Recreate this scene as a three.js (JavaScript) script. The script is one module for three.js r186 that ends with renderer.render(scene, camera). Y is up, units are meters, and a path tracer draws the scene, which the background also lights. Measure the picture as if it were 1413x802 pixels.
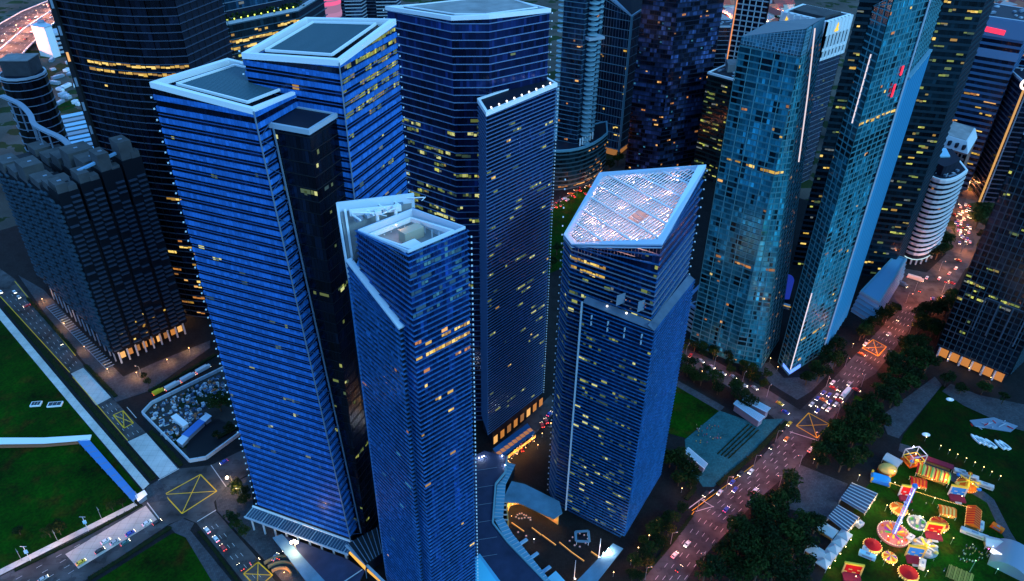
import * as THREE from 'three';
import { mergeGeometries } from 'three/addons/utils/BufferGeometryUtils.js';
import { RoundedBoxGeometry } from 'three/addons/geometries/RoundedBoxGeometry.js';
import { MarchingCubes } from 'three/addons/objects/MarchingCubes.js';

// ---------------------------------------------------------------- camera
const V = THREE.Vector3;
const FOCAL = 1060, CX = 706.5, CY = 401, EYE = 330;      // photograph pixels, metres
const downC = new V(681.3 - CX, 1968.5 - CY, FOCAL).normalize();   // vanishing point of the vertical edges
const upC = downC.clone().negate();
const fwC = new V(0, 0, 1).addScaledVector(upC, -upC.z).normalize();
const rtC = new V().crossVectors(fwC, upC);
const toWorld = c => new V(c.dot(rtC), c.dot(upC), -c.dot(fwC));
const scene = new THREE.Scene();
const camera = new THREE.PerspectiveCamera(2 * Math.atan(401 / FOCAL) * 180 / Math.PI, 1413 / 802, 1, 12000);
camera.matrixAutoUpdate = true;
{
  const m = new THREE.Matrix4().makeBasis(toWorld(new V(1, 0, 0)), toWorld(new V(0, -1, 0)), toWorld(new V(0, 0, -1)));
  camera.quaternion.setFromRotationMatrix(m);
  camera.position.set(0, EYE, 0);
}
scene.add(camera);

// ---------------------------------------------------------------- dusk sky, faint sun glow
{
  const w = 256, h = 128, d = new Float32Array(w * h * 4);
  for (let j = 0; j < h; j++) for (let i = 0; i < w; i++) {
    const el = ((j + 0.5) / h - 0.5) * Math.PI, az = (i + 0.5) / w * 2 * Math.PI;
    const s = Math.max(0, Math.sin(el)), t = Math.pow(1 - s, 2.2);
    const k = 1 + 0.12 * Math.cos(az - 0.6) * t;
    const o = (j * w + i) * 4;
    d[o] = (0.135 + 0.08 * t) * k; d[o + 1] = (0.46 + 0.09 * t) * k; d[o + 2] = (1.06 + 0.05 * t) * k; d[o + 3] = 1;
  }
  const sky = new THREE.DataTexture(d, w, h, THREE.RGBAFormat, THREE.FloatType);
  sky.mapping = THREE.EquirectangularReflectionMapping; sky.magFilter = THREE.LinearFilter; sky.minFilter = THREE.LinearFilter; sky.needsUpdate = true;
  scene.background = sky; scene.environment = sky; scene.environmentIntensity = 1; scene.backgroundIntensity = 1;
}
const sun = new THREE.DirectionalLight(new THREE.Color().setRGB(0.30, 0.72, 1.0), 1.5);
sun.position.set(900, 700, 500); sun.target.position.set(0, 0, -350); sun.castShadow = true; sun.shadow.radius = 40;
sun.shadow.mapSize.set(4096, 4096);
Object.assign(sun.shadow.camera, { left: -700, right: 700, top: 700, bottom: -700, near: 10, far: 3000 });
scene.add(sun, sun.target);
const renderer = new THREE.WebGLRenderer({ antialias: true });
renderer.toneMapping = THREE.LinearToneMapping;
renderer.toneMappingExposure = 1.28;
renderer.shadowMap.enabled = true;

// ---------------------------------------------------------------- helpers
let seed = 12345;
const R = () => { seed = (seed * 1664525 + 1013904223) >>> 0; return seed / 4294967296; };
const rr = (a, b) => a + (b - a) * R();
const pick = a => a[Math.floor(R() * a.length)];
const C = (r, g, b) => new THREE.Color().setRGB(r, g, b);
// a pixel of the photograph met with the level plane y = h
function G(px, py, h = 0) {
  const w = toWorld(new V(px - CX, py - CY, FOCAL)), t = (h - EYE) / w.y;
  return new V(w.x * t, h, w.z * t);
}
const g2 = (px, py, h = 0) => { const p = G(px, py, h); return [p.x, p.z]; };
const gp = (pts, h = 0) => pts.map(p => g2(p[0], p[1], h));
// height on the vertical through (x, z) that the photograph shows on row py
function hAt(p, py) {
  const ay = p[0] * rtC.y - p[1] * fwC.y, az = p[0] * rtC.z - p[1] * fwC.z, q = py - CY;
  return EYE + (q * az - FOCAL * ay) / (FOCAL * upC.y - q * upC.z);
}
const taken = {};
const numbered = n => { const k = taken[n] = (taken[n] ?? -1) + 1; return k ? n + '_' + String(k).padStart(3, '0') : n; };
function shade(o) { o.traverse(x => { if (x.isMesh) { x.castShadow = true; x.receiveShadow = true; } }); return o; }
function thing(name, label, category, group, pos) {
  const o = new THREE.Group(); o.name = numbered(name); o.userData = { label, category };
  if (group) o.userData.group = group;
  if (pos) o.position.copy(pos);
  scene.add(o); return o;
}
function part(parent, name, geo, mat, label) {
  const m = new THREE.Mesh(geo, mat); m.name = name; m.castShadow = m.receiveShadow = true;
  if (label) m.userData.label = label;
  parent.add(m); return m;
}
function structure(name, geo, mat, label) {
  const m = new THREE.Mesh(geo, mat); m.name = numbered(name); m.userData = { kind: 'structure', label, category: name.split('_').pop() };
  m.castShadow = m.receiveShadow = true; scene.add(m); return m;
}
function single(name, label, category, geo, mat, group) {
  const m = new THREE.Mesh(geo, mat); m.name = numbered(name); m.userData = { label, category }; if (group) m.userData.group = group;
  m.castShadow = m.receiveShadow = true; scene.add(m); return m;
}
const stuff = m => { m.userData.kind = 'stuff'; return m; };
function dup(root, pos, turn = 0, label, group) {
  const r = root.clone(); r.name = numbered(root.name.replace(/_\d{3}$/, '')); r.userData = { ...root.userData };
  if (label) r.userData.label = label; if (group) r.userData.group = group;
  r.position.copy(pos); r.rotation.y = turn; scene.add(r); return r;
}
// geometry from loose faces; uv in metres
class Faces {
  constructor() { this.p = []; this.u = []; this.c = []; }
  tri(a, b, c, ua, ub, uc, col) {
    this.p.push(...a, ...b, ...c); this.u.push(...ua, ...ub, ...uc);
    if (col) for (let i = 0; i < 3; i++) this.c.push(col.r, col.g, col.b);
  }
  quad(a, b, c, d, col, u0 = 0) {
    const L = Math.hypot(b[0] - a[0], b[1] - a[1], b[2] - a[2]), M = Math.hypot(d[0] - a[0], d[1] - a[1], d[2] - a[2]);
    this.tri(a, b, c, [u0, a[1]], [u0 + L, a[1]], [u0 + L, a[1] + M], col); this.tri(a, c, d, [u0, a[1]], [u0 + L, a[1] + M], [u0, a[1] + M], col);
  }
  poly(pts, up = true, col) {
    const f = THREE.ShapeUtils.triangulateShape(pts.map(p => new THREE.Vector2(p[0], p[2])), []);
    for (const [i, j, k] of f) {
      const A = pts[i], B = pts[j], D = pts[k];
      const s = (B[0] - A[0]) * (D[2] - A[2]) - (B[2] - A[2]) * (D[0] - A[0]);
      const t = (s < 0) === up ? [A, B, D] : [A, D, B];
      this.tri(...t, ...t.map(q => [q[0], q[2]]), col);
    }
  }
  box(cx, cy, cz, sx, sy, sz, turn = 0, col) {
    const c = Math.cos(turn), s = Math.sin(turn);
    const P = (x, y, z) => [cx + x * c + z * s, cy + y, cz - x * s + z * c], X = sx / 2, Y = sy / 2, Z = sz / 2;
    this.quad(P(-X, -Y, Z), P(X, -Y, Z), P(X, Y, Z), P(-X, Y, Z), col); this.quad(P(X, -Y, -Z), P(-X, -Y, -Z), P(-X, Y, -Z), P(X, Y, -Z), col);
    this.quad(P(X, -Y, Z), P(X, -Y, -Z), P(X, Y, -Z), P(X, Y, Z), col); this.quad(P(-X, -Y, -Z), P(-X, -Y, Z), P(-X, Y, Z), P(-X, Y, -Z), col);
    this.quad(P(-X, Y, Z), P(X, Y, Z), P(X, Y, -Z), P(-X, Y, -Z), col); this.quad(P(-X, -Y, -Z), P(X, -Y, -Z), P(X, -Y, Z), P(-X, -Y, Z), col);
    return this;
  }
  // a bar of square section between two points
  bar(a, b, w, h = w, col) {
    const A = new V(...a), B = new V(...b), d = B.clone().sub(A).normalize();
    let s = new V().crossVectors(d, new V(0, 1, 0)); if (s.lengthSq() < 1e-4) s.set(1, 0, 0); s.normalize();
    const t = new V().crossVectors(s, d).normalize(); s.multiplyScalar(w / 2); t.multiplyScalar(h / 2);
    const q = (P, i, j) => [P.x + s.x * i + t.x * j, P.y + s.y * i + t.y * j, P.z + s.z * i + t.z * j];
    const k = [[-1, -1], [1, -1], [1, 1], [-1, 1]];
    for (let i = 0; i < 4; i++) { const m = k[i], n = k[(i + 1) % 4]; this.quad(q(A, ...m), q(A, ...n), q(B, ...n), q(B, ...m), col); }
    this.quad(...[0, 3, 2, 1].map(i => q(A, ...k[i])), col); this.quad(...[0, 1, 2, 3].map(i => q(B, ...k[i])), col);
    return this;
  }
  geo() {
    const g = new THREE.BufferGeometry();
    g.setAttribute('position', new THREE.Float32BufferAttribute(this.p, 3)); g.setAttribute('uv', new THREE.Float32BufferAttribute(this.u, 2));
    if (this.c.length) g.setAttribute('color', new THREE.Float32BufferAttribute(this.c, 3));
    g.computeVertexNormals(); return g;
  }
}
const area = p => { let a = 0; for (let i = 0; i < p.length; i++) { const q = p[(i + 1) % p.length]; a += p[i][0] * q[1] - q[0] * p[i][1]; } return a / 2; };
// outlines run so that outside lies on the same hand: x,z area negative (counter-clockwise seen from above)
const ccw = p => area(p) < 0 ? p : p.slice().reverse();
function grow(p, d) {          // offset of an outline, outwards for d > 0
  const n = p.length, out = [];
  for (let i = 0; i < n; i++) {
    const a = p[(i + n - 1) % n], b = p[i], c = p[(i + 1) % n];
    let e1 = [b[0] - a[0], b[1] - a[1]], e2 = [c[0] - b[0], c[1] - b[1]];
    const l1 = Math.hypot(...e1) || 1, l2 = Math.hypot(...e2) || 1;
    const n1 = [-e1[1] / l1, e1[0] / l1], n2 = [-e2[1] / l2, e2[0] / l2];
    let m = [n1[0] + n2[0], n1[1] + n2[1]]; const l = m[0] * n1[0] + m[1] * n1[1] || 1;
    const k = Math.min(4, 1 / Math.max(0.25, l)) ;
    out.push([b[0] + m[0] * k * d, b[1] + m[1] * k * d]);
  }
  return out;
}
const lerp2 = (p, q, t) => p.map((a, i) => [a[0] + (q[i][0] - a[0]) * t, a[1] + (q[i][1] - a[1]) * t]);
const hs = (h, n) => Array.isArray(h) ? h : Array(n).fill(h);
// prism between two outlines with a height for every corner
function prismGeo(bot, y0, top, y1, caps = 3, F = new Faces(), col) {
  const n = bot.length, a = hs(y0, n), b = hs(y1, n);
  const B = bot.map((p, i) => [p[0], a[i], p[1]]), T = top.map((p, i) => [p[0], b[i], p[1]]);
  let u = 0;
  for (let i = 0; i < n; i++) { const j = (i + 1) % n; F.quad(B[i], B[j], T[j], T[i], col, u); u += Math.hypot(B[j][0] - B[i][0], B[j][2] - B[i][2]); }
  if (caps & 1) F.poly(T, true, col);
  if (caps & 2) F.poly(B, false, col);
  return F;
}
const prism = (pts, y0, y1, caps = 3) => prismGeo(ccw(pts), y0, ccw(pts), y1, caps).geo();
function sheet(pts, y) { const F = new Faces(); F.poly(pts.map(p => [p[0], y, p[1]])); return F.geo(); }
// hollow band round an outline
function ringGeo(A, I, y0, B, y1) {
  const n = A.length, a = hs(y0, n), b = hs(y1, n), F = new Faces();
  for (let i = 0; i < n; i++) {
    const j = (i + 1) % n, P = (q, k, y) => [q[k][0], y, q[k][1]];
    F.quad(P(A, i, a[i]), P(A, j, a[j]), P(B, j, b[j]), P(B, i, b[i])); F.quad(P(B, i, b[i]), P(B, j, b[j]), P(I, j, b[j]), P(I, i, b[i]));
    F.quad(P(I, i, a[i]), P(I, j, a[j]), P(A, j, a[j]), P(A, i, a[i])); F.quad(P(I, j, a[j]), P(I, i, a[i]), P(I, i, b[i]), P(I, j, b[j]));
  }
  return F.geo();
}
// rectangle outline: corner, direction, lengths
function frame(o, ang) { const u = [Math.cos(ang), Math.sin(ang)]; return { at: (a, b, s = 1) => [o[0] + u[0] * a - u[1] * b * s, o[1] + u[1] * a + u[0] * b * s], u }; }
const strip = (a, b, w) => { const d = [b[0] - a[0], b[1] - a[1]], l = Math.hypot(...d), n = [-d[1] / l * w / 2, d[0] / l * w / 2]; return [[a[0] + n[0], a[1] + n[1]], [b[0] + n[0], b[1] + n[1]], [b[0] - n[0], b[1] - n[1]], [a[0] - n[0], a[1] - n[1]]]; };

// ---------------------------------------------------------------- textures and materials
function noiseTex(size, fn, rep, srgb = true) {
  const d = new Uint8Array(size * size * 4);
  for (let j = 0; j < size; j++) for (let i = 0; i < size; i++) {
    const c = fn(i / size, j / size), o = (j * size + i) * 4;
    d[o] = Math.max(0, Math.min(255, c[0])); d[o + 1] = Math.max(0, Math.min(255, c[1])); d[o + 2] = Math.max(0, Math.min(255, c[2])); d[o + 3] = 255;
  }
  const t = new THREE.DataTexture(d, size, size); t.wrapS = t.wrapT = THREE.RepeatWrapping; t.magFilter = THREE.LinearFilter; t.minFilter = THREE.LinearMipmapLinearFilter; t.generateMipmaps = true;
  if (srgb) t.colorSpace = THREE.SRGBColorSpace; t.repeat.set(1 / rep, 1 / rep); t.needsUpdate = true; return t;
}
const lat = Array.from({ length: 64 * 64 }, () => R());
function tile(u, v, n) {      // periodic value noise, n cells a side
  const x = u * n, y = v * n, i = Math.floor(x), j = Math.floor(y), f = x - i, g = y - j, s = f * f * (3 - 2 * f), t = g * g * (3 - 2 * g);
  const q = (a, b) => lat[((b % n + n) % n) * 64 + (a % n + n) % n];
  return (q(i, j) * (1 - s) + q(i + 1, j) * s) * (1 - t) + (q(i, j + 1) * (1 - s) + q(i + 1, j + 1) * s) * t;
}
const fbm = (u, v, n = 4) => { let a = 0, w = 0.5, m = n; for (let k = 0; k < 4 && m <= 64; k++) { a += w * tile(u, v, m); w /= 2; m *= 2; } return a; };
const S = (o) => new THREE.MeshPhysicalMaterial({ specularIntensity: (o.roughness ?? 1) > 0.4 ? 0.18 : 1, ...o });
const T = {
  grass: noiseTex(512, (u, v) => { const a = fbm(u, v, 4), b = tile(u, v, 64), c = fbm(v, u, 8), k = 0.5 + 0.75 * a + 0.35 * (b - 0.5) + (R() - 0.5) * 0.3; const dry = Math.max(0, c - 0.5) * 4.0; return [k * (14 + 40 * dry), k * (62 - 10 * dry), k * (3 + 5 * dry)]; }, 60),
  asphalt: noiseTex(512, (u, v) => { const k = 0.62 + 0.7 * fbm(u, v, 4) + (R() - 0.5) * 0.12 - (fbm(v, u, 8) > 0.6 ? 0.14 : 0); const seam = (Math.abs(v * 8 % 1 - 0.5) < 0.02 && tile(u, v, 8) > 0.45) ? 0.86 : 1; return [74 * k * seam, 74 * k * seam, 77 * k * seam]; }, 30),
  concrete: noiseTex(512, (u, v) => { const k = 0.84 + 0.28 * fbm(u, v, 4) + (R() - 0.5) * 0.07; const j = (u * 8 % 1 < 0.022 || v * 8 % 1 < 0.022) ? 0.78 : 1; return [196 * k * j, 194 * k * j, 190 * k * j]; }, 32),
  paving: noiseTex(256, (u, v) => { const k = 0.82 + 0.3 * fbm(u, v, 4) + 0.16 * (lat[(Math.floor(u * 16) * 64 + Math.floor(v * 16)) % 4096] - 0.5); const j = (u * 16 % 1 < 0.06 || v * 16 % 1 < 0.06) ? 0.74 : 1; return [128 * k * j, 126 * k * j, 124 * k * j]; }, 16),
  soil: noiseTex(512, (u, v) => { const a = fbm(u, v, 4), b = fbm(v, u, 8), k = 0.6 + 0.6 * a + (R() - 0.5) * 0.2; const g = b > 0.56 ? 1 : 0; return [k * (g ? 44 : 92), k * (g ? 60 : 86), k * (g ? 34 : 80)]; }, 160),
  panel: noiseTex(512, (u, v) => { const c = Math.floor(u * 32), r = Math.floor(v * 16), k = (0.86 + 0.22 * lat[(c * 61 + r * 29) % 4096] + 0.14 * (fbm(u, v, 4) - 0.5)) * ((u * 32 % 1) < 0.05 ? 0.72 : 1); return [225 * k, 228 * k, 232 * k]; }, 48),
  roof: noiseTex(256, (u, v) => { const k = 0.82 + 0.3 * fbm(u, v, 4) + (R() - 0.5) * 0.1; return [150 * k, 150 * k, 150 * k]; }, 20),
};
const M = {
  grass: S({ map: T.grass, roughness: 1 }),
  asphalt: S({ map: T.asphalt, roughness: 0.9 }),
  concrete: S({ map: T.concrete, roughness: 0.9 }),
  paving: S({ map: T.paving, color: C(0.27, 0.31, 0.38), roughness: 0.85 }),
  shadepaving: S({ map: T.paving, color: C(0.07, 0.075, 0.085), roughness: 0.8 }),  // darker paving colour with the shade of the towers painted in
  soil: S({ map: T.soil, roughness: 1 }),
  roof: S({ map: T.roof, roughness: 0.9 }),
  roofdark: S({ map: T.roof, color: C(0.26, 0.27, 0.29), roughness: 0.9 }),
  white: S({ color: C(0.85, 0.86, 0.87), roughness: 0.6 }),
  paint: S({ color: C(0.5, 0.5, 0.5), roughness: 0.8 }),
  yellow: S({ color: C(0.85, 0.46, 0.02), roughness: 0.8 }),
  alu: S({ color: C(0.42, 0.5, 0.58), roughness: 0.45, metalness: 0.2 }),
  alud: S({ color: C(0.2, 0.26, 0.34), roughness: 0.45, metalness: 0.2 }),
  bandA: S({ map: T.panel, color: C(0.042, 0.22, 0.66), roughness: 0.5 }),
  core: S({ color: C(0.012, 0.016, 0.028), roughness: 0.5 }),
  glass: S({ color: 0xffffff, vertexColors: true, roughness: 0.16, metalness: 0.35 }),
  dark: S({ color: C(0.015, 0.016, 0.02), roughness: 0.6 }),
  steel: S({ color: C(0.3, 0.32, 0.35), roughness: 0.5, metalness: 0.5 }),
  teal: S({ color: C(0.16, 0.34, 0.42), roughness: 0.5 }),
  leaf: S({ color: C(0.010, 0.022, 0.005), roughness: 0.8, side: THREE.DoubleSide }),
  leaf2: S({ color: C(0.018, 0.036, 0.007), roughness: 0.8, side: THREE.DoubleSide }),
  bark: S({ color: C(0.09, 0.065, 0.045), roughness: 1 }),
  rubber: S({ color: C(0.02, 0.02, 0.022), roughness: 0.9 }),
  cabglass: S({ color: C(0.02, 0.025, 0.03), roughness: 0.1 }),
};
const E = (r, g, b, k) => S({ color: C(0.05, 0.05, 0.05), emissive: C(r, g, b), emissiveIntensity: k, roughness: 0.6 });
const LIT = {
  green: [E(0.6, 0.72, 0.1, 0.34), E(0.45, 0.62, 0.16, 0.2), E(0.75, 0.78, 0.14, 0.6), E(0.3, 0.5, 0.2, 0.12), E(0.5, 0.62, 0.1, 0.26), E(0.55, 0.62, 0.6, 0.18), E(0.7, 0.5, 0.1, 0.3)],
  gold: [E(1, 0.6, 0.08, 0.55), E(1, 0.52, 0.06, 0.32), E(1, 0.68, 0.16, 0.85)],
  orange: [E(1, 0.36, 0.06, 0.42), E(1, 0.4, 0.1, 0.24), E(1, 0.5, 0.14, 0.75)],
  cool: [E(0.05, 0.42, 0.8, 0.16), E(0.08, 0.48, 0.8, 0.26), E(0.04, 0.32, 0.8, 0.1)],
  dim: [E(0.55, 0.7, 0.1, 0.2), E(0.4, 0.6, 0.16, 0.12), E(0.7, 0.74, 0.14, 0.36), E(0.3, 0.5, 0.2, 0.08), E(0.2, 0.4, 0.3, 0.07), E(0.5, 0.62, 0.1, 0.16), E(0.85, 0.85, 0.3, 0.6)],
  white: [E(1, 0.95, 0.9, 2.5), E(0.9, 0.95, 1, 1.5)],
};
const planeGeo = new THREE.PlaneGeometry(1, 1);
const WARM = C(1, 0.5, 0.16), SODIUM = C(1, 0.4, 0.1), COOL = C(0.8, 0.9, 1);
function lampLight(parent, at, color, power, r = 0.18) {
  const l = new THREE.PointLight(color, power, 0, 2); l.position.copy(at); l.castShadow = true; l.shadow.radius = 6; parent.add(l); return l;
}

// ---------------------------------------------------------------- a tower of storeys
// s: bot, top (outlines), y0, roof (height or heights), fl (storey height), band (its height), out, bandMat, pane (width), tint [r,g,b], lit {k: chance, kinds, run}, skip faces
function storeys(root, s) {
  let bot = s.bot, top = s.top ?? s.bot, roof = hs(s.roof, bot.length);
  if (area(bot) > 0) { bot = bot.slice().reverse(); top = top.slice().reverse(); roof = roof.slice().reverse(); }
  const n = bot.length, hi = Math.max(...roof), lo = Math.min(...roof), y0 = s.y0 ?? 0;
  const span = hi - y0, at = y => lerp2(bot, top, (y - y0) / span);
  const inset = s.inset ?? 0.35;
  part(root, s.coreName ?? 'wall', prismGeo(grow(bot, -inset), y0, grow(top, -inset), roof.map(h => h - (s.coreDrop ?? 0))).geo(), s.coreMat ?? M.core);
  const fl = s.fl, band = s.band, off = s.phase ?? 0, k0 = Math.ceil((y0 - off) / fl);
  const bands = [], panes = new Faces(), out = s.out ?? 0.3, pw = s.pane ?? 1.6, tint = s.tint ?? [0.014, 0.03, 0.075];
  const mul = new Faces();
  let lits = 0; const extra = new Map();
  for (let k = k0; off + k * fl < hi; k++) {
    const yb = off + k * fl, A = grow(at(yb), out), B = grow(at(Math.min(yb + band, hi)), out);
    if (!s.bandSkip || !s.bandSkip(k)) {
      const y1 = roof.map(h => Math.min(h - 0.05, yb + band)), yl = roof.map(h => Math.min(h - 0.12, yb));
      part(root, s.bandName ?? 'floor_band', ringGeo(A, grow(at(yb), -0.45), yl, B, y1), s.bandMatOf ? s.bandMatOf(k) : s.bandMat ?? M.alu);
      if (s.ledge) { const z0 = yb + s.ledge[0], z1 = z0 + s.ledge[1]; if (z1 < lo - 1) part(root, 'window_ledge', ringGeo(grow(at(z0), s.ledge[2]), grow(at(z0), -0.45), z0, grow(at(z1), s.ledge[2]), z1), s.ledge[3]); }
    }
    // panes between this band and the next
    const w0 = yb + band, w1 = yb + fl, P = grow(at(w0), -0.12), Q = grow(at(Math.min(w1, hi)), -0.12);
    for (let f = 0; f < n; f++) {
      const g = (f + 1) % n, L = Math.hypot(P[g][0] - P[f][0], P[g][1] - P[f][1]); if (L < 1) continue;
      if (s.hide && s.hide(f, (w0 + w1) / 2, n)) continue;
      const m = Math.max(1, Math.round(L / pw));
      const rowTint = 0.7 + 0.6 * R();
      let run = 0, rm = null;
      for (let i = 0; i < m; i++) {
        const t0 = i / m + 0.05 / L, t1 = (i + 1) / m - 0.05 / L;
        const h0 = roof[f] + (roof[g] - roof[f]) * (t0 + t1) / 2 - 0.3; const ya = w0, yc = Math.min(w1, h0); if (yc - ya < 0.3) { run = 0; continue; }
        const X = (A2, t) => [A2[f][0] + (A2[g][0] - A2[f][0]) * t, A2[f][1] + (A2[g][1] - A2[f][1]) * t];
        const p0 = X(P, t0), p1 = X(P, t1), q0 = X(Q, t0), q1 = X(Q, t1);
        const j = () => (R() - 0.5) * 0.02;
        const v = (R() < 0.12 ? 2.2 : 0.6 + 0.8 * R()) * rowTint * (0.35 + 2.6 * Math.max(0, fbm(((k / 48 + f * 0.37) % 1 + 1) % 1, ((i / m) * 0.45 + f * 0.21) % 1, 4) - 0.22)) * (s.vary ? s.vary(f, k, i / m) : 1);  // broad light and dark patches painted into the tint as uneven reflections
        const nx = -(P[g][1] - P[f][1]) / L, nz = (P[g][0] - P[f][0]) / L;
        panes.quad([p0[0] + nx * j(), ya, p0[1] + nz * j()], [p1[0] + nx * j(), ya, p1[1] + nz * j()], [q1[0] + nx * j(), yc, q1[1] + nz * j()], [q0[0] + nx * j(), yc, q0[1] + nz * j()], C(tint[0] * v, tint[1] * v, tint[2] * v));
        if (s.lit) {
          const ch = s.lit(f, k, i / m, (w0 + w1) / 2, n);
          if (run <= 0 && ch && R() < ch[0]) { run = Math.max(1, Math.round(rr(ch[2] ?? 1, ch[3] ?? 4))); rm = LIT[ch[1]]; }
          if (run > 0) {
            // one lit window: a run of one to three panes
            const c = Math.min(run, 1 + Math.floor(R() * 2.2), m - i); run -= c;
            const e0 = X(grow(at(w0), -0.06), i / m + 0.12 / L), e1 = X(grow(at(w0), -0.06), (i + c) / m - 0.12 / L);
            const cw = Math.hypot(e1[0] - e0[0], e1[1] - e0[1]), wh = yc - ya, top2 = yc - rr(0.05, 0.3) * wh, bt = wh > 2 ? Math.max(ya + 0.1, top2 - rr(0.9, 1.8)) : ya + rr(0.05, 0.3) * wh;
            const lm = pick(rm);
            if (lits++ >= (s.most ?? 250)) { const F = extra.get(lm) ?? new Faces(); extra.set(lm, F); F.quad([e0[0] + nx * 0.05, bt, e0[1] + nz * 0.05], [e1[0] + nx * 0.05, bt, e1[1] + nz * 0.05], [e1[0] + nx * 0.05, Math.max(bt + 0.2, top2), e1[1] + nz * 0.05], [e0[0] + nx * 0.05, Math.max(bt + 0.2, top2), e0[1] + nz * 0.05]); continue; }
            const w = part(root, 'lit_window', planeGeo, lm);
            w.castShadow = false;
            w.position.set((e0[0] + e1[0]) / 2 + nx * 0.05, (bt + top2) / 2, (e0[1] + e1[1]) / 2 + nz * 0.05); w.scale.set(cw, Math.max(0.2, top2 - bt), 1); w.rotation.y = Math.atan2(nx, nz);
          }
        }
      }
    }
  }
  for (const [m, F] of extra) stuff(part(root, 'lit_window_rows', F.geo(), m));
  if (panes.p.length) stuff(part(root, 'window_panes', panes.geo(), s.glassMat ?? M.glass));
  if (s.fins) {      // upright fins or mullions on every face
    for (let f = 0; f < n; f++) {
      const g = (f + 1) % n, P0 = grow(bot, out * 0.6), P1 = grow(top, out * 0.6), L = Math.hypot(P0[g][0] - P0[f][0], P0[g][1] - P0[f][1]); if (L < 2) continue;
      const m = Math.max(1, Math.round(L / s.fins));
      for (let i = 0; i <= m; i++) { const t = i / m, h = roof[f] + (roof[g] - roof[f]) * t; mul.bar([P0[f][0] + (P0[g][0] - P0[f][0]) * t, y0, P0[f][1] + (P0[g][1] - P0[f][1]) * t], [P1[f][0] + (P1[g][0] - P1[f][0]) * t, h - 0.2, P1[f][1] + (P1[g][1] - P1[f][1]) * t], s.finW ?? 0.22, s.finD ?? 0.3); }
    }
    stuff(part(root, 'mullion', mul.geo(), s.finMat ?? M.alud));
  }
  if (s.tips) {      // band-end tips on chosen corners, whitened to paint in their glint
    const F = new Faces();
    for (const c of s.tips) for (let k = k0; off + k * fl < hi - 2; k++) { const y = off + k * fl + band / 2, p = grow(at(y), out + 0.45)[c < 0 ? c + n : c]; F.box(p[0], y, p[1], 0.5, 0.5, 0.5); }
    stuff(part(root, 'corner_glint_tip', F.geo(), M.white));
  }
  return { bot, top, roof };
}
// roof slab with a raised rim following a (tilted) outline
function rim(root, pts, h, w, up, mat, inner, innerDrop = 1.2, name = 'parapet') {
  let p = pts, hh = hs(h, pts.length);
  if (area(p) > 0) { p = p.slice().reverse(); hh = hh.slice().reverse(); }
  const n = p.length, o = grow(p, 0.35), i2 = grow(p, -w);
  for (let i = 0; i < n; i++) {
    const j = (i + 1) % n, F = new Faces(), P = (q, k, y) => [q[k][0], y, q[k][1]];
    const a = P(o, i, hh[i] + up), b = P(o, j, hh[j] + up), c = P(i2, j, hh[j] + up), d = P(i2, i, hh[i] + up), dn = up + 1.3;
    const lowr = q => [q[0], q[1] - dn, q[2]];
    F.quad(d, a, b, c); F.quad(lowr(a), lowr(b), b, a); F.quad(lowr(c), lowr(d), d, c); F.quad(a, lowr(a), lowr(d), d); F.quad(c, lowr(c), lowr(b), b);
    part(root, name, F.geo(), mat);
  }
  if (inner) { const F = new Faces(); F.poly(grow(p, -w * 0.9).map((q, k) => [q[0], hh[k] - innerDrop, q[1]])); return part(root, 'roof', F.geo(), inner); }
}
// ================================================================ the four tall office towers in front
const W2 = (x, f) => [x, -f];                       // plan coordinates: x across, f metres ahead
const v3 = (p, y) => [p[0], y, p[1]];
function planeH(p, a, b, c) {     // height at plan point p of the plane through three corners [x,z,h]
  const d = (b[0] - a[0]) * (c[1] - a[1]) - (b[1] - a[1]) * (c[0] - a[0]);
  const s = ((p[0] - a[0]) * (c[1] - a[1]) - (p[1] - a[1]) * (c[0] - a[0])) / d, t = ((b[0] - a[0]) * (p[1] - a[1]) - (b[1] - a[1]) * (p[0] - a[0])) / d;
  return a[2] + s * (b[2] - a[2]) + t * (c[2] - a[2]);
}
function clipLine(poly, o, d) {   // part of a line o + t d inside a convex outline
  let t0 = -1e4, t1 = 1e4; const p = ccw(poly), n = p.length;
  for (let i = 0; i < n; i++) {
    const a = p[i], b = p[(i + 1) % n], nx = -(b[1] - a[1]), nz = b[0] - a[0];
    const num = (a[0] - o[0]) * nx + (a[1] - o[1]) * nz, den = d[0] * nx + d[1] * nz;
    if (Math.abs(den) < 1e-9) { if (num < 0) return null; continue; }
    const t = num / den; if (den > 0) t1 = Math.min(t1, t); else t0 = Math.max(t0, t);
  }
  return t1 > t0 ? [t0, t1] : null;
}
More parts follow.
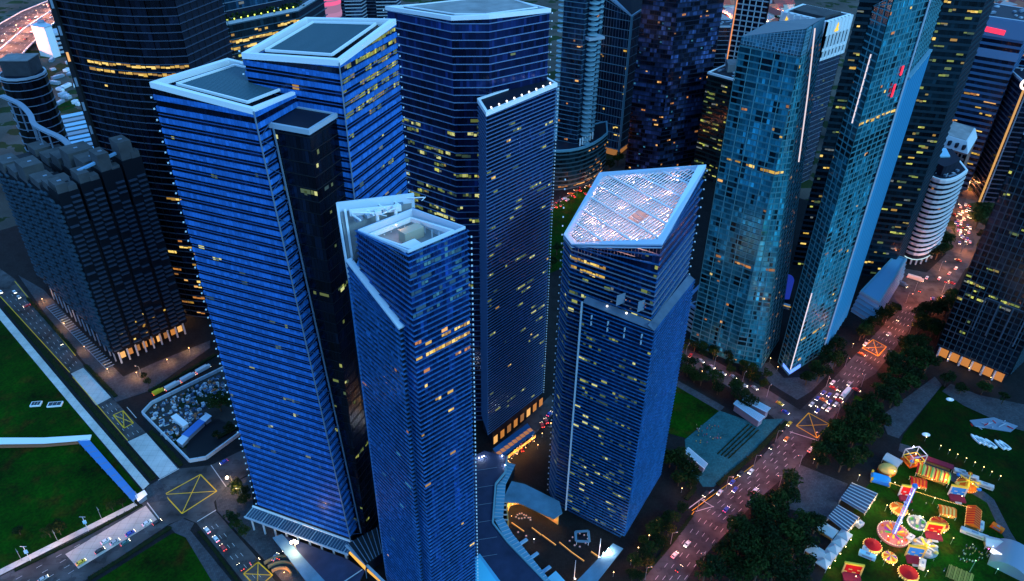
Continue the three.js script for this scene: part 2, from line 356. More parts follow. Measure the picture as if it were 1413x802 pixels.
function louvreRoof(root, pts, hh, n, mat) {   // rim, gap, inner frame and slats on a tilted four-cornered roof
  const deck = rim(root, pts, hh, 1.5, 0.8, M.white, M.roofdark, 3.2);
  const q = (s, t, dy = 0) => { const L = (a, b, k) => a + (b - a) * k; const P = i => [pts[i][0], hh[i], pts[i][1]]; const a = P(0), b = P(1), c = P(2), d = P(3); const r = [0, 1, 2].map(k => L(L(a[k], b[k], s), L(d[k], c[k], s), t)); r[1] += dy; return r; };
  const s0 = 0.15, s1 = 0.85, t0 = 0.13, t1 = 0.9;
  for (const [a, b] of [[[s0, t0], [s1, t0]], [[s1, t0], [s1, t1]], [[s1, t1], [s0, t1]], [[s0, t1], [s0, t0]]]) part(root, 'roof_frame', new Faces().bar(q(...a, 0.2), q(...b, 0.2), 0.7, 0.9).geo(), M.white);
  for (let i = 0; i < n; i++) { const t = t0 + (t1 - t0) * (i + 0.5) / n; part(deck, 'roof_louvre', new Faces().bar(q(s0 + 0.01, t, -0.1), q(s1 - 0.01, t, -0.1), 0.85, 0.25).geo(), mat); }
  const F = new Faces();
  for (let i = 0; i < 9; i++) { const s = 0.06 + 0.1 * i; const p = q(s, 0.075, -2.4); F.box(p[0], p[1], p[2], rr(0.8, 2), rr(1, 2.2), rr(0.8, 1.6), rr(0, 1)); }
  for (let i = 0; i < 7; i++) { const p = q(0.92, 0.2 + 0.1 * i, -2.4); F.box(p[0], p[1], p[2], rr(0.8, 2), rr(1, 2.2), rr(0.8, 1.6), rr(0, 1)); }
  stuff(part(deck, 'roof_plant', F.geo(), M.alud));
}
const louvreMat = S({ color: C(0.06, 0.13, 0.16), roughness: 0.5, metalness: 0.3 });
// ---- tower A: blue striped twin block with a dark block in the notch
{
  const A = thing('striped_office_tower', 'blue striped office tower with two stepped tilted roofs of dark slats', 'office tower');
  const o = [-129.4, 269.5], u = [0.934, -0.357], v = [0.357, 0.934];
  const L = (a, b) => W2(o[0] + u[0] * a + v[0] * b, o[1] + u[1] * a + v[1] * b);
  const led = [2.95, 0.25, 0.12, S({ color: C(0.03, 0.1, 0.3), roughness: 0.5 })];
  const bf = [L(1, -3), L(55.5, -3), L(55.5, 38), L(1, 38)], tf = [L(1, -3), L(44, -3), L(44, 38), L(1, 38)];
  const hf = [hAt(tf[0], 116), hAt(tf[1], 153), 0, hAt(tf[3], 83)]; hf[2] = hf[1] + hf[3] - hf[0];
  storeys(A, { bot: bf, top: tf, y0: 11, roof: hf, fl: 4.25, band: 1.85, out: 0.3, bandMat: M.bandA, pane: 1.5, tint: [0.004, 0.009, 0.03], ledge: led, phase: 0.9, tips: [0], coreDrop: 3,
    lit: (f, k) => f === 0 ? [0.012, 'dim', 1, 3] : null, hide: f => f > 1 });
  louvreRoof(A, tf, hf, 26, louvreMat);
  const th = [L(23.5, 20.9), L(64.5, 20.9), L(64.5, 62), L(23.5, 62)], hh = [hAt(th[0], 76), hAt(th[1], 85.8), hAt(th[2], 29), hAt(th[3], 26.6)];
  storeys(A, { bot: th, y0: 11, roof: hh, fl: 4.25, band: 1.85, out: 0.3, bandMat: M.bandA, pane: 1.5, tint: [0.004, 0.009, 0.03], ledge: led, phase: 0.9, tips: [0, 2], coreDrop: 3,
    lit: (f, k, t, y) => f === 1 ? (y > hh[1] - 24 ? [0.55, 'green', 2, 6] : [0.02, 'green', 1, 4]) : f === 0 ? [0.006, 'gold', 1, 2] : null, hide: f => f > 1, most: 299 });
  louvreRoof(A, th, hh, 30, louvreMat);
  const td = [L(43, 3.2), L(61, 3.2), L(61, 20.7), L(43, 20.7)], hd = hAt(td[1], 181);
  storeys(A, { bot: td, y0: 2, roof: hd, fl: 5.05, band: 0.3, out: 0.08, bandMat: M.dark, pane: 1.5, tint: [0.003, 0.006, 0.014], phase: 0.9, lit: (f, k) => k % 9 === 3 ? [0.2, 'dim', 1, 4] : [0.02, 'dim', 1, 1], hide: f => f > 1, most: 90 });
  rim(A, td, hd, 0.8, 0.5, M.alu, M.roof, 0.3);
  // pale edge fin and ladder-like bracing down the flared corner
  const e0 = L(55.9, -3.4), e1 = L(44.4, -3.4), d0 = L(58.2, 2.8), d1 = L(46.4, 2.8);
  part(A, 'corner_fin', new Faces().bar(v3(e0, 11), v3(e1, hf[1]), 0.4, 0.4).geo(), M.alud);
  part(A, 'corner_fin', new Faces().bar(v3(d0, 11), v3(d1, hf[1] - 8), 0.5).geo(), M.alud);
  for (let k = 0; k < 42; k++) { const t = k / 42, p = t2 => [e0[0] + (e1[0] - e0[0]) * t2, 11 + (hf[1] - 16) * t2, e0[1] + (e1[1] - e0[1]) * t2], q = t2 => [d0[0] + (d1[0] - d0[0]) * t2, 11 + (hf[1] - 16) * t2, d0[1] + (d1[1] - d0[1]) * t2]; part(A, 'corner_brace', new Faces().bar(k % 2 ? p(t) : q(t), k % 2 ? q(t + 1 / 42) : p(t + 1 / 42), 0.2).geo(), S({ color: C(0.05, 0.1, 0.2), roughness: 0.5 })); }
  const c2 = L(64.9, 20.5); part(A, 'corner_fin', new Faces().bar(v3(c2, 11), v3(c2, hh[1]), 0.4, 0.4).geo(), M.alud);
  // glass lobby with canopy
  part(A, 'lobby', prism([L(3, -1), L(54, -1), L(60, 60), L(24, 60), L(3, 36)], 0, 11), M.core);
  const can = [L(-3, -10), L(58, -10), L(58, -3.4), L(-3, -3.4)];
  part(A, 'canopy', prism(can, 9.6, 10.1), S({ color: C(0.05, 0.1, 0.16), roughness: 0.2 }));
  for (let i = 0; i < 38; i++) part(A, 'canopy_beam', new Faces().bar(v3(L(-2.6 + i * 1.62, -10), 10.35), v3(L(-2.6 + i * 1.62, -3.5), 10.35), 0.28, 0.5).geo(), i % 6 === 0 ? M.alu : M.alud);
  part(A, 'canopy_edge', new Faces().bar(v3(L(-3.2, -3.2), 10.6), v3(L(58.4, -3.2), 10.6), 0.8, 0.8).geo(), M.white);
  part(A, 'canopy_edge', new Faces().bar(v3(L(-3.2, -10.2), 10.0), v3(L(58.4, -10.2), 10.0), 0.6, 1.0).geo(), M.alu);
  for (let i = 0; i < 9; i++) part(A, 'column', new THREE.CylinderGeometry(0.5, 0.5, 9.6, 10).translate(L(0 + i * 7, -9)[0], 4.8, L(0 + i * 7, -9)[1]), M.alu);
  for (let i = 0; i < 12; i++) { const p = L(5 + i * 4.2, -3.2); const w = part(A, 'lit_window', planeGeo, pick(LIT.gold)); w.position.set(p[0], 4.5, p[1]); w.scale.set(3, 5, 1); w.rotation.y = Math.atan2(-v[0], v[1]); }
  var LA = L;
}
// ---- tower B: dark blue tower with folded faces and a lower wing
{
  const B = thing('folded_office_tower', 'dark blue office tower with folded faces, pale roof deck and a lower wing', 'office tower');
  const p = [W2(-28.5, 345), W2(-12, 346), W2(15.5, 366), W2(-6, 404), W2(-60, 366)];
  const h = [hAt(p[0], 24), hAt(p[1], 22), hAt(p[2], 13), hAt(p[3], -2), hAt(p[4], 10)];
  storeys(B, { bot: p, y0: 0, roof: h, fl: 3.6, band: 0.3, out: 0.35, bandMat: S({ color: C(0.16, 0.25, 0.4), roughness: 0.5 }), pane: 1.5, tint: [0.006, 0.014, 0.06], tips: [2, 4], coreDrop: 1.5,
    vary: (f, k) => (k % 7 === 2 ? 1.7 : 1), lit: (f, k, t, y) => { if (f > 1 && f < 4) return null; const z = (h[0] - y) / 5; return z > 9 && z < 26 ? [k % 3 ? 0.07 : 0.22, R() < 0.3 ? 'green' : 'dim', 2, 8] : z > 13 && z < 15 ? [0.3, 'gold', 2, 4] : [0.012, 'green', 1, 4]; }, hide: f => f === 2 || f === 3, most: 280 });
  rim(B, p, h, 1.2, 0.5, M.white, M.roof, 1.0);
  const ip = grow(ccw(p), -4.5), ih = ip.map(q => planeH(q, [...p[0], h[0]], [...p[2], h[2]], [...p[4], h[4]]));
  part(B, 'roof_deck', prismGeo(ip, ih.map(x => x - 1), ip, ih.map(x => x + 0.4)).geo(), S({ map: T.roof, color: C(1, 1, 1), roughness: 0.8 }));
  for (let i = 0; i < ip.length; i++) { const j = (i + 1) % ip.length; part(B, 'roof_frame', new Faces().bar(v3(ip[i], ih[i] + 0.6), v3(ip[j], ih[j] + 0.6), 0.5).geo(), M.white); }
  const w = [W2(-12.5, 323.5), W2(19.8, 361), W2(14, 371), W2(-17, 340)], hw = [hAt(w[0], 156), hAt(w[1], 116), hAt(w[1], 116), hAt(w[0], 156)];
  storeys(B, { bot: w, y0: 9, roof: hw, fl: 1.9, band: 0.32, out: 0.3, bandMat: S({ color: C(0.09, 0.17, 0.32), roughness: 0.5 }), pane: 1.5, tint: [0.005, 0.013, 0.05], tips: [1], phase: 0.3, bandName: 'sunshade',
    lit: (f, k, t, y) => f === 0 ? [(k % 2 ? 0 : 0.035 * (k % 5 < 3 ? 1.6 : 0.4)), R() < 0.1 ? 'gold' : 'dim', 1, 5] : null, hide: f => f > 1, most: 240 });
  rim(B, w, hw, 0.9, 0.6, M.white, M.roof, 0.4);
  for (let i = 0; i < 9; i++) { const t = 0.08 + i * 0.105, x = w[0][0] + (w[1][0] - w[0][0]) * t, z = w[0][1] + (w[1][1] - w[0][1]) * t, y = hw[0] + (hw[1] - hw[0]) * t; part(B, 'roof_light', new THREE.SphereGeometry(0.42, 10, 6).translate(x - 0.6, y + 1.2, z - 0.6), LIT.white[0]); }
  // arcade at the foot of the wing
  part(B, 'lobby', prism([W2(-10, 326), W2(18, 359), W2(12, 368), W2(-16, 338)], 0, 9), M.core);
  for (let i = 0; i < 8; i++) { const t = 0.06 + i * 0.125, x = -12 + 31.3 * t, f = 323 + 37.3 * t; const q = W2(x + 1, f - 0.6 + 1.2); const m = part(B, 'lit_window', planeGeo, pick(LIT.orange)); m.position.set(q[0] + 0.9, 4.2, q[1] + 0.6); m.scale.set(3.4, 6, 1); m.rotation.y = Math.atan2(0.757, 0.653); }
}
// ---- tower C: chevron banded tower with an open crown
{
  const Ct = thing('chevron_tower', 'slim blue residential tower with chevron ledges and an open rooftop crown', 'residential tower');
  const Fp = [-32.4, 203.3], dl = [-0.669, 0.743], dr = [0.735, 0.68];
  const L = (r, l) => W2(Fp[0] + dr[0] * r + dl[0] * l, Fp[1] + dr[1] * r + dl[1] * l);
  const p = [L(0, 0), L(24, 0), L(24, 31.4), L(0, 31.4)], h = [hAt(p[0], 349), hAt(p[1], 314), hAt(p[2], 287), hAt(p[3], 318)];
  const y0 = 0, blue = S({ map: T.panel, color: C(0.045, 0.18, 0.44), roughness: 0.5 });
  storeys(Ct, { bot: p, y0, roof: h, fl: 2.25, band: 0.3, out: 0.35, bandMat: blue, pane: 1.4, tint: [0.004, 0.017, 0.075], tips: [1], coreDrop: 13, bandName: 'ledge',
    vary: (f, k, t) => (f === 0 && Math.floor(t * 9) % 4 === 1 ? 1.8 : 1) * (k > 82 ? 1.2 : 1),
    lit: (f, k, t) => f === 0 ? (k === 72 || k === 74 ? [0.6, 'gold', 2, 5] : k === 69 || k === 75 ? [0.2, 'orange', 1, 3] : k > 79 ? [0.12, 'cool', 1, 4] : [0.008, 'gold', 1, 3]) : null, hide: f => f > 1 && f < 3 });
  // crown: screen walls, inner wall, frame, plant
  const wall = (a, b, ha, hb, dn, w, mat, name) => part(Ct, name, (() => { const F = new Faces(), d = [b[0] - a[0], b[1] - a[1]], l = Math.hypot(...d), n = [-d[1] / l * w / 2, d[0] / l * w / 2]; const q = [[a[0] + n[0], a[1] + n[1]], [b[0] + n[0], b[1] + n[1]], [b[0] - n[0], b[1] - n[1]], [a[0] - n[0], a[1] - n[1]]]; const k = area(q) < 0; const P = k ? q : q.slice().reverse(), H = k ? [ha, hb, hb, ha] : [ha, hb, hb, ha].reverse(); prismGeo(P, H.map(x => x - dn), P, H, 3, F); return F.geo(); })(), mat);
  const g = grow(ccw(p), -0.7), gi = grow(ccw(p), -3.4), pale = S({ color: C(0.62, 0.7, 0.78), roughness: 0.7 });
  for (let i = 0; i < 4; i++) { const j = (i + 1) % 4; wall(g[i], g[j], h[i] + 0.3, h[j] + 0.3, 13, 0.5, pale, 'screen_wall'); wall(gi[i], gi[j], h[i] - 1.2, h[j] - 1.2, 1.5, 0.9, M.white, 'crown_frame'); }
  const deck = h[0] - 9.4; 
  part(Ct, 'roof', prism(grow(p, -0.5), deck - 0.3, deck), M.roof);
  for (let i = 0; i < 4; i++) for (let k = 1; k < 6; k++) { const j = (i + 1) % 4, t = k / 6, x = gi[i][0] + (gi[j][0] - gi[i][0]) * t, z = gi[i][1] + (gi[j][1] - gi[i][1]) * t; part(Ct, 'crown_post', new Faces().bar([x, deck, z], [x, h[i] + (h[j] - h[i]) * t - 3.6, z], 0.4).geo(), M.white); }
  { const a = L(9, 12), b = L(15, 20); part(Ct, 'plant_box', new RoundedBoxGeometry(7, 3.4, 5, 2, 0.15).rotateY(0.75).translate(a[0], deck + 1.7, a[1]), M.white); part(Ct, 'plant_box', new RoundedBoxGeometry(8, 4, 4, 2, 0.15).rotateY(0.75).translate(b[0], deck + 2, b[1]), S({ color: C(0.5, 0.42, 0.32), roughness: 0.8 }));
    const c = L(11, 23); const bulb = new V(c[0], deck + 5.4, c[1]); part(Ct, 'lamp', new THREE.SphereGeometry(0.24, 10, 8).translate(bulb.x, bulb.y, bulb.z), E(1, 0.7, 0.35, 14)); lampLight(Ct, bulb, C(1, 0.55, 0.22), 22);
    for (let i = 0; i < 6; i++) { const q = L(4.5 + (i % 3) * 1.8, 14 + Math.floor(i / 3) * 3); part(Ct, 'cooling_unit', new THREE.CylinderGeometry(0.7, 0.7, 1.6, 12).translate(q[0], deck + 0.8, q[1]), M.alu); }
    for (const [r, l] of [[18, 6], [7, 7]]) { const q = L(r, l); part(Ct, 'plant_tray', new RoundedBoxGeometry(7.5, 0.9, 5.5, 2, 0.15).rotateY(0.75).translate(q[0], deck + 1.0, q[1]), M.white); } }
  // proud slab on the flank face with a raking top
  const q = [L(-1.6, 6), L(0.2, 6), L(0.2, 37), L(-1.6, 37)], hq = [hAt(q[0], 455), 0, 0, hAt(q[3], 361)]; hq[1] = hq[0]; hq[2] = hq[3];
  storeys(Ct, { bot: q, y0, roof: hq, fl: 2.25, band: 0.4, out: 0.3, bandMat: blue, pane: 1.5, tint: [0.01, 0.045, 0.1], phase: 0.7, bandName: 'ledge', inset: 0.3, lit: (f) => f === 3 ? [0.006, R() < 0.5 ? 'orange' : 'cool', 1, 3] : null, hide: f => f < 3, vary: (f, k, t) => 0.7 + 1.3 * lat[(k * 7 + Math.floor(t * 20) * 13) % 4096], most: 80 });
  part(Ct, 'shoulder_coping', new Faces().bar(v3(L(-1, 5.6), hq[0] + 0.7), v3(L(-1, 37), hq[3] + 0.7), 2.4, 0.8).geo(), pale);
  // back block with its own raking rim
  const s = [L(0, 31.8), L(24, 31.8), L(26.5, 34), L(0.5, 43), L(-1.6, 37.3)], hb = [h[3] - 4, h[2] - 3, hAt(s[2], 268), hAt(s[3], 281), hAt(s[4], 362)];
  storeys(Ct, { bot: s, y0, roof: hb, fl: 9, band: 0.3, out: 0.05, bandMat: blue, pane: 3, tint: [0.03, 0.12, 0.26], coreDrop: 8, coreMat: S({ color: C(0.05, 0.2, 0.42), roughness: 0.5 }), hide: () => true, bandSkip: () => true });
  for (const [i, j] of [[2, 3], [3, 4]]) { wall(s[i], s[j], hb[i] + 0.4, hb[j] + 0.4, 8, 0.7, pale, 'screen_wall'); const a = i === 2 ? 3.4 : 2.2; const in1 = grow(ccw(s), -a); wall(in1[i], in1[j], hb[i] - 1.4, hb[j] - 1.4, 2.4, 0.8, M.white, 'crown_frame'); }
  const dk2 = hb[2] - 3; const tilt = (inset, dy) => { const F = new Faces(); F.poly(grow(ccw(s), -inset).map((q, i) => v3(q, hb[i] - dy))); return F.geo(); };
  const deck2 = part(Ct, 'roof', tilt(0.7, 3.0), M.roof);
  for (let i = 0; i < 5; i++) { const c = L(4 + i * 4.2, 35.5); part(Ct, 'plant_box', new RoundedBoxGeometry(2.6, rr(1.2, 2), 2, 2, 0.12).rotateY(0.75).translate(c[0], dk2 + 0.4, c[1]), i % 2 ? M.alu : M.alud); }
  for (let i = 0; i < 4; i++) part(Ct, 'roof_beam', new Faces().bar(v3(L(3 + i * 5.5, 32.5), dk2 + 1.4), v3(L(3 + i * 5.5, 38), dk2 + 1.4), 0.5).geo(), M.white);
  // gondola cranes
  for (const [r, l, tn] of [[10, 33, 0.2], [17, 32, 0.6], [23, 36.5, 1.4]]) { const c = L(r, l), y = h[2] - 1; part(Ct, 'gondola_crane', mergeGeometries([new THREE.CylinderGeometry(0.5, 0.7, 3, 10).translate(0, 1.5, 0), new THREE.BoxGeometry(2.2, 1.4, 1.4).translate(0.4, 3.4, 0), new THREE.CylinderGeometry(0.22, 0.3, 9, 8).rotateZ(1.35).translate(-4.4, 4.2, 0), new THREE.CylinderGeometry(0.15, 0.15, 3, 6).rotateX(1.57).translate(-8.6, 4.6, 0)]).rotateY(tn * 2).translate(c[0], y, c[1]), M.white); }
}
// ---- tower D: tower with the lit lattice roof
{
  const D = thing('lattice_roof_tower', 'blue office tower with a white lattice roof lit from below', 'office tower');
  const O = [59.5, 256], a = [-0.84, 0.542], b = [0.507, 0.862];
  const K = (p, q) => W2(O[0] + 3.2 * (a[0] + b[0]) + a[0] * p + b[0] * q, O[1] + 3.2 * (a[1] + b[1]) + a[1] * p + b[1] * q);
  const p = [K(0, 0), K(1, 47), K(50, 46.5), K(46.5, 6), K(39.5, 0)], h = [hAt(p[0], 338), hAt(p[1], 229), hAt(p[2], 240), hAt(p[3], 325), hAt(p[4], 338)];
  const blue = S({ color: C(0.012, 0.09, 0.24), roughness: 0.5 });
  const hp = q => planeH(q, [...p[0], h[0]], [...p[1], h[1]], [...p[4], h[4]]);
  const terr = 150;
  storeys(D, { bot: p, y0: 0, roof: p.map((q, i) => h[i]), fl: 4.4, band: 0.5, out: 0.45, bandMat: S({ map: T.panel, color: C(0.025, 0.14, 0.34), roughness: 0.5 }), pane: 1.5, tint: [0.006, 0.016, 0.055], ledge: [2.3, 0.28, 0.4, M.alud], tips: [1, 3], coreDrop: 8, bandSkip: k => k === 33 && false,
    lit: (f, k, t, y) => { if (f === 1 || f === 2) return null; if (f === 4 && y > 126 && y < 139) return [0.3, 'dim', 2, 5]; if (f === 4 && y > 150 && y < 158 && t < 0.35) return [0.8, 'gold', 2, 6]; if (f === 4 && y > 144 && y < 150) return [0.12, 'green', 1, 3]; if (f === 3 || (f === 4 && t > 0.75)) return [0.13, 'dim', 1, 2]; if (f === 0) return y > 148 ? [0.004, 'gold', 1, 2] : null; return null; }, hide: f => f === 1 || f === 2, most: 290 });
  // shoulder: proud lower volume wrapping the corner
  const E2 = (x, y) => W2(O[0] + a[0] * x + b[0] * y, O[1] + a[1] * x + b[1] * y);
  const sp = [E2(0, 0), E2(-0.2, 49), E2(5, 49), E2(5, 5), E2(34, 5), E2(34, -0.1)], hsd = [hAt(sp[0], 457), hAt(sp[1], 400), 0, 0, 0, hAt(sp[5], 405)];
  hsd[1] = hsd[0] - 1.5; hsd[5] = hsd[0] + 1; hsd[2] = hsd[1]; hsd[3] = hsd[0]; hsd[4] = hsd[5];
  storeys(D, { bot: sp, y0: 6, roof: hsd, fl: 2.1, band: 0.34, out: 0.32, bandMat: S({ map: T.panel, color: C(0.03, 0.16, 0.38), roughness: 0.5 }), pane: 1.5, tint: [0.005, 0.014, 0.05], phase: 0.2, bandName: 'sunshade',
    lit: (f, k, t, y, n) => f === 5 ? (y < hsd[0] - 9 ? [k % 2 ? 0.17 * (0.3 + 1.4 * lat[(k * 37) % 4096]) : 0.02, 'dim', 1, 2] : null) : f === 0 ? [0.008, 'cool', 1, 2] : null, hide: f => f > 0 && f < 5, vary: (f, k, s) => f === 0 ? 1.4 + 2.2 * lat[(k * 53 + Math.floor(s * 18) * 7) % 4096] : 1, most: 250 });  // flank toward the sun tinted brighter; its light is put into the panes
  const cop = [sp[5], sp[0], sp[1]], ch = [hsd[5], hsd[0], hsd[1]];
  for (let i = 0; i < 2; i++) { const d = [cop[i + 1][0] - cop[i][0], cop[i + 1][1] - cop[i][1]], l = Math.hypot(...d), n = [d[1] / l, -d[0] / l]; const q = [cop[i], cop[i + 1], [cop[i + 1][0] + n[0] * 3.1, cop[i + 1][1] + n[1] * 3.1], [cop[i][0] + n[0] * 3.1, cop[i][1] + n[1] * 3.1]]; const F = new Faces(); F.poly([v3(q[0], ch[i] + 0.1), v3(q[1], ch[i + 1] + 0.1), v3(q[2], ch[i + 1] + 1.9), v3(q[3], ch[i] + 1.9)]); part(D, 'shoulder_ledge', F.geo(), S({ map: T.roof, color: C(0.35, 0.5, 0.7), roughness: 0.6 })); }
  for (const t of [0.33, 0.6]) { const x = cop[0][0] + (cop[1][0] - cop[0][0]) * t, z = cop[0][1] + (cop[1][1] - cop[0][1]) * t; part(D, 'ledge_light', new THREE.SphereGeometry(0.45, 10, 6).translate(x + 0.6, ch[0] + 1.7, z - 1.4), LIT.white[0]); }
  for (let i = 0; i < 4; i++) for (let k = 0; k < 2; k++) { const q = E2(5 + i * 8, -0.35); part(D, 'vent_panel', new Faces().box(q[0], hsd[0] - 4.5 - k * 3.4, q[1], 0.9, 2.2, 0.2, Math.atan2(0.542, 0.84)).geo(), M.alu); }
  part(D, 'edge_fin', new Faces().bar(v3(E2(34.2, -0.5), 4), v3(E2(34.2, -0.5), hsd[5] + 0.6), 0.8).geo(), M.alu);
  part(D, 'lobby', prism([K(1, 1), K(1.5, 46), K(48, 45), K(44, 7), K(38, 1)], 0, 6.5), M.core);
  // flat panels standing for lit terrace openings near the top corner
  for (const [x, w] of [[4, 6], [13, 8]]) { const q = K(x, -0.52); const m = part(D, 'terrace_opening_panel', new THREE.BoxGeometry(w, 5.2, 0.14), M.alud); m.position.set(q[0], 146.5, q[1]); m.rotation.y = Math.atan2(0.542, 0.84); for (let i = 0; i < 6; i++) { const e = part(D, 'terrace_light', new THREE.SphereGeometry(0.2, 8, 6), pick(LIT.orange)); const z = K(x + rr(-w / 2.4, w / 2.4), -0.75); e.position.set(z[0], 146.5 + rr(-1.6, 1.2), z[1]); } }
  // roof frame and lattice
  const roofBlue = S({ color: C(0.55, 0.66, 0.78), roughness: 0.5 });
  rim(D, p, h, 2.5, 0.6, roofBlue, null, 0, 'roof_frame');
  const inner = grow(ccw(p), -2.3), deckP = grow(ccw(p), -1.2);
  { const F = new Faces(); F.poly(deckP.map(q => v3(q, hp(q) - 6.5))); part(D, 'roof', F.geo(), M.roof); }
  const r0 = g2(829, 258, 178), r1 = g2(905, 330, 174); let rd = [r1[0] - r0[0], r1[1] - r0[1]]; const rl = Math.hypot(...rd); rd = [rd[0] / rl, rd[1] / rl]; const rp = [-rd[1], rd[0]];
  const cen = K(22, 23); let count = 0;
  for (let i = -6; i <= 6; i++) {
    const o = [cen[0] + rp[0] * i * 6.6, cen[1] + rp[1] * i * 6.6], c = clipLine(inner, o, rd); if (!c) continue;
    const A1 = [o[0] + rd[0] * c[0], o[1] + rd[1] * c[0]], B1 = [o[0] + rd[0] * c[1], o[1] + rd[1] * c[1]];
    part(D, 'lattice_rib', new Faces().bar(v3(A1, hp(A1) + 0.3), v3(B1, hp(B1) + 0.3), 0.75, 0.6).geo(), M.white);
  }
  for (let i = -40; i <= 40; i++) {
    const o = [cen[0] + rd[0] * i * 1.75, cen[1] + rd[1] * i * 1.75], c = clipLine(inner, o, rp); if (!c) continue;
    for (let s = -7; s < 7; s++) {
      const t0 = Math.max(c[0], s * 6.6 + 0.4), t1 = Math.min(c[1], (s + 1) * 6.6 - 0.4); if (t1 - t0 < 0.8) continue;
      if (s === 0 && i > 2 && i < 7) continue;
      const A1 = [o[0] + rp[0] * t0, o[1] + rp[1] * t0], B1 = [o[0] + rp[0] * t1, o[1] + rp[1] * t1];
      if (count++ < 299) part(D, 'lattice_slat', new Faces().bar(v3(A1, hp(A1) + 0.2), v3(B1, hp(B1) + 0.2), 0.5, 0.3).geo(), M.white);
    }
  }
  const cross = new Faces();
  for (let i = -60; i <= 60; i++) { if (((i % 3) + 3) % 3 === 0) continue; const o = [cen[0] + rp[0] * i * 2.2, cen[1] + rp[1] * i * 2.2], c = clipLine(inner, o, rd); if (!c) continue; const A1 = [o[0] + rd[0] * c[0], o[1] + rd[1] * c[0]], B1 = [o[0] + rd[0] * c[1], o[1] + rd[1] * c[1]]; cross.bar(v3(A1, hp(A1) - 0.1), v3(B1, hp(B1) - 0.1), 0.42, 0.2); }
  stuff(part(D, 'lattice_purlin', cross.geo(), M.alu));
  const roofLamps = [[4, 6], [9, 30], [14, 14], [20, 36], [22, 6], [26, 22], [31, 12], [34, 32], [38, 6], [40, 20], [12, 4], [28, 4], [43, 34], [5, 18], [10, 40], [30, 40], [17, 26], [37, 14], [24, 13], [3, 12]];
  for (const [x, y] of roofLamps) { const q = K(x, y), at = new V(q[0], hp(q) - 0.9, q[1]); part(D, 'roof_lamp', new THREE.SphereGeometry(0.24, 8, 6).translate(at.x, at.y, at.z), E(1, 0.62, 0.5, 22)); part(D, 'lamp_post', new Faces().bar([at.x, at.y - 7, at.z], [at.x, at.y - 0.3, at.z], 0.16).geo(), M.alud); lampLight(D, at, C(1, 0.42, 0.3), 85); }
}
// ================================================================ the ground, roads, lawns and paths
{
  const F = new Faces(); F.quad([-5000, -0.06, 1200], [5000, -0.06, 1200], [5000, -0.06, -9000], [-5000, -0.06, -9000]);
  const g = F.geo(), p = g.attributes.position, u = g.attributes.uv; for (let i = 0; i < p.count; i++) u.setXY(i, p.getX(i), p.getZ(i));
  structure('ground', g, M.soil, 'bare mottled city ground reaching to the distance');
}
const lay = (name, px, y, mat, label) => structure(name, sheet(gp(px), y), mat, label);
const kerbed = (name, px, mat, label) => structure(name, prism(gp(px), -0.05, 0.14, 1), mat, label);
// paved district under the towers
lay('plaza', [[-40, 330], [60, 300], [330, 380], [640, 240], [1000, 240], [1280, 330], [1460, 470], [1460, 830], [-60, 830]], -0.03, M.shadepaving, 'paved ground between the office towers with their shade in its colour');
// streets
lay('road', [[-30, 350], [20, 385], [104, 491], [153, 548], [202, 598], [247, 647], [291, 642], [345, 616], [350, 650], [312, 672], [295, 693], [298, 706], [356, 772], [390, 815], [345, 815], [271, 722], [255, 715], [234, 723], [110, 806], [60, 830], [-30, 830], [-30, 812], [0, 796], [203, 691], [222, 662], [176, 610], [96, 515], [0, 409], [-30, 377]], 0, M.asphalt, 'asphalt crossroads by the lawns with yellow box markings');
lay('road', [[875, 812], [963, 703], [1040, 642], [1050, 632], [1085, 592], [1050, 562], [980, 518], [925, 492], [935, 476], [987, 498], [1060, 538], [1104, 566], [1144, 529], [1190, 479], [1232, 436], [1210, 392], [1222, 366], [1279, 376], [1312, 345], [1319, 327], [1316, 277], [1330, 225], [1345, 228], [1332, 280], [1345, 333], [1338, 361], [1318, 395], [1282, 421], [1249, 462], [1208, 516], [1186, 530], [1152, 574], [1101, 642], [1040, 695], [1010, 728], [965, 774], [940, 812]], 0, M.asphalt, 'wide multi-lane avenue running past the park trees');
lay('road', [[757, 300], [790, 278], [840, 250], [880, 215], [845, 232], [800, 262], [760, 280]], 0.01, M.asphalt, 'street of glowing tail lights behind the tall towers');
lay('road', [[640, 690], [700, 640], [775, 560], [760, 545], [690, 615], [630, 660]], 0.01, M.asphalt, 'street between the wing tower and the lattice roof tower');
// concrete slabs on the crossroads
const conc = S({ map: T.concrete, color: C(0.95, 0.97, 1), roughness: 0.9 });
lay('road_slab', [[97.7, 515.7], [114.7, 507.7], [153, 548.6], [132.6, 559.6]], 0.03, conc, 'pale concrete section of the avenue by the dark condominium');
lay('road_slab', [[176, 609.7], [201.7, 597.8], [245, 647], [220.4, 660.5]], 0.03, conc, 'pale concrete section of the avenue by the storage yard');
lay('road_slab', [[90, 765], [201, 698], [217, 718], [108, 785]], 0.03, S({ map: T.concrete, color: C(1, 0.86, 0.8), roughness: 0.9 }), 'pinkish concrete section of the cross street between two lawns');
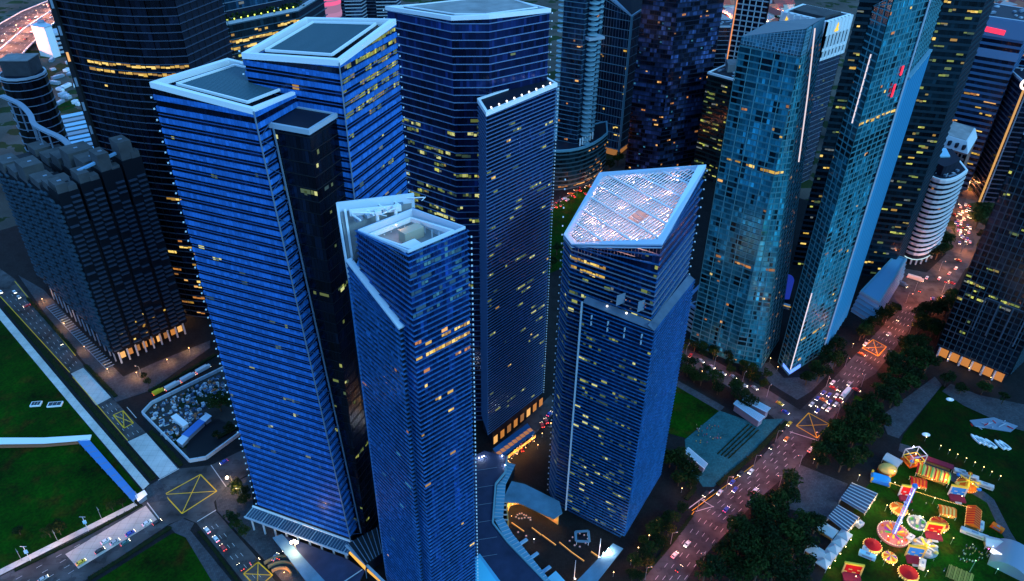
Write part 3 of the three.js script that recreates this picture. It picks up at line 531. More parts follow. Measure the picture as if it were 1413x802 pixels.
// lawns
lay('lawn', [[-40, 396], [0, 441], [195, 678], [186, 694], [0, 788], [-60, 815]], 0.05, M.grass, 'broad dark green lawn beside the crossroads');
lay('lawn', [[120, 810], [238, 736], [268, 740], [330, 815]], 0.05, M.grass, 'triangular green lawn between cross street and avenue');
lay('lawn', [[925, 528], [993, 566], [950, 606], [915, 596]], 0.05, M.grass, 'square lawn beside the blue plaza');
lay('lawn', [[752, 380], [752, 292], [800, 262], [830, 250], [800, 300], [775, 370]], 0.05, M.grass, 'lawn strip behind the lattice roof tower');
lay('lawn', [[1120, 830], [1192, 676], [1232, 634], [1300, 640], [1392, 720], [1420, 800], [1420, 830]], 0.04, M.grass, 'bright fairground lawn');
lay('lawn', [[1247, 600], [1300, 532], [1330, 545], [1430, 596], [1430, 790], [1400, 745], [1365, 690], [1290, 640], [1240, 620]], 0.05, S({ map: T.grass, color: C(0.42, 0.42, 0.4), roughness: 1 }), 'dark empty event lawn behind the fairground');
lay('lawn', [[1180, 545], [1215, 560], [1200, 580], [1165, 590]], 0.05, M.grass, 'small lawn among the park trees');
lay('lawn', [[42, 108], [52, 88], [66, 97], [70, 108], [58, 112]], 0.05, M.grass, 'small bright green triangle beneath the expressway');
lay('lawn', [[70, 150], [110, 132], [124, 132], [124, 140], [95, 150], [72, 158]], 0.05, M.grass, 'scrubby green strip on the building site');
// light paths
kerbed('path', [[-30, 392], [0, 426], [115, 563], [206, 668], [197, 676], [100, 562], [0, 442], [-30, 408]], M.concrete, 'pale concrete footpath along the big lawn');
kerbed('path', [[-30, 806], [0, 786], [185, 694], [190, 698], [0, 794], [-30, 812]], M.concrete, 'narrow footpath between lawn and cross street');
kerbed('path', [[25, 380], [60, 400], [110, 455], [150, 500], [170, 520], [215, 500], [290, 470], [290, 480], [205, 540], [160, 555], [108, 490], [60, 430]], M.paving, 'paved forecourt around the dark condominium');
kerbed('path', [[232, 726], [252, 716], [268, 722], [262, 732], [330, 815], [300, 815], [256, 742], [242, 736]], M.paving, 'corner footpath beside the triangular lawn');
kerbed('path', [[298, 690], [312, 672], [345, 656], [350, 705], [420, 770], [440, 815], [400, 815], [362, 770], [300, 706]], M.paving, 'paved forecourt in front of the striped tower');
kerbed('path', [[203, 672], [224, 660], [222, 664], [232, 690], [205, 694], [196, 684]], M.paving, 'rounded corner pavement beside the blue covered walkway');
kerbed('plaza_deck', [[945, 607], [993, 567], [1030, 580], [1082, 578], [1035, 628], [985, 672], [970, 672], [948, 640]], S({ map: T.paving, color: C(0.1, 0.55, 0.66), roughness: 0.8 }), 'blue-green paved plaza with planting strips');
kerbed('path', [[933, 524], [990, 556], [1000, 562], [993, 568], [928, 530]], M.paving, 'footpath along the square lawn');
kerbed('path', [[1100, 640], [1170, 668], [1150, 720], [1080, 700]], M.paving, 'paved park walk between the tree belts');
kerbed('path', [[1215, 575], [1290, 520], [1300, 532], [1240, 605], [1225, 600]], M.paving, 'paved promenade beside the event lawn');
kerbed('path', [[1242, 612], [1256, 616], [1292, 640], [1360, 680], [1372, 690], [1395, 735], [1430, 790], [1412, 790], [1378, 728], [1362, 694], [1290, 650], [1240, 622]], M.paving, 'raised boardwalk edging the fairground');
kerbed('path', [[1312, 530], [1350, 545], [1420, 560], [1430, 600], [1395, 590], [1330, 560], [1300, 540]], M.paving, 'grey terrace behind the event lawn');
kerbed('path', [[1040, 505], [1062, 500], [1082, 522], [1120, 520], [1160, 485], [1168, 490], [1120, 540], [1100, 552], [1064, 530]], M.paving, 'curving pavement at the foot of the sail towers');

// road paint
const paint = (name, segs, y, mat, label) => { const F = new Faces(); for (const [a, b, w] of segs) F.poly(strip(a, b, w).map(p => [p[0], y, p[1]])); return structure(name, F.geo(), mat, label); };
const L2 = (a, b, n, len, w) => { const s = [], d = [b[0] - a[0], b[1] - a[1]], l = Math.hypot(...d); for (let i = 0; i < n; i++) { const t = (i + 0.5) / n * l; s.push([[a[0] + d[0] * (t - len / 2) / l, a[1] + d[1] * (t - len / 2) / l], [a[0] + d[0] * (t + len / 2) / l, a[1] + d[1] * (t + len / 2) / l], w]); } return s; };
const mixp = (a, b, t) => [a[0] + (b[0] - a[0]) * t, a[1] + (b[1] - a[1]) * t];
function lanes(left, right, k, step) { const out = []; for (let j = 1; j < k; j++) for (let i = 0; i + 1 < left.length; i++) { const a = mixp(left[i], right[i], j / k), b = mixp(left[i + 1], right[i + 1], j / k), l = Math.hypot(b[0] - a[0], b[1] - a[1]); out.push(...L2(a, b, Math.max(1, Math.round(l / step)), step * 0.34, 0.2)); } return out; }
paint('road_marking', lanes(gp([[890, 806], [963, 707], [1040, 646], [1095, 584]]), gp([[950, 806], [1010, 728], [1040, 693], [1105, 634]]), 6, 9).concat(lanes(gp([[1120, 552], [1146, 530], [1190, 482], [1250, 420]]), gp([[1160, 568], [1186, 532], [1222, 498], [1278, 424]]), 6, 9)), 0.05, M.paint, 'white lane dashes on the wide avenue');
paint('road_marking', lanes(gp([[0, 411], [96, 516]]), gp([[28, 398], [112, 500]]), 4, 8).concat(lanes(gp([[133, 561], [174, 608]]), gp([[155, 552], [200, 597]]), 4, 7), lanes(gp([[0, 800], [90, 752], [200, 696]]), gp([[60, 826], [112, 792], [222, 722]]), 5, 8), lanes(gp([[276, 728], [340, 806]]), gp([[300, 716], [372, 800]]), 4, 8), lanes(gp([[96, 517], [132, 558]]), gp([[114, 508], [152, 548]]), 4, 10), lanes(gp([[178, 611], [220, 659]]), gp([[203, 600], [243, 646]]), 4, 10)), 0.06, M.paint, 'white lane dashes on the crossroads streets');
paint('road_marking', [[g2(203, 694), g2(222, 719), 0.5], [g2(218, 663), g2(247, 647), 0.5], [g2(175, 562), g2(188, 577), 0.4], [g2(291, 642), g2(312, 672), 0.4], [g2(272, 720), g2(298, 704), 0.5], [g2(950, 702), g2(985, 676), 0.5], [g2(968, 690), g2(985, 700), 0.4], [g2(960, 706), g2(985, 699), 0.4], [g2(1090, 596), g2(1128, 608), 0.5]], 0.065, M.paint, 'white stop lines at the junctions');
const yel = pts => { const q = gp(pts), s = []; for (let i = 0; i < 4; i++) s.push([q[i], q[(i + 1) % 4], 0.55]); s.push([q[0], q[2], 0.4], [q[1], q[3], 0.4]); return s; };
paint('box_junction', yel([[226.6, 682.6], [276.5, 655], [299, 678], [251, 709]]), 0.07, M.yellow, 'large yellow crossed box painted on the crossroads');
paint('box_junction', yel([[156, 573], [169.5, 567], [184, 584], [171, 591]]), 0.07, M.yellow, 'small yellow crossed box near the storage yard');
paint('box_junction', yel([[336, 792], [356, 776], [376, 794], [355, 812]]), 0.07, M.yellow, 'yellow crossed box beside the striped tower forecourt');
paint('box_junction', yel([[1099, 588], [1116, 570], [1145, 586], [1127.5, 604.6]]), 0.07, M.yellow, 'yellow crossed box on the avenue by the blue plaza');
paint('box_junction', yel([[1190, 480.5], [1205, 468.7], [1223.4, 478.8], [1211.7, 491.6]]), 0.07, M.yellow, 'yellow crossed box on the avenue by the sail tower');
paint('road_line', [[g2(0, 409), g2(96, 514), 0.5], [g2(100, 520), g2(176, 608), 0.4], [g2(20, 388), g2(104, 491), 0.4], [g2(955, 705), g2(1040, 642), 0.35], [g2(884, 802), g2(958, 706), 0.35]], 0.06, M.yellow, 'yellow kerb lines along the streets');

// ================================================================ towers round about
const off = (p, dx, df) => [p[0] + dx, p[1] - df];
// ---- dark condominium cluster
{
  const N = thing('condominium', 'dark condominium cluster with staggered balconies and boxy stepped roofs', 'apartment block');
  const o = g2(163, 505), of = [o[0], -o[1]], u = [0.681, 0.732], w = [-0.736, 0.677];
  const L = (a, b) => W2(of[0] + u[0] * a + w[0] * b, of[1] + u[1] * a + w[1] * b);
  const wallM = S({ color: C(0.008, 0.01, 0.015), roughness: 0.8 }), boxM = S({ map: T.roof, color: C(0.28, 0.29, 0.31), roughness: 0.9 }), slabM = S({ color: C(0.035, 0.05, 0.075), roughness: 0.7 });
  const slabs = [];
  for (let i = 0; i < 4; i++) slabs.push([i * 13, 0, 11.6, 16, 126 + [0, 2, 5, 8][i]]);
  for (let j = 0; j < 5; j++) slabs.push([2, 18 + j * 24, 18, 21.5, 118 - j * 5]), slabs.push([24, 22 + j * 24, 20, 20, 122 - j * 6]);
  slabs.push([0, 0.6, 6, 17, 122]);
  for (const [a, b, du, dw, h] of slabs) part(N, 'wing', prism([L(a, b), L(a + du, b), L(a + du, b + dw), L(a, b + dw)], 10, h), wallM);
  part(N, 'core', prism([L(1.5, 1.5), L(50, 1.5), L(44, 132), L(4, 132)], 8, 104), M.dark);
  // roof boxes
  for (const [a, b, du, dw, h] of slabs) {
    const t = h + rr(4, 13), k = rr(0.55, 0.85);
    part(N, 'roof_box', prism([L(a + 0.6, b + 1), L(a + du * k, b + 1), L(a + du * k, b + dw * 0.8), L(a + 0.6, b + dw * 0.8)], h - 0.5, t), boxM);
    const p = L(a + du * 0.4, b + dw * 0.4); part(N, 'roof_hatch', new Faces().box(p[0], t + 0.05, p[1], 2.2, 0.5, 1.6, 0.8).geo(), M.alud);
    part(N, 'roof_box', prism([L(a + du * 0.55, b + 0.4), L(a + du - 0.3, b + 0.4), L(a + du - 0.3, b + dw * 0.4), L(a + du * 0.55, b + dw * 0.4)], h - 0.5, h + rr(1.5, 4)), boxM);
  }
  // balconies on the face towards the street corner
  const rotU = Math.atan2(u[1], u[0]), rotW = Math.atan2(w[1], w[0]), B = new THREE.BoxGeometry(4.9, 0.9, 1.5), Bs = new THREE.BoxGeometry(4.3, 1.1, 1.4);
  let c = 0;
  for (let i = 0; i < 4; i++) for (let k = 0; k < 34; k++) for (let s = 0; s < 2; s++) { if (c >= 290) break; if ((k + s) % 2 && R() < 0.25) continue; const y = 12.5 + k * 3.3 + (s ? 1.2 : 0), p = L(i * 13 + 2.9 + s * 5.6, -0.75); const m = part(N, 'balcony', B, slabM); m.position.set(p[0], y, p[1]); m.rotation.y = rotU; c++; }
  const im = new THREE.InstancedMesh(Bs, S({ color: C(0.035, 0.07, 0.1), roughness: 0.7 }), 5 * 4 * 34), mt = new THREE.Matrix4(), q = new THREE.Quaternion().setFromAxisAngle(new V(0, 1, 0), rotW); let n = 0;
  for (let j = -1; j < 5; j++) for (let k = 0; k < 33; k++) for (let s = 0; s < 3; s++) { const b = j < 0 ? 2.6 + s * 4.9 : 20.5 + j * 24 + s * 7, h = j < 0 ? 120 : 118 - j * 5, y = 12 + k * 3.3 + (s % 2) * 1.6; if (y > h - 1 || n >= im.count) continue; const p = L(j < 0 ? -0.7 : 1.3, b + 1 + (k % 2) * 1.4); im.setMatrixAt(n++, mt.compose(new V(p[0], y, p[1]), q, new V(1, 1, 1))); }
  im.count = n; im.name = 'balcony_rows'; im.castShadow = im.receiveShadow = true; im.userData.kind = 'stuff'; N.add(im);
  for (let i = 0; i < 9; i++) { const p = L(3 + i * 5.6, 1.2); part(N, 'column', new THREE.CylinderGeometry(0.6, 0.6, 10, 10).translate(p[0], 5, p[1]), M.alu); }
  for (let i = 0; i < 14; i++) { const p = L(1.2, 6 + i * 8); part(N, 'column', new THREE.CylinderGeometry(0.5, 0.5, 10, 10).translate(p[0], 5, p[1]), M.alud); }
  for (let i = 0; i < 10; i++) { const p = L(rr(4, 48), -0.35), m = part(N, 'lit_window', planeGeo, pick(LIT.gold)); m.position.set(p[0], rr(14, 30), p[1]); m.scale.set(1.4, 1.2, 1); m.rotation.y = rotU; }
  part(N, 'skybridge', new Faces().bar(v3(L(16, 8), 133), v3(L(40, 8), 137), 2.2, 1.2).geo(), S({ color: C(0.2, 0.4, 0.6), roughness: 0.5 }));
  // warm lit lobby under the corner
  for (let i = 0; i < 9; i++) { const p = L(6 + i * 5, 4); const m = part(N, 'lit_window', planeGeo, pick(LIT.orange)); m.position.set(p[0], 4, p[1]); m.scale.set(3.2, 5, 1); m.rotation.y = rotU; }
  part(N, 'trellis', (() => { const F = new Faces(); for (let i = 0; i < 30; i++) F.bar(v3(L(-8, i * 3.4 - 2), 4), v3(L(-2.5, i * 3.4 - 2), 4), 0.5, 0.3); F.bar(v3(L(-8, -3), 3.7), v3(L(-8, 98), 3.7), 0.3); return F.geo(); })(), M.alud);
  var LN = L;
}
// generic tower: outline from ground pixels
const tw = (name, label, cat, spec) => { const t = thing(name, label, cat); storeys(t, spec); if (spec.rim !== 0) rim(t, spec.top ?? spec.bot, spec.roof, spec.rimW ?? 0.8, 0.5, spec.rimMat ?? M.alu, spec.roofMat ?? M.roof, 0.6);
  if (typeof spec.roof === 'number') { const q = spec.top ?? spec.bot, cx = q.reduce((a, p) => a + p[0], 0) / q.length, cz = q.reduce((a, p) => a + p[1], 0) / q.length; for (let i = 0; i < 9; i++) { const p = mixp([cx, cz], q[i % q.length], rr(0.2, 0.72)), hh = rr(0.8, 2.6); part(t, i % 3 ? 'roof_unit' : 'roof_duct', new Faces().box(p[0], spec.roof + hh / 2 - 0.6, p[1], i % 3 ? rr(1.5, 4) : rr(5, 9), hh, rr(1, 2.6), 0.5).geo(), i % 2 ? M.alu : M.alud); } }
  return t; };
// ---- round dark tower behind the condominium, with a curved skybridge
{
  const c = g2(95, 285), pts = []; for (let i = 0; i < 14; i++) { const a = -i / 14 * 2 * Math.PI; pts.push([c[0] + 17 * Math.cos(a), c[1] + 17 * Math.sin(a)]); }
  const t = tw('round_tower', 'dark round apartment tower with a grey rooftop box', 'apartment tower', { bot: pts, roof: 122, fl: 6.6, band: 0.5, out: 0.5, bandMat: M.alud, tint: [0.006, 0.008, 0.014], pane: 3, rimW: 0.7 });
  part(t, 'roof_box', prism([[c[0] - 12, c[1] - 9], [c[0] + 11, c[1] - 11], [c[0] + 12, c[1] + 8], [c[0] - 10, c[1] + 9]], 118, 134), S({ map: T.roof, color: C(0.2, 0.21, 0.24), roughness: 0.9 }));
  part(t, 'roof_slab', prism([[c[0] - 12.5, c[1] - 9.5], [c[0] + 11.5, c[1] - 11.5], [c[0] + 12.5, c[1] + 8.5], [c[0] - 10.5, c[1] + 9.5]], 134, 134.6), S({ map: T.roof, color: C(0.7, 0.72, 0.76), roughness: 0.9 }));
  const sb = thing('skybridge', 'winding pale footbridge between the dark roof terraces', 'skybridge');
  const cv = new THREE.CatmullRomCurve3([[2, 133], [14, 138], [28, 145], [42, 160], [47, 172], [60, 180], [85, 192], [103, 210]].map(q => G(q[0], q[1], 122)));
  const F = new Faces(), F2 = new Faces(); for (let i = 0; i < 40; i++) { const a = cv.getPoint(i / 40), b = cv.getPoint((i + 1) / 40); F.bar(a.toArray(), b.toArray(), 3.4, 0.8); F2.bar([a.x, a.y + 1, a.z], [b.x, b.y + 1, b.z], 3.8, 0.2); }
  part(sb, 'deck', F.geo(), M.alu); part(sb, 'railing', F2.geo(), M.alud);
  for (let i = 1; i < 8; i++) { const a = cv.getPoint(i / 8); part(sb, 'strut', new Faces().bar([a.x, a.y - 22, a.z], [a.x, a.y - 0.4, a.z], 0.8).geo(), M.alud); }
}
// ---- black curved tower with gold bands
{
  const a = g2(205, 420), b = g2(275, 446), c = g2(338, 436), pts = []; for (let i = 0; i <= 8; i++) { const t = i / 8, m = mixp(mixp(a, b, t), mixp(b, c, t), t); pts.push(m); }
  const d = off(c, 12, 42), e = off(a, 18, 46);
  const h = 250;
  const top = hAt(a, 84), row = y => Math.round((hAt(a, y)) / 4.6);
  const t = tw('black_curved_tower', 'black curved tower with three glowing gold window bands', 'tower', { bot: pts.concat([d, e]), roof: h, fl: 4.6, band: 0.42, out: 0.5, bandMat: S({ color: C(0.05, 0.07, 0.11), roughness: 0.5 }), tint: [0.004, 0.006, 0.014], pane: 3, fins: 6.5, finMat: M.dark,
    lit: (f, k, s, y) => { if (f > 7) return null; const r0 = row(84), r1 = row(93), r2 = row(101); if ([r0, r1, r2].includes(k)) return f > 0 ? [0.9, 'gold', 3, 7] : null; if (k === 12 || k === 20) return f > 3 ? [0.9, 'gold', 3, 6] : null; if (k < 14 && f > 2) return [0.22, R() < 0.4 ? 'gold' : 'orange', 1, 3]; return [0.006, 'gold', 1, 1]; }, hide: f => f > 7, most: 290 });
  // corner strip with warm lamps
  const e0 = off(a, -1.2, -1.2); part(t, 'corner_strip', new Faces().bar(v3(e0, 0), v3(e0, h - 2), 3, 3).geo(), M.dark);
  for (let i = 0; i < 12; i++) part(t, 'corner_lamp', new Faces().box(e0[0] + 0.4, 60 + i * 15.5, e0[1] + 1.6, 1.6, 5.5, 0.4, 0.5).geo(), i % 4 ? M.alud : pick(LIT.orange));
}
// ---- terraced tower with roof garden
{
  const a = g2(335, 405), b = g2(458, 352), c = off(b, 8, 45), d = off(a, 10, 55), h = hAt(a, 38) - 2;
  const pts = [a, b, c, d];
  const t = tw('terraced_garden_tower', 'dark terraced tower with planted roof garden and glowing gold floors', 'tower', { bot: pts, roof: h, fl: 4.6, band: 0.5, out: 0.6, bandMat: S({ color: C(0.05, 0.09, 0.12), roughness: 0.5 }), tint: [0.006, 0.014, 0.02], pane: 2.4,
    lit: (f, k, s, y) => f === 0 ? (y > h - 20 && y < h - 8 ? (k % 2 ? [0.8, 'gold', 4, 8] : [0.35, 'gold', 1, 4]) : y > h - 34 && y < h - 20 ? [0.5, 'green', 2, 5] : [0.02, 'gold', 1, 2]) : null, hide: f => f > 0, most: 200 });
  const in1 = grow(ccw(pts), -9);
  storeys(t, { bot: in1, y0: h, roof: h + 26, fl: 5, band: 0.4, out: 0.2, bandMat: M.alud, tint: [0.012, 0.04, 0.075], pane: 2, lit: (f, k) => f === 0 ? [0.02, 'green', 1, 2] : null });
  rim(t, in1, h + 26, 0.8, 0.5, M.alud, M.roof, 0.5);
  var gardenTower = { t, a, b, h };
  const fin = off(a, -4, -3); part(t, 'side_fin', new Faces().bar(v3(fin, 0), v3(fin, h + 12), 9, 7).geo(), M.dark);
  for (let i = 0; i < 10; i++) part(t, 'fin_panel', new Faces().box(fin[0] + 2, h - 6 - i * 9, fin[1] + 5.1, 3, 5, 0.3, 0.4).geo(), i % 3 ? M.alud : LIT.orange[1]);
}
// ---- far pink-lit round tower and far blocks behind the striped tower
{
  const p = W2(-182, 760), t = thing('pink_lit_tower', 'far round tower glowing pink in stacked bands', 'tower'); const y0 = hAt(p, 22);
  part(t, 'shaft', new THREE.CylinderGeometry(14, 14, y0, 24).translate(p[0], y0 / 2, p[1]), M.core);
  for (let i = 0; i < 6; i++) part(t, 'lit_band', new THREE.CylinderGeometry(14, 14, 3.6, 28).translate(p[0], y0 + (i ? 9 + i * 5 : 3.4), p[1]), i ? E(1, 0.12, 0.32, 0.75) : E(0.7, 0.3, 0.55, 0.5));
  part(t, 'drum', new THREE.CylinderGeometry(13.6, 13.6, 40, 28).translate(p[0], y0 + 20, p[1]), E(0.6, 0.28, 0.5, 0.42));
}
for (const [x, y, w, d, h, k] of [[446, 42, 26, 30, 62, 0], [468, 34, 30, 26, 40, 1], [490, 40, 24, 24, 74, 2], [512, 30, 34, 30, 52, 3], [535, 36, 30, 26, 66, 4], [452, 8, 60, 40, 40, 5], [500, 6, 50, 40, 34, 6], [398, 10, 30, 40, 90, 7]]) {
  const p = g2(x, y), q = [[p[0] - w / 2, p[1]], [p[0] + w / 2, p[1] - 4], [p[0] + w / 2 + 4, p[1] - d], [p[0] - w / 2 + 4, p[1] - d + 4]];
  const t = tw('far_office_block', ['far slim blue office block behind the striped tower roof', 'far low block with pale roof', 'far tall dark block beside the yellow sign', 'far dark block carrying a bright yellow sign', 'far dark block next to the folded tower', 'far wide city block with pale ledges', 'far wide city block behind the yellow sign block', 'far dark tower beside the pink-lit tower'][k], 'office block', { bot: q, roof: h, fl: 5, band: 1.3, out: 0.3, bandMat: k % 2 ? M.alud : M.alu, pane: 4, tint: [0.02, 0.04, 0.08], lit: f => f === 0 ? [0.03, 'cool', 1, 2] : null });
  for (let i = 0; i < 5; i++) part(t, 'roof_plant', new Faces().box(p[0] + rr(-w / 3, w / 3), h + 1, p[1] - rr(4, d - 4), rr(4, 9), rr(2, 4), rr(3, 7)).geo(), i % 2 ? M.white : M.alu);
  if (k === 3) part(t, 'sign_panel', new Faces().box(p[0], h + 8, p[1] + 1, 26, 8, 1).geo(), E(1, 0.72, 0.03, 1.3));
}
// ---- balcony tower on a rounded podium
{
  const a = g2(766, 246), b = g2(792, 252), c = g2(812, 240), d = off(c, 6, 30), e = off(a, 6, 34), h = 240;
  const t = tw('balcony_tower', 'teal apartment tower with rows of rounded balconies above a rounded podium', 'apartment tower', { bot: [a, b, c, d, e], y0: 36, roof: h, fl: 4.4, band: 0.7, out: 0.2, bandMat: S({ color: C(0.08, 0.16, 0.22), roughness: 0.6 }), tint: [0.012, 0.03, 0.06], pane: 1.8, lit: f => f < 2 ? [0.012, 'orange', 1, 2] : null, hide: f => f > 1 });
  const bal = new THREE.CylinderGeometry(4.6, 4.6, 0.9, 14, 1), bal2 = new THREE.CylinderGeometry(3.4, 3.4, 0.9, 12, 1), bm = S({ color: C(0.24, 0.42, 0.5), roughness: 0.6 });
  for (let k = 0; k < 46; k++) { const y = 40 + k * 4.4; if (k === 22) continue; let m = part(t, 'balcony', bal, bm); m.position.set(b[0] + 8, y, b[1] - 3); m = part(t, 'balcony', bal, bm); m.position.set(c[0] - 2, y + 1.5, c[1] - 1); m = part(t, 'balcony', bal2, bm); m.position.set(a[0] - 1, y, a[1] - 3); }
  part(t, 'sky_terrace', new Faces().box(b[0] + 10, 138, b[1] - 4, 16, 2.2, 9, 0.5).geo(), M.alu);
  const pod = thing('podium', 'rounded dark teal podium with warm arches under the balcony tower', 'podium');
  const A = g2(756, 262), Bq = g2(806, 266), Cq = g2(834, 236), pts = []; for (let i = 0; i <= 7; i++) { const s = i / 7; pts.push(mixp(mixp(A, Bq, s), mixp(Bq, Cq, s), s)); }
  storeys(pod, { bot: pts.concat([off(Cq, 2, 30), off(A, 2, 40)]), roof: 40, fl: 4.4, band: 1.2, out: 0.3, bandMat: S({ color: C(0.05, 0.1, 0.12), roughness: 0.7 }), tint: [0.01, 0.03, 0.04], pane: 3, lit: (f, k) => k === 0 ? [0.5, 'orange', 1, 2] : f > 3 ? [0.12, 'orange', 1, 1] : null, hide: f => f > 6 });
  rim(pod, pts.concat([off(Cq, 2, 30), off(A, 2, 40)]), 40, 1.2, 0.8, M.teal, M.roof, 0.8);
  for (let i = 0; i < 6; i++) { const q = mixp(b, c, i / 6); part(pod, 'roof_column', new Faces().bar(v3(off(q, 3, -4), 40), v3(off(q, 3, -4), 47), 1.2).geo(), M.white); }
}
// ---- slim grey glass office
{
  const a = g2(814, 208), b = g2(853, 218), c = g2(872, 204), d = off(a, 30, 26), h = [hAt(a, -12), hAt(b, 22), hAt(c, 8), 0]; h[3] = h[0] + h[2] - h[1];
  const t = tw('slim_glass_office', 'slim grey glass office tower with a slanted roof', 'office tower', { bot: [a, b, c, d], y0: 8, roof: h, fl: 8.6, band: 0.6, out: 0.25, bandMat: M.teal, tint: [0.022, 0.05, 0.09], pane: 1.8, fins: 3, finMat: M.alud, lit: (f, k) => f === 0 ? [0.03, 'gold', 1, 3] : null, hide: f => f > 1, rimMat: S({ color: C(0.35, 0.5, 0.62), roughness: 0.5 }), rimW: 3 });
  part(t, 'corner_fin', new Faces().bar(v3(off(b, 0, -0.6), 4), v3(off(b, 0, -0.6), h[1]), 2.2).geo(), M.teal);
  part(t, 'lobby', prism([off(a, 3, 3), off(b, 0, 4), off(c, -3, 3), d], 0, 8), LIT.orange[1]);
}
// ---- dark residential slab
{
  const a = g2(862, 234), b = g2(905, 242), c = g2(962, 230), d = off(c, 8, 34), e = off(a, 10, 34);
  const t = thing('dark_apartment_slab', 'broad dark apartment tower with rows of pale window strips', 'apartment tower');
  storeys(t, { bot: [a, b, c, d, e], roof: 235, fl: 4.1, band: 0.7, out: 0.3, bandMat: S({ color: C(0.018, 0.022, 0.04), roughness: 0.7 }), tint: [0.012, 0.02, 0.05], pane: 2, hide: f => f > 1,
    vary: (f, k, s) => { const g = lat[(k * 31 + Math.floor(s * 6 + lat[k]) * 17 + f * 7) % 4096]; return g > 0.5 ? 3.4 : 0.5; }, lit: (f, k, s) => R() < 0.3 ? [0.07, 'cool', 1, 1] : [0.02, 'orange', 1, 2], most: 299 });
}
// ---- dark block with green-gold windows and white rim
{
  const h = 104, q = [[977, 100], [1012, 109.5], [1046, 92], [1017, 82.5]].map(p => g2(p[0], p[1], h));
  const t = tw('white_rimmed_block', 'dark green office block with a white rimmed flat roof', 'office block', { bot: q, roof: h, fl: 4.6, band: 1.4, out: 0.12, bandMat: S({ color: C(0.012, 0.03, 0.03), roughness: 0.7 }), tint: [0.006, 0.016, 0.02], pane: 2.2, lit: f => f === 0 ? [0.18, 'green', 1, 4] : null, hide: f => f > 1, rimMat: M.white, rimW: 1.4, roofMat: M.roof });
  const c = mixp(q[1], q[3], 0.45); part(t, 'roof_box', prism([off(c, -9, -7), off(c, 11, -5), off(c, 11, 12), off(c, -7, 10)], h - 0.5, h + 7), S({ map: T.roof, color: C(0.55, 0.6, 0.68), roughness: 0.9 }));
}
// ---- far white grid tower with orange lit edge
{
  const a = g2(986, 188), b = g2(1024, 196), c = off(b, 10, 34), d = off(a, 8, 34);
  const t = tw('white_grid_tower', 'far white gridded tower with an orange lit corner edge', 'tower', { bot: [a, b, c, d], roof: 230, fl: 5.2, band: 1.2, out: 0.3, bandMat: M.alu, tint: [0.008, 0.012, 0.03], pane: 3, fins: 6, finW: 1.1, finMat: M.alu, hide: f => f > 1, lit: f => [0.004, 'orange', 1, 1] });
  const p = off(a, -0.8, -0.8); part(t, 'light_strip', new Faces().bar(v3(p, 30), v3(p, 229), 0.9).geo(), E(1, 0.34, 0.1, 0.9));
}
for (const [x, y, w, d, h, k] of [[968, 150, 26, 30, 96, 0], [988, 168, 22, 24, 70, 1]]) {
  const p = g2(x, y); tw('far_dark_block', ['far dark block with pale edge behind the apartment slab', 'far low dark block beside the white gridded tower'][k], 'office block', { bot: [[p[0], p[1]], [p[0] + w, p[1] - 2], [p[0] + w + 5, p[1] - d], [p[0] + 5, p[1] - d]], roof: h, fl: 5, band: 0.5, out: 0.15, bandMat: M.alud, tint: [0.01, 0.018, 0.035], pane: 3 });
}
// ---- first sail tower
const sailBand = S({ color: C(0.05, 0.2, 0.24), roughness: 0.45 }), sailFin = S({ color: C(0.1, 0.3, 0.34), roughness: 0.5 });
const sailLit = (f, k) => R() < 0.7 ? [0.010, 'orange', 1, 2] : [0.012, 'gold', 1, 1];
{
  const bot = [g2(952, 474), g2(1012, 500), g2(1050, 508), g2(1074, 470), off(g2(952, 474), 26, 30)], H = 206;
  const top = [g2(1021, 62, H), g2(1104, 79, H), g2(1113, 74, H), g2(1136, 36, H), g2(1060, 40, H)];
  const t = thing('sail_tower', 'teal glass tower with curved facade, slanted glass crown and white light line', 'residential tower');
  storeys(t, { bot, top, roof: H, fl: 3.6, band: 0.75, out: 0.25, bandMat: sailBand, tint: [0.016, 0.15, 0.2], pane: 1.8, fins: 7.2, finMat: sailFin, finW: 0.28, finD: 0.4, hide: f => f > 3, lit: (f, k) => f < 2 ? (k === 20 ? [0.2, 'orange', 2, 4] : k === 38 ? [0.4, 'gold', 2, 5] : sailLit(f, k)) : f === 2 ? [0.03, 'orange', 1, 1] : null, vary: (f, k, s) => { const g = lat[(Math.floor(k / 2) * 29 + Math.floor(s * 11) * 13 + f) % 4096]; return f > 1 ? 0.35 : g > 0.86 ? 0.15 : 0.9 + 1.2 * g; } });
  // slanted glass crown
  const ch = [hAt(top[0], 50), hAt(top[1], 40), hAt(top[2], 34), hAt(top[3], 24), hAt(top[4], 30)];
  storeys(t, { bot: top, y0: H, roof: ch, fl: 1.8, band: 0.22, out: 0.05, bandMat: M.teal, bandName: 'crown_rail', tint: [0.05, 0.2, 0.26], pane: 1.8, fins: 1.8, finW: 0.22, finMat: M.teal, inset: 0.4, coreMat: S({ color: C(0.02, 0.07, 0.09), roughness: 0.4 }) });
  const s0 = G(1116, 36, 222), pts = [[1116, 38, 0.97], [1110, 130, 0.72], [1098, 222, 0.5]].map(q => { const a = mixp(bot[2], top[2], q[2]); return [a[0] + 0.4, hAt(a, q[1]), a[1] + 1.4]; });
  for (let i = 0; i < 2; i++) part(t, 'light_line', new Faces().bar(pts[i], pts[i + 1], 0.5).geo(), E(0.95, 0.8, 0.85, 0.75));
}
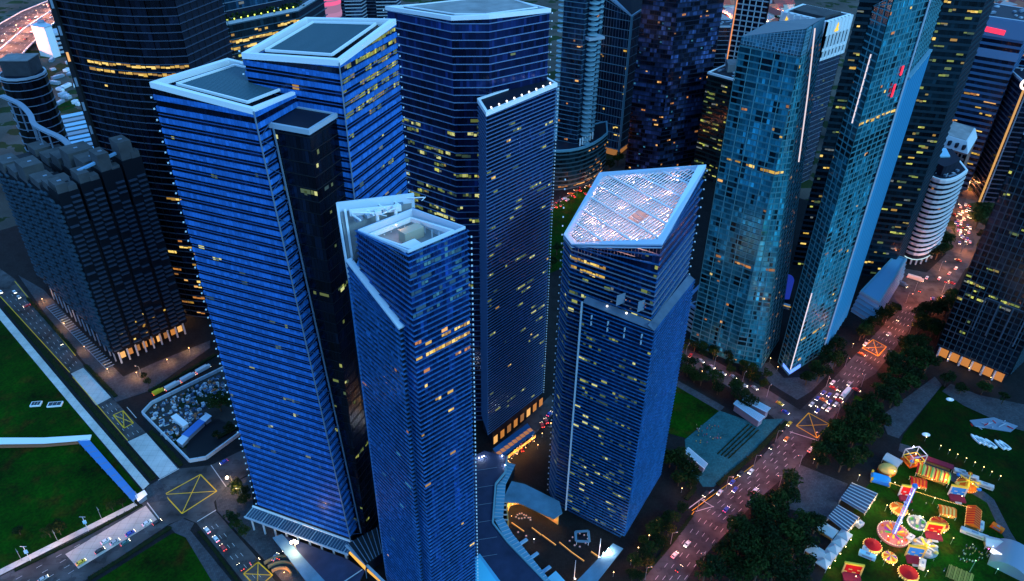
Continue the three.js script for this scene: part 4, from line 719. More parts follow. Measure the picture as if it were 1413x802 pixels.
// ---- sail podium
{
  const pts = [g2(938, 448), g2(1002, 493), g2(1018, 470), g2(960, 425)];
  tw('podium', 'pale striped podium curving round the foot of the teal sail tower', 'podium', { bot: pts, roof: 21, fl: 4, band: 1.9, out: 0.3, bandMat: S({ color: C(0.22, 0.36, 0.42), roughness: 0.6 }), tint: [0.01, 0.03, 0.05], pane: 3, rimMat: S({ color: C(0.1, 0.22, 0.4), roughness: 0.5 }), rimW: 2 });
}
// ---- second sail tower
{
  const a = g2(1074, 500), b = g2(1088, 518), m = g2(1133, 488), c = g2(1163, 442), d = off(a, 30, 40), H = [hAt(a, 8), hAt(b, -10), hAt(m, -16), hAt(c, 5), 0]; H[4] = H[0];
  const t = thing('sail_tower', 'tall teal glass tower with a pale fluted flank and blue lit foot', 'residential tower');
  storeys(t, { bot: [a, b, m, c, d], roof: H, fl: 3.6, band: 0.7, out: 0.25, bandMat: sailBand, tint: [0.016, 0.14, 0.19], pane: 1.8, fins: 5.4, finMat: sailFin, finW: 0.35, hide: f => f > 2, lit: (f, k) => f === 1 ? (k === 48 ? [0.5, 'gold', 2, 5] : k === 7 ? [0.3, 'gold', 2, 4] : sailLit(f, k)) : null, vary: (f, k, s) => { const g = lat[(Math.floor(k / 2) * 23 + Math.floor(s * 9) * 19 + f) % 4096]; return (k > 42 && k < 46 ? 0.2 : 1) * (f === 0 ? 0.6 : g > 0.82 ? 0.15 : 0.8 + 1.2 * g); } });
  // pale fluted flank
  const hl = hAt(c, 80), n = 16, pm = S({ color: C(0.05, 0.3, 0.5), roughness: 0.5 }), pm2 = S({ color: C(0.03, 0.2, 0.36), roughness: 0.5 });
  for (let i = 0; i < n; i++) { const p = mixp(m, c, (i + 0.5) / n), q = off(p, 0.6, -0.5); part(t, 'flank_fin', new Faces().bar(v3(q, 6), v3(q, hl + (i / n) * 4), 2.6, i % 2 ? 1.4 : 2.2).geo(), i % 2 ? pm2 : pm); }
  part(t, 'flank_ledge', new Faces().bar(v3(off(m, 1, -1), hl + 1), v3(off(c, 1, -1), hl + 5), 2, 1.2).geo(), M.teal);
  part(t, 'corner_fin', new Faces().bar(v3(off(m, 0.3, -0.8), 0), v3(off(m, 0.3, -0.8), H[2]), 0.9).geo(), M.alu);
  const strip1 = (r0, r1) => { const p = off(b, 0, -0.7); part(t, 'light_line', new Faces().bar(v3(p, hAt(p, r0)), v3(p, hAt(p, r1)), 0.5).geo(), E(0.95, 0.85, 0.95, 0.8)); }; strip1(405, 510);
  { const p = off(mixp(a, b, 0.55), 0, -0.8); part(t, 'light_line', new Faces().bar(v3(p, hAt(p, 170)), v3(p, hAt(p, 75)), 0.5).geo(), E(0.95, 0.85, 0.95, 0.8)); }
  for (const [p, q] of [[a, b], [b, mixp(b, m, 0.3)]]) { const s = mixp(p, q, p === a ? 0.4 : 0), e = mixp(p, q, 1); part(t, 'blue_light', new Faces().bar(v3(off(s, 0, -0.6), 3), v3(off(e, 0.3, -0.6), 3), 0.8, 2.4).geo(), E(0.1, 0.25, 1, 1.6)); }
  for (const [x, y] of [[1225, 127], [1222, 122], [1228, 97]]) { const p = mixp(b, m, x < 1227 ? 0.72 : 0.8), y0 = hAt(p, y); part(t, 'red_light', new Faces().box(p[0] + 0.3, y0, p[1] + 0.6, 2.2, 5, 0.4, 0.8).geo(), E(1, 0.02, 0.06, 1.1)); }
}
// ---- blue arched link and lit bridge between the sails
{
  const t = thing('link_bridge', 'low footbridge with warm lamps between the two sail towers', 'footbridge'), p = G(1068, 418, 16), q = G(1090, 424, 16);
  part(t, 'deck', new Faces().bar(p.toArray(), q.toArray(), 4, 2).geo(), M.alu); part(t, 'lamp_strip', new Faces().bar([p.x, p.y + 1.2, p.z + 1.8], [q.x, q.y + 1.2, q.z + 1.8], 0.4).geo(), LIT.gold[0]);
  const b = thing('arched_screen', 'deep blue lit arched screen between the two sail towers', 'screen'), c = G(1078, 412, 0), s = new THREE.Shape(); s.moveTo(-6, 0); s.lineTo(6, 0); s.lineTo(6, 16); s.absarc(0, 16, 6, 0, Math.PI); s.lineTo(-6, 0);
  const g = new THREE.ExtrudeGeometry(s, { depth: 1, bevelEnabled: false, curveSegments: 16 }); const m = part(b, 'panel', g, E(0.02, 0.06, 0.6, 0.4)); m.position.set(c.x, 0, c.z);
}
// ---- white crowned tower behind
{
  const h = 158, q = [[1082, 16], [1141, 30], [1174, 20], [1108, 6]].map(p => g2(p[0], p[1], h));
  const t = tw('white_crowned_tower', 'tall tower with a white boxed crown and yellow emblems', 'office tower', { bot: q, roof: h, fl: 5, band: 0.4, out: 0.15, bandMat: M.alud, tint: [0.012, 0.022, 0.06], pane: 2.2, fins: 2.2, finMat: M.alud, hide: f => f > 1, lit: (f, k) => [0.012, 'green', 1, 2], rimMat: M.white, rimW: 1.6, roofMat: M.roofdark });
  const yc = hAt(q[1], 84), o = grow(ccw(q), 0.9), i2 = grow(ccw(q), 0.3);
  for (let i = 0; i < 2; i++) { const n = 7, a = o[i], b = o[(i + 1) % 4];
    for (let k = 0; k <= n; k++) { const p = mixp(a, b, k / n); part(t, 'crown_pier', new Faces().bar(v3(p, yc), v3(p, h), 2).geo(), M.white); }
    part(t, 'crown_panel', new Faces().bar(v3(a, h - 6), v3(b, h - 6), 1.6, 12).geo(), M.white); part(t, 'crown_panel', new Faces().bar(v3(a, yc + 9), v3(b, yc + 9), 1.5, 2.4).geo(), M.white); part(t, 'crown_panel', new Faces().bar(v3(a, yc + 1), v3(b, yc + 1), 1.5, 2.4).geo(), M.white); }
  for (const [s, i] of [[0.13, 0], [0.42, 1]]) { const p = mixp(o[i], o[(i + 1) % 4], s), ang = -Math.atan2(o[(i + 1) % 4][1] - o[i][1], o[(i + 1) % 4][0] - o[i][0]); const sh = new THREE.Shape(); sh.moveTo(-2.6, 0); sh.lineTo(2.6, 0); sh.lineTo(2.6, 1.8); sh.lineTo(1, 2.6); sh.lineTo(1.6, 5); sh.lineTo(0.2, 7.4); sh.lineTo(-0.6, 4.6); sh.lineTo(-0.8, 2.6); sh.lineTo(-2.6, 1.8); const m = part(t, 'emblem', new THREE.ExtrudeGeometry(sh, { depth: 0.4, bevelEnabled: false }), E(1, 0.62, 0.04, 1.0)); m.position.set(p[0], h - 10, p[1]); m.rotation.y = ang; m.translateZ(1.2); }
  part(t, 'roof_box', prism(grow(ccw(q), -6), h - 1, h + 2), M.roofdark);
}
// ---- dark tower with yellow windows and pale podium
{
  const a = g2(1092, 368), b = g2(1228, 385), c = off(b, 25, 32), d = off(a, 20, 40), h = 240;
  tw('dark_gold_window_tower', 'tall dark slab tower dotted with yellow windows behind the sail towers', 'office tower', { bot: [a, b, c, d], y0: 0, roof: h, fl: 4.7, band: 1.7, out: 0.15, bandMat: S({ color: C(0.014, 0.035, 0.05), roughness: 0.7 }), tint: [0.006, 0.018, 0.026], pane: 2.2, hide: f => f > 0, lit: (f, k) => f === 0 ? [k % 4 ? 0.08 : 0.15, R() < 0.75 ? 'green' : 'gold', 1, 4] : null, most: 299, rimMat: M.alud });
  const pod = thing('podium', 'pale blue folded podium at the foot of the dark slab tower', 'podium'), pm = S({ color: C(0.14, 0.34, 0.5), roughness: 0.5 });
  const q = [g2(1174, 430), g2(1206, 450), g2(1246, 384), g2(1224, 376)];
  part(pod, 'wall', prismGeo(ccw(q), 0, ccw(grow(ccw(q), -2)), 18).geo(), pm); for (let k = 0; k < 5; k++) part(pod, 'floor_band', ringGeo(grow(ccw(q), 0.3 - k * 0.4), grow(ccw(q), -1.5 - k * 0.4), 2 + k * 3.6, grow(ccw(q), 0.3 - k * 0.4), 2.6 + k * 3.6), M.alud);
  rim(pod, grow(ccw(q), -2), 18, 1, 0.6, M.teal, M.roof, 0.5);
}
// ---- grey office with red sign
{
  const a = g2(1268, 246), b = g2(1334, 262), c = off(b, 30, 40), d = off(a, 34, 44), h = hAt(a, 20);
  const t = tw('red_sign_office', 'grey blue striped office tower with a glowing red sign on its crown', 'office tower', { bot: [a, b, c, d], roof: h, fl: 5.4, band: 2.2, out: 0.4, bandMat: S({ color: C(0.06, 0.14, 0.26), roughness: 0.6 }), tint: [0.006, 0.012, 0.03], pane: 2.6, hide: f => f > 1, lit: (f, k, s, y) => f === 0 && y < h - 40 ? [0.09, R() < 0.6 ? 'gold' : 'orange', 1, 4] : null, rimMat: M.alu, rimW: 1.4 });
  const o = grow(ccw([a, b, c, d]), 0.9);
  part(t, 'crown_panel', new Faces().bar(v3(o[0], h - 8), v3(o[1], h - 8), 1, 15).geo(), S({ color: C(0.14, 0.24, 0.38), roughness: 0.6 }));
  part(t, 'crown_panel', new Faces().bar(v3(o[0], h - 30), v3(o[1], h - 30), 1, 7).geo(), S({ color: C(0.14, 0.24, 0.38), roughness: 0.6 }));
  const p = mixp(o[0], o[1], 0.28), q = mixp(o[0], o[1], 0.62); part(t, 'red_sign', new Faces().bar([p[0], h - 10, p[1] + 1], [q[0], h - 11, q[1] + 1], 0.6, 4).geo(), E(1, 0.02, 0.06, 1.6));
}
// ---- blue gridded neighbour
{
  const a = g2(1342, 232), b = g2(1420, 246), c = off(b, 20, 40), d = off(a, 20, 44), h = hAt(a, 22);
  tw('blue_grid_office', 'blue gridded office tower beside the red sign tower', 'office tower', { bot: [a, b, c, d], roof: h, fl: 5.6, band: 1.0, out: 0.4, bandMat: S({ color: C(0.1, 0.24, 0.42), roughness: 0.5 }), tint: [0.006, 0.016, 0.05], pane: 3, fins: 12, finW: 1.2, finMat: S({ color: C(0.12, 0.28, 0.48), roughness: 0.5 }), hide: f => f > 0, lit: f => f === 0 ? [0.07, R() < 0.5 ? 'gold' : 'orange', 1, 3] : null });
}
// ---- brown building with a white crown
{
  const h = 64, q = [[1283, 196], [1334, 212], [1347, 190], [1296, 174]].map(p => g2(p[0], p[1], h));
  const t = tw('brown_stone_block', 'brown stone office block with square windows and a white crown', 'office block', { bot: q, roof: h, fl: 5.2, band: 1.9, out: 0.35, bandMat: S({ color: C(0.24, 0.17, 0.15), roughness: 0.9 }), coreMat: S({ color: C(0.2, 0.15, 0.14), roughness: 0.9 }), tint: [0.008, 0.012, 0.02], pane: 3.4, fins: 3.4, finW: 1.1, finMat: S({ color: C(0.24, 0.17, 0.15), roughness: 0.9 }), hide: f => f > 1, lit: f => f === 0 ? [0.02, 'green', 1, 1] : null, rim: 0 });
  const w = S({ color: C(0.6, 0.66, 0.7), roughness: 0.7 });
  part(t, 'crown', prismGeo(grow(ccw(q), 1), h, grow(ccw(q), -3), h + 9).geo(), w); part(t, 'roof', prism(grow(q, -4), h + 8, h + 9.4), M.roof);
  for (let i = 0; i < 5; i++) { const p = mixp(q[0], q[1], 0.12 + i * 0.19); part(t, 'crown_window', new Faces().box(p[0], h + 4.4, p[1] + 0.2, 2.8, 4, 1.6, 0.3).geo(), M.core); }
}
// ---- white curved office with stripes
{
  const A = g2(1236, 352), Bq = g2(1262, 380), Cq = g2(1292, 350), pts = []; for (let i = 0; i <= 8; i++) { const s = i / 8; pts.push(mixp(mixp(A, Bq, s), mixp(Bq, Cq, s), s)); }
  const o = pts.concat([off(Cq, 4, 30), off(A, 10, 34)]);
  const t = tw('white_curved_office', 'white curved office building with dark ribbon windows', 'office building', { bot: o, y0: 5, roof: 76, fl: 4.3, band: 2.2, out: 0.4, bandMat: S({ color: C(0.6, 0.62, 0.66), roughness: 0.7 }), tint: [0.012, 0.016, 0.025], pane: 2.4, hide: f => f > 7, lit: f => [0.01, 'orange', 1, 1], rimMat: M.white, rimW: 1.2 });
  part(t, 'roof_room', prism(grow(ccw(o), -7), 76, 84), M.core); part(t, 'roof_slab', prism([off(A, 2, 8), off(A, 22, 10), off(A, 26, 26), off(A, 8, 28)], 80, 85), S({ color: C(0.3, 0.55, 0.7), roughness: 0.6 }));
  part(t, 'lobby', prism(grow(o, -2), 0, 5), M.core); for (let i = 1; i < 8; i++) part(t, 'column', new Faces().bar(v3(pts[i], 0), v3(pts[i], 5), 1).geo(), M.alu);
  part(t, 'light_ring', (() => { const F = new Faces(); for (let i = 1; i < 7; i++) F.bar(v3(off(pts[i], 0, -0.5), 5), v3(off(pts[i + 1], 0, -0.5), 5), 0.5); return F.geo(); })(), E(0.6, 0.9, 1, 0.8));
}
// ---- dark office at the park edge
{
  const a = g2(1288, 490), b = g2(1386, 532), c = off(b, 46, 40), d = off(a, 40, 52), h = hAt(a, 183);
  const t = tw('park_edge_office', 'dark ribbed office tower with a framed panel beside the park', 'office tower', { bot: [a, b, c, d], y0: 8, roof: h, fl: 4.5, band: 0.9, out: 0.2, bandMat: S({ color: C(0.022, 0.045, 0.06), roughness: 0.6 }), tint: [0.006, 0.016, 0.028], pane: 1.8, fins: 3.6, finMat: S({ color: C(0.04, 0.09, 0.12), roughness: 0.5 }), finW: 0.3, hide: f => f > 0 && f < 3, lit: (f, k, s, y) => f === 0 ? (y > 52 && y < 80 ? [0.1, 'green', 2, 5] : [0.03, 'green', 1, 3]) : null });
  const P = (s, y) => { const p = mixp(a, b, s); return [p[0] - 0.4, y, p[1] + 0.7]; };
  for (const [s0, y0, s1, y1] of [[0.34, 30, 0.34, 56], [0.34, 56, 0.88, 56], [0.88, 56, 0.88, 30], [0.52, 30, 0.52, 56], [0.7, 30, 0.7, 56]]) part(t, 'panel_frame', new Faces().bar(P(s0, y0), P(s1, y1), 0.6).geo(), S({ color: C(0.06, 0.1, 0.14), roughness: 0.5 }));
  part(t, 'lobby', prism([off(a, 2, 3), off(b, 0, 4), c, d], 0, 8), M.core);
  for (let i = 0; i < 6; i++) { const m = part(t, 'lit_bay', planeGeo, LIT.orange[0]), p = mixp(a, b, 0.12 + i * 0.155); m.position.set(p[0] + 0.4, 4, p[1] - 1.2); m.scale.set(6, 6.6, 1); m.rotation.y = -Math.atan2(b[1] - a[1], b[0] - a[0]); const q = mixp(a, b, 0.05 + i * 0.155); part(t, 'column', new Faces().bar(v3(q, 0), v3(q, 8), 1).geo(), M.alu); }
  for (let i = 0; i < 3; i++) { const q = off(mixp(a, b, 0.2 + i * 0.3), -2, -3); lampLight(t, new V(q[0], 4, q[1]), SODIUM, 50); part(t, 'bay_lamp', new THREE.SphereGeometry(0.2, 8, 6).translate(q[0], 4, q[1]), E(1, 0.5, 0.15, 12)); }
}
// ---- tower with golden edge
{
  const a = g2(1352, 278), b = off(a, 60, -12), c = off(b, 10, 40), d = off(a, 8, 46), h = hAt(a, 116);
  const t = tw('gold_edged_tower', 'dark tower with a golden lit edge and a white ring lamp', 'tower', { bot: [a, b, c, d], roof: h, fl: 4.6, band: 1.2, out: 0.2, bandMat: S({ color: C(0.05, 0.055, 0.08), roughness: 0.7 }), tint: [0.006, 0.012, 0.03], pane: 2.4, hide: f => f > 0 && f < 3, lit: f => f === 0 ? [0.01, 'gold', 1, 2] : null });
  const p = off(a, -1, -1.2); part(t, 'gold_strip', new Faces().bar(v3(p, 0), v3(p, h), 1.3).geo(), E(1, 0.5, 0.12, 0.55)); part(t, 'gold_strip', new Faces().bar(v3(off(p, 2.6, -0.5), 0), v3(off(p, 2.6, -0.5), h), 0.9).geo(), M.alud);
  const ring = part(t, 'ring_lamp', new THREE.TorusGeometry(4.2, 1, 10, 28), E(1, 0.85, 0.8, 1.6)); ring.position.set(p[0] - 1, h + 1, p[1] + 2);
}
// ================================================================ trees and hedges
function leafCloud(F, n, at, size) {      // n small leaf faces at points given by at()
  for (let i = 0; i < n; i++) {
    const p = at(), s = size * rr(0.6, 1.3), a = new V(rr(-1, 1), rr(-0.5, 0.5), rr(-1, 1)).normalize(), b = new V(rr(-1, 1), rr(-0.3, 1), rr(-1, 1)).cross(a).normalize();
    const q = (x, y) => [p[0] + (a.x * x + b.x * y) * s, p[1] + (a.y * x + b.y * y) * s, p[2] + (a.z * x + b.z * y) * s];
    F.tri(q(-0.6, 0), q(0.1, -0.45), q(0.7, 0.05), [0, 0], [1, 0], [1, 1]); F.tri(q(-0.6, 0), q(0.7, 0.05), q(0.05, 0.5), [0, 0], [1, 1], [0, 1]);
  }
}
const treeKinds = [];
for (let v = 0; v < 5; v++) {
  const F = new Faces(), B = new Faces(), H = rr(5.2, 6.4), clumps = [];
  const nl = 6 + v; for (let i = 0; i < nl; i++) { const a = i / nl * 6.283 + rr(-0.4, 0.4), r = rr(1.6, 3.4), y = H + rr(-0.6, 2.2); clumps.push([Math.cos(a) * r, y, Math.sin(a) * r, rr(1.5, 2.3)]); B.bar([0, H * 0.55, 0], [Math.cos(a) * r * 0.8, y - 0.5, Math.sin(a) * r * 0.8], 0.22); }
  clumps.push([0, H + 1.8, 0, 2.2]);
  for (const c of clumps) leafCloud(F, 70, () => { const d = new V(rr(-1, 1), rr(-1, 1), rr(-1, 1)).normalize().multiplyScalar(c[3] * Math.cbrt(rr(0.2, 1))); return [c[0] + d.x, c[1] + d.y * 0.7, c[2] + d.z]; }, 0.75);
  B.bar([0, 0, 0], [0, H * 0.6, 0], 0.5); B.bar([0, H * 0.55, 0], [0.1, H + 1, 0.1], 0.3);
  treeKinds.push([F.geo(), B.geo()]);
}
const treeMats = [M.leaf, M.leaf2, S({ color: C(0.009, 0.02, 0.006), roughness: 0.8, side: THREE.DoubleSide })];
let treeCount = 0;
function tree(p, s, label, group) {
  const k = treeKinds[treeCount % 5], t = thing('tree', label, 'tree', group, new V(p[0], 0, p[1])); t.rotation.y = R() * 6.28; t.scale.set(s, s * rr(0.85, 1.15), s);
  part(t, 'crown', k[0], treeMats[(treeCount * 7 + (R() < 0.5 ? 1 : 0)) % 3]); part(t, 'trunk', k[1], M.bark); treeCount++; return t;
}
const inside = (p, q) => { let c = false; for (let i = 0, j = q.length - 1; i < q.length; j = i++) if ((q[i][1] > p[1]) !== (q[j][1] > p[1]) && p[0] < (q[j][0] - q[i][0]) * (p[1] - q[i][1]) / (q[j][1] - q[i][1]) + q[i][0]) c = !c; return c; };
function grove(px, step, s0, s1, label, group, keep = 1) {
  const q = gp(px), xs = q.map(p => p[0]), zs = q.map(p => p[1]);
  for (let x = Math.min(...xs); x < Math.max(...xs); x += step) for (let z = Math.min(...zs); z < Math.max(...zs); z += step) { const p = [x + rr(-0.35, 0.35) * step, z + rr(-0.35, 0.35) * step]; if (inside(p, q) && R() < keep) tree(p, rr(s0, s1), label, group); }
}
grove([[1000, 748], [1060, 692], [1092, 668], [1085, 705], [1130, 722], [1118, 745], [1105, 812], [965, 812]], 7.2, 1.0, 1.5, 'broad dark tree in the belt between the wide avenue and the fairground tents', 'trees between avenue and fairground');
grove([[1112, 640], [1157, 590], [1200, 552], [1226, 600], [1184, 645], [1166, 664]], 7.5, 1.0, 1.5, 'broad dark tree in the clump between the avenue and the promenade', 'trees between avenue and promenade');
grove([[1212, 522], [1256, 476], [1280, 496], [1282, 520], [1226, 572], [1190, 548]], 8, 1.0, 1.5, 'dark tree beside the avenue below the park edge office', 'trees below the park edge office');
grove([[868, 806], [884, 752], [912, 722], [948, 700], [954, 706], [898, 776], [880, 806]], 5, 0.6, 0.95, 'small dark tree between the lattice roof tower and the avenue', 'trees beside the lattice roof tower');
grove([[918, 612], [948, 640], [962, 672], [945, 690], [920, 655]], 7, 0.9, 1.3, 'dark tree beside the white roofed kiosk on the blue plaza', 'trees beside the plaza kiosk');
grove([[935, 498], [1000, 534], [1048, 556], [1028, 572], [990, 548], [935, 520]], 8, 0.8, 1.2, 'tree in the garden strip beside the square lawn', 'trees by the square lawn');
grove([[1098, 536], [1150, 472], [1170, 494], [1126, 532]], 7.5, 0.9, 1.3, 'dark tree along the avenue at the foot of the tall sail tower', 'trees under the tall sail tower');
grove([[940, 468], [1006, 498], [1064, 528], [1050, 540], [990, 508], [938, 486]], 7.5, 0.7, 1.0, 'small tree along the street below the sail podium', 'trees below the sail podium');
grove([[1182, 470], [1208, 440], [1248, 408], [1226, 446], [1196, 474]], 8, 1.0, 1.4, 'dark tree between the folded podium and the avenue', 'trees by the folded podium');
grove([[1268, 362], [1300, 330], [1312, 345], [1286, 372]], 9, 1.1, 1.6, 'dark tree behind the white curved office', 'trees by the white curved office');
grove([[1258, 446], [1322, 400], [1318, 425], [1292, 470], [1250, 478]], 9, 1.1, 1.5, 'dark tree between the avenue and the park edge office', 'trees by the park edge office', 0.8);
grove([[1345, 290], [1365, 300], [1362, 360], [1345, 345]], 11, 1.2, 1.7, 'dark tree beside the traffic jam under the gold edged tower', 'trees under the gold edged tower');
grove([[1292, 528], [1345, 540], [1413, 552], [1413, 570], [1330, 552]], 12, 0.8, 1.2, 'tree on the grey terrace behind the event lawn', 'trees on the grey terrace', 0.7);
grove([[322, 664], [346, 676], [350, 706], [330, 690], [318, 690]], 6, 0.6, 0.9, 'small green tree at the striped tower corner', 'trees at the striped tower corner');
grove([[302, 708], [330, 716], [372, 762], [352, 764]], 6.5, 0.6, 0.95, 'small green tree between avenue and striped tower forecourt', 'trees along the striped tower forecourt', 0.8);
for (const [x, y, s, l] of [[84, 738, 1.0, 'dark tree on the lawn beside the cross street lamp'], [70, 742, 0.8, 'smaller dark tree at the lawn edge by the cross street'], [156, 705, 0.7, 'dark bushy tree on the lawn near the covered walkway'], [170, 700, 0.6, 'low dark tree near the end of the blue covered walkway'], [305, 568, 1.5, 'large dark tree inside the storage yard'], [318, 598, 0.8, 'green tree at the yard corner by the striped tower'], [300, 606, 0.6, 'small green tree outside the yard fence'], [205, 532, 0.6, 'small tree under the lamp by the condominium'], [200, 524, 0.5, 'small bright tree beside the condominium forecourt'], [28, 738, 0.6, 'tiny tree at the far end of the lawn'], [760, 370, 1.2, 'tree on the strip lawn behind the lattice roof tower'], [768, 352, 1.1, 'second tree on the strip lawn behind the lattice roof tower'], [840, 236, 1.4, 'tree by the slim glass office entrance'], [852, 230, 1.3, 'tree between slim glass office and dark slab']]) tree(g2(x, y), s, l);
// the dark grove at the podium foot between towers
grove([[660, 725], [700, 752], [745, 810], [700, 815], [665, 770]], 6.5, 0.6, 0.9, 'small dark tree in the courtyard beside the chevron tower', 'trees beside the chevron tower', 0.85);
function hedge(px, w, h, label) {
  const q = gp(px), F = new Faces(), t = thing('hedge', label, 'hedge');
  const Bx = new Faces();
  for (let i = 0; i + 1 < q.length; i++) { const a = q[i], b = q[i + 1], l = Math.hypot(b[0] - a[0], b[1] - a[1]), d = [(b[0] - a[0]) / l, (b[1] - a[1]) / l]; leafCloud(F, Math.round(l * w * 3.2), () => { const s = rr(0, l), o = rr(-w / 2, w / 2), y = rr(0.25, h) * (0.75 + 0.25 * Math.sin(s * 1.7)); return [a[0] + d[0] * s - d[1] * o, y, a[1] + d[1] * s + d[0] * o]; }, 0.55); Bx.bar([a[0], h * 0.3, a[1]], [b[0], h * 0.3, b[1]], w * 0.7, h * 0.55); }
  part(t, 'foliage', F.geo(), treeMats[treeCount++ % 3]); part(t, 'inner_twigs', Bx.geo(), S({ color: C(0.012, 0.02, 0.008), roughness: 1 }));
}
hedge([[8, 424], [95, 526], [172, 616], [212, 662]], 3.4, 1.2, 'long dark hedge between footpath and avenue');
hedge([[38, 412], [104, 486]], 2.6, 1.3, 'hedge between avenue and condominium forecourt');
hedge([[118, 505], [160, 548]], 3.2, 1.6, 'hedge beside the concrete avenue section near the condominium');
hedge([[208, 596], [250, 643]], 3.0, 1.8, 'leafy hedge between avenue and storage yard fence');
hedge([[20, 788], [110, 744], [196, 697]], 2.4, 1.1, 'hedge along the cross street beside the large lawn');
hedge([[122, 800], [180, 764], [236, 728]], 2.8, 1.2, 'hedge along the cross street beside the triangular lawn');
hedge([[990, 670], [1040, 628], [1086, 583]], 3.4, 1.6, 'clipped hedge between blue plaza and avenue');
hedge([[946, 690], [958, 676], [952, 655]], 3.0, 1.4, 'hedge at the corner below the plaza trees');
hedge([[884, 800], [925, 752], [955, 712]], 2.2, 1.0, 'low hedge along the avenue beside the lattice roof tower');
hedge([[205, 541], [260, 512], [298, 490]], 3.0, 1.4, 'dark hedge between condominium forecourt and the yard lane');
hedge([[300, 605], [332, 588]], 3.4, 1.6, 'yellowish hedge outside the yard by the striped tower');
hedge([[275, 734], [300, 765], [330, 806]], 2.0, 1.0, 'low hedge between avenue and triangular lawn');
for (let i = 0; i < 4; i++) hedge([[990 + i * 5, 627 + i * 2], [1033 + i * 4.6, 586 + i * 2.6]], 1.0, 0.7, ['first planting strip on the blue plaza, farthest from the avenue', 'second planting strip on the blue plaza', 'third planting strip on the blue plaza', 'planting strip on the blue plaza next to the avenue side'][i]);
{ const { t, a, b, h } = gardenTower, F = new Faces(); leafCloud(F, 420, () => { const p = mixp(a, b, R()), q = off(p, rr(0, 3), rr(1, 8)); return [q[0], h + rr(0.3, 3.5), q[1]]; }, 1.4); part(t, 'roof_garden_foliage', F.geo(), M.leaf2); for (let i = 0; i < 16; i++) { const p = off(mixp(a, b, 0.04 + i * 0.06), 1, 1); part(t, 'garden_lamp', new THREE.SphereGeometry(0.5, 8, 6).translate(p[0], h + 1.4, p[1]), E(0.7, 0.85, 0.1, 2)); } }

// ================================================================ street lamps
const lampGeo = { pole: mergeGeometries([new THREE.CylinderGeometry(0.09, 0.14, 9, 8).translate(0, 4.5, 0), new THREE.CylinderGeometry(0.06, 0.08, 2.4, 6).rotateZ(1.4).translate(1.1, 9.1, 0)]), head: new RoundedBoxGeometry(1.1, 0.2, 0.4, 2, 0.08).translate(2.4, 9.28, 0), bulb: new THREE.SphereGeometry(0.17, 8, 6).translate(2.4, 9.1, 0), globePole: new THREE.CylinderGeometry(0.06, 0.09, 3.4, 8).translate(0, 1.7, 0), globe: new THREE.SphereGeometry(0.24, 10, 8).translate(0, 3.6, 0) };
const bulbM = E(1, 0.5, 0.18, 10), bulbW = E(1, 0.8, 0.6, 14), globeM = E(1, 0.55, 0.2, 8);
function streetLamp(p, toward, power, label, group, col = SODIUM, bm = bulbM, big = 0) {
  const t = thing('street_lamp', label, 'street lamp', group, new V(p[0], 0, p[1])); t.rotation.y = -Math.atan2(toward[1] - p[1], toward[0] - p[0]);
  part(t, 'pole', lampGeo.pole, M.steel); part(t, 'lamp_head', lampGeo.head, M.alud); part(t, 'bulb', big ? new THREE.SphereGeometry(big, 14, 10).translate(2.4, 9.7, 0) : lampGeo.bulb, bm); lampLight(t, new V(2.4, big ? 8.4 : 9.1, 0), col, power);
}
function globeLamp(p, power, label, group, col = WARM) { const t = thing('globe_lamp', label, 'lamp', group, new V(p[0], 0, p[1])); part(t, 'post', lampGeo.globePole, M.steel); part(t, 'globe', lampGeo.globe, globeM); if (power) lampLight(t, new V(0, 3.6, 0), col, power); }
const roadCol = C(1, 0.22, 0.1);
{ const left = [[890, 800], [925, 752], [962, 706], [1002, 674], [1040, 644], [1070, 610], [1140, 534], [1166, 506], [1190, 482], [1222, 446], [1250, 418]], right = [[970, 778], [1012, 732], [1045, 698], [1075, 672], [1103, 644], [1128, 612], [1154, 578], [1188, 534], [1225, 500], [1252, 466], [1284, 426]];
  left.forEach((p, i) => streetLamp(g2(...p), g2(...right[i]), i > 7 ? 720 : i < 3 ? 380 : 300, 'tall street lamp on the plaza side of the wide avenue', 'lamps on the plaza side of the avenue', roadCol));
  right.forEach((p, i) => streetLamp(g2(...p), g2(...left[i]), i > 7 ? 720 : i < 3 ? 380 : 300, 'tall street lamp on the park side of the wide avenue', 'lamps on the park side of the avenue', roadCol)); }
for (const [x, y, q] of [[1226, 386, 350], [1262, 402, 700], [1296, 374, 1000], [1326, 350, 1200], [1318, 318, 1500], [1328, 296, 1500], [1334, 262, 1500], [1300, 404, 900]]) streetLamp(g2(x, y), g2(x + 4, y), q, 'street lamp over the busy upper junction', 'lamps at the upper junction', C(1, 0.3, 0.08));
for (const [x, y, q] of [[946, 492, 200], [985, 508, 200], [1024, 530, 200], [1058, 548, 240]]) streetLamp(g2(x, y), g2(x + 3, y - 3), q, 'street lamp on the street below the sail podium', 'lamps below the sail podium', roadCol);
for (const [x, y, q] of [[772, 286, 700], [796, 272, 700], [820, 258, 600]]) streetLamp(g2(x, y), g2(x, y - 3), q, 'street lamp on the street of tail lights', 'lamps on the tail light street', C(1, 0.25, 0.1));
streetLamp(g2(322, 672), g2(318, 676), 420, 'bright street lamp beside the tree at the striped tower corner', undefined, WARM, E(1, 0.75, 0.5, 12), 0.85);
streetLamp(g2(336, 690), g2(330, 690), 160, 'dimmer street lamp at the striped tower forecourt', undefined, WARM);
for (const [x, y, q] of [[30, 774, 260], [80, 748, 260], [140, 716, 260], [192, 694, 160]]) streetLamp(g2(x, y), g2(x + 5, y + 8), q, 'street lamp on the lawn side of the cross street', 'lamps along the cross street', C(1, 0.45, 0.28));
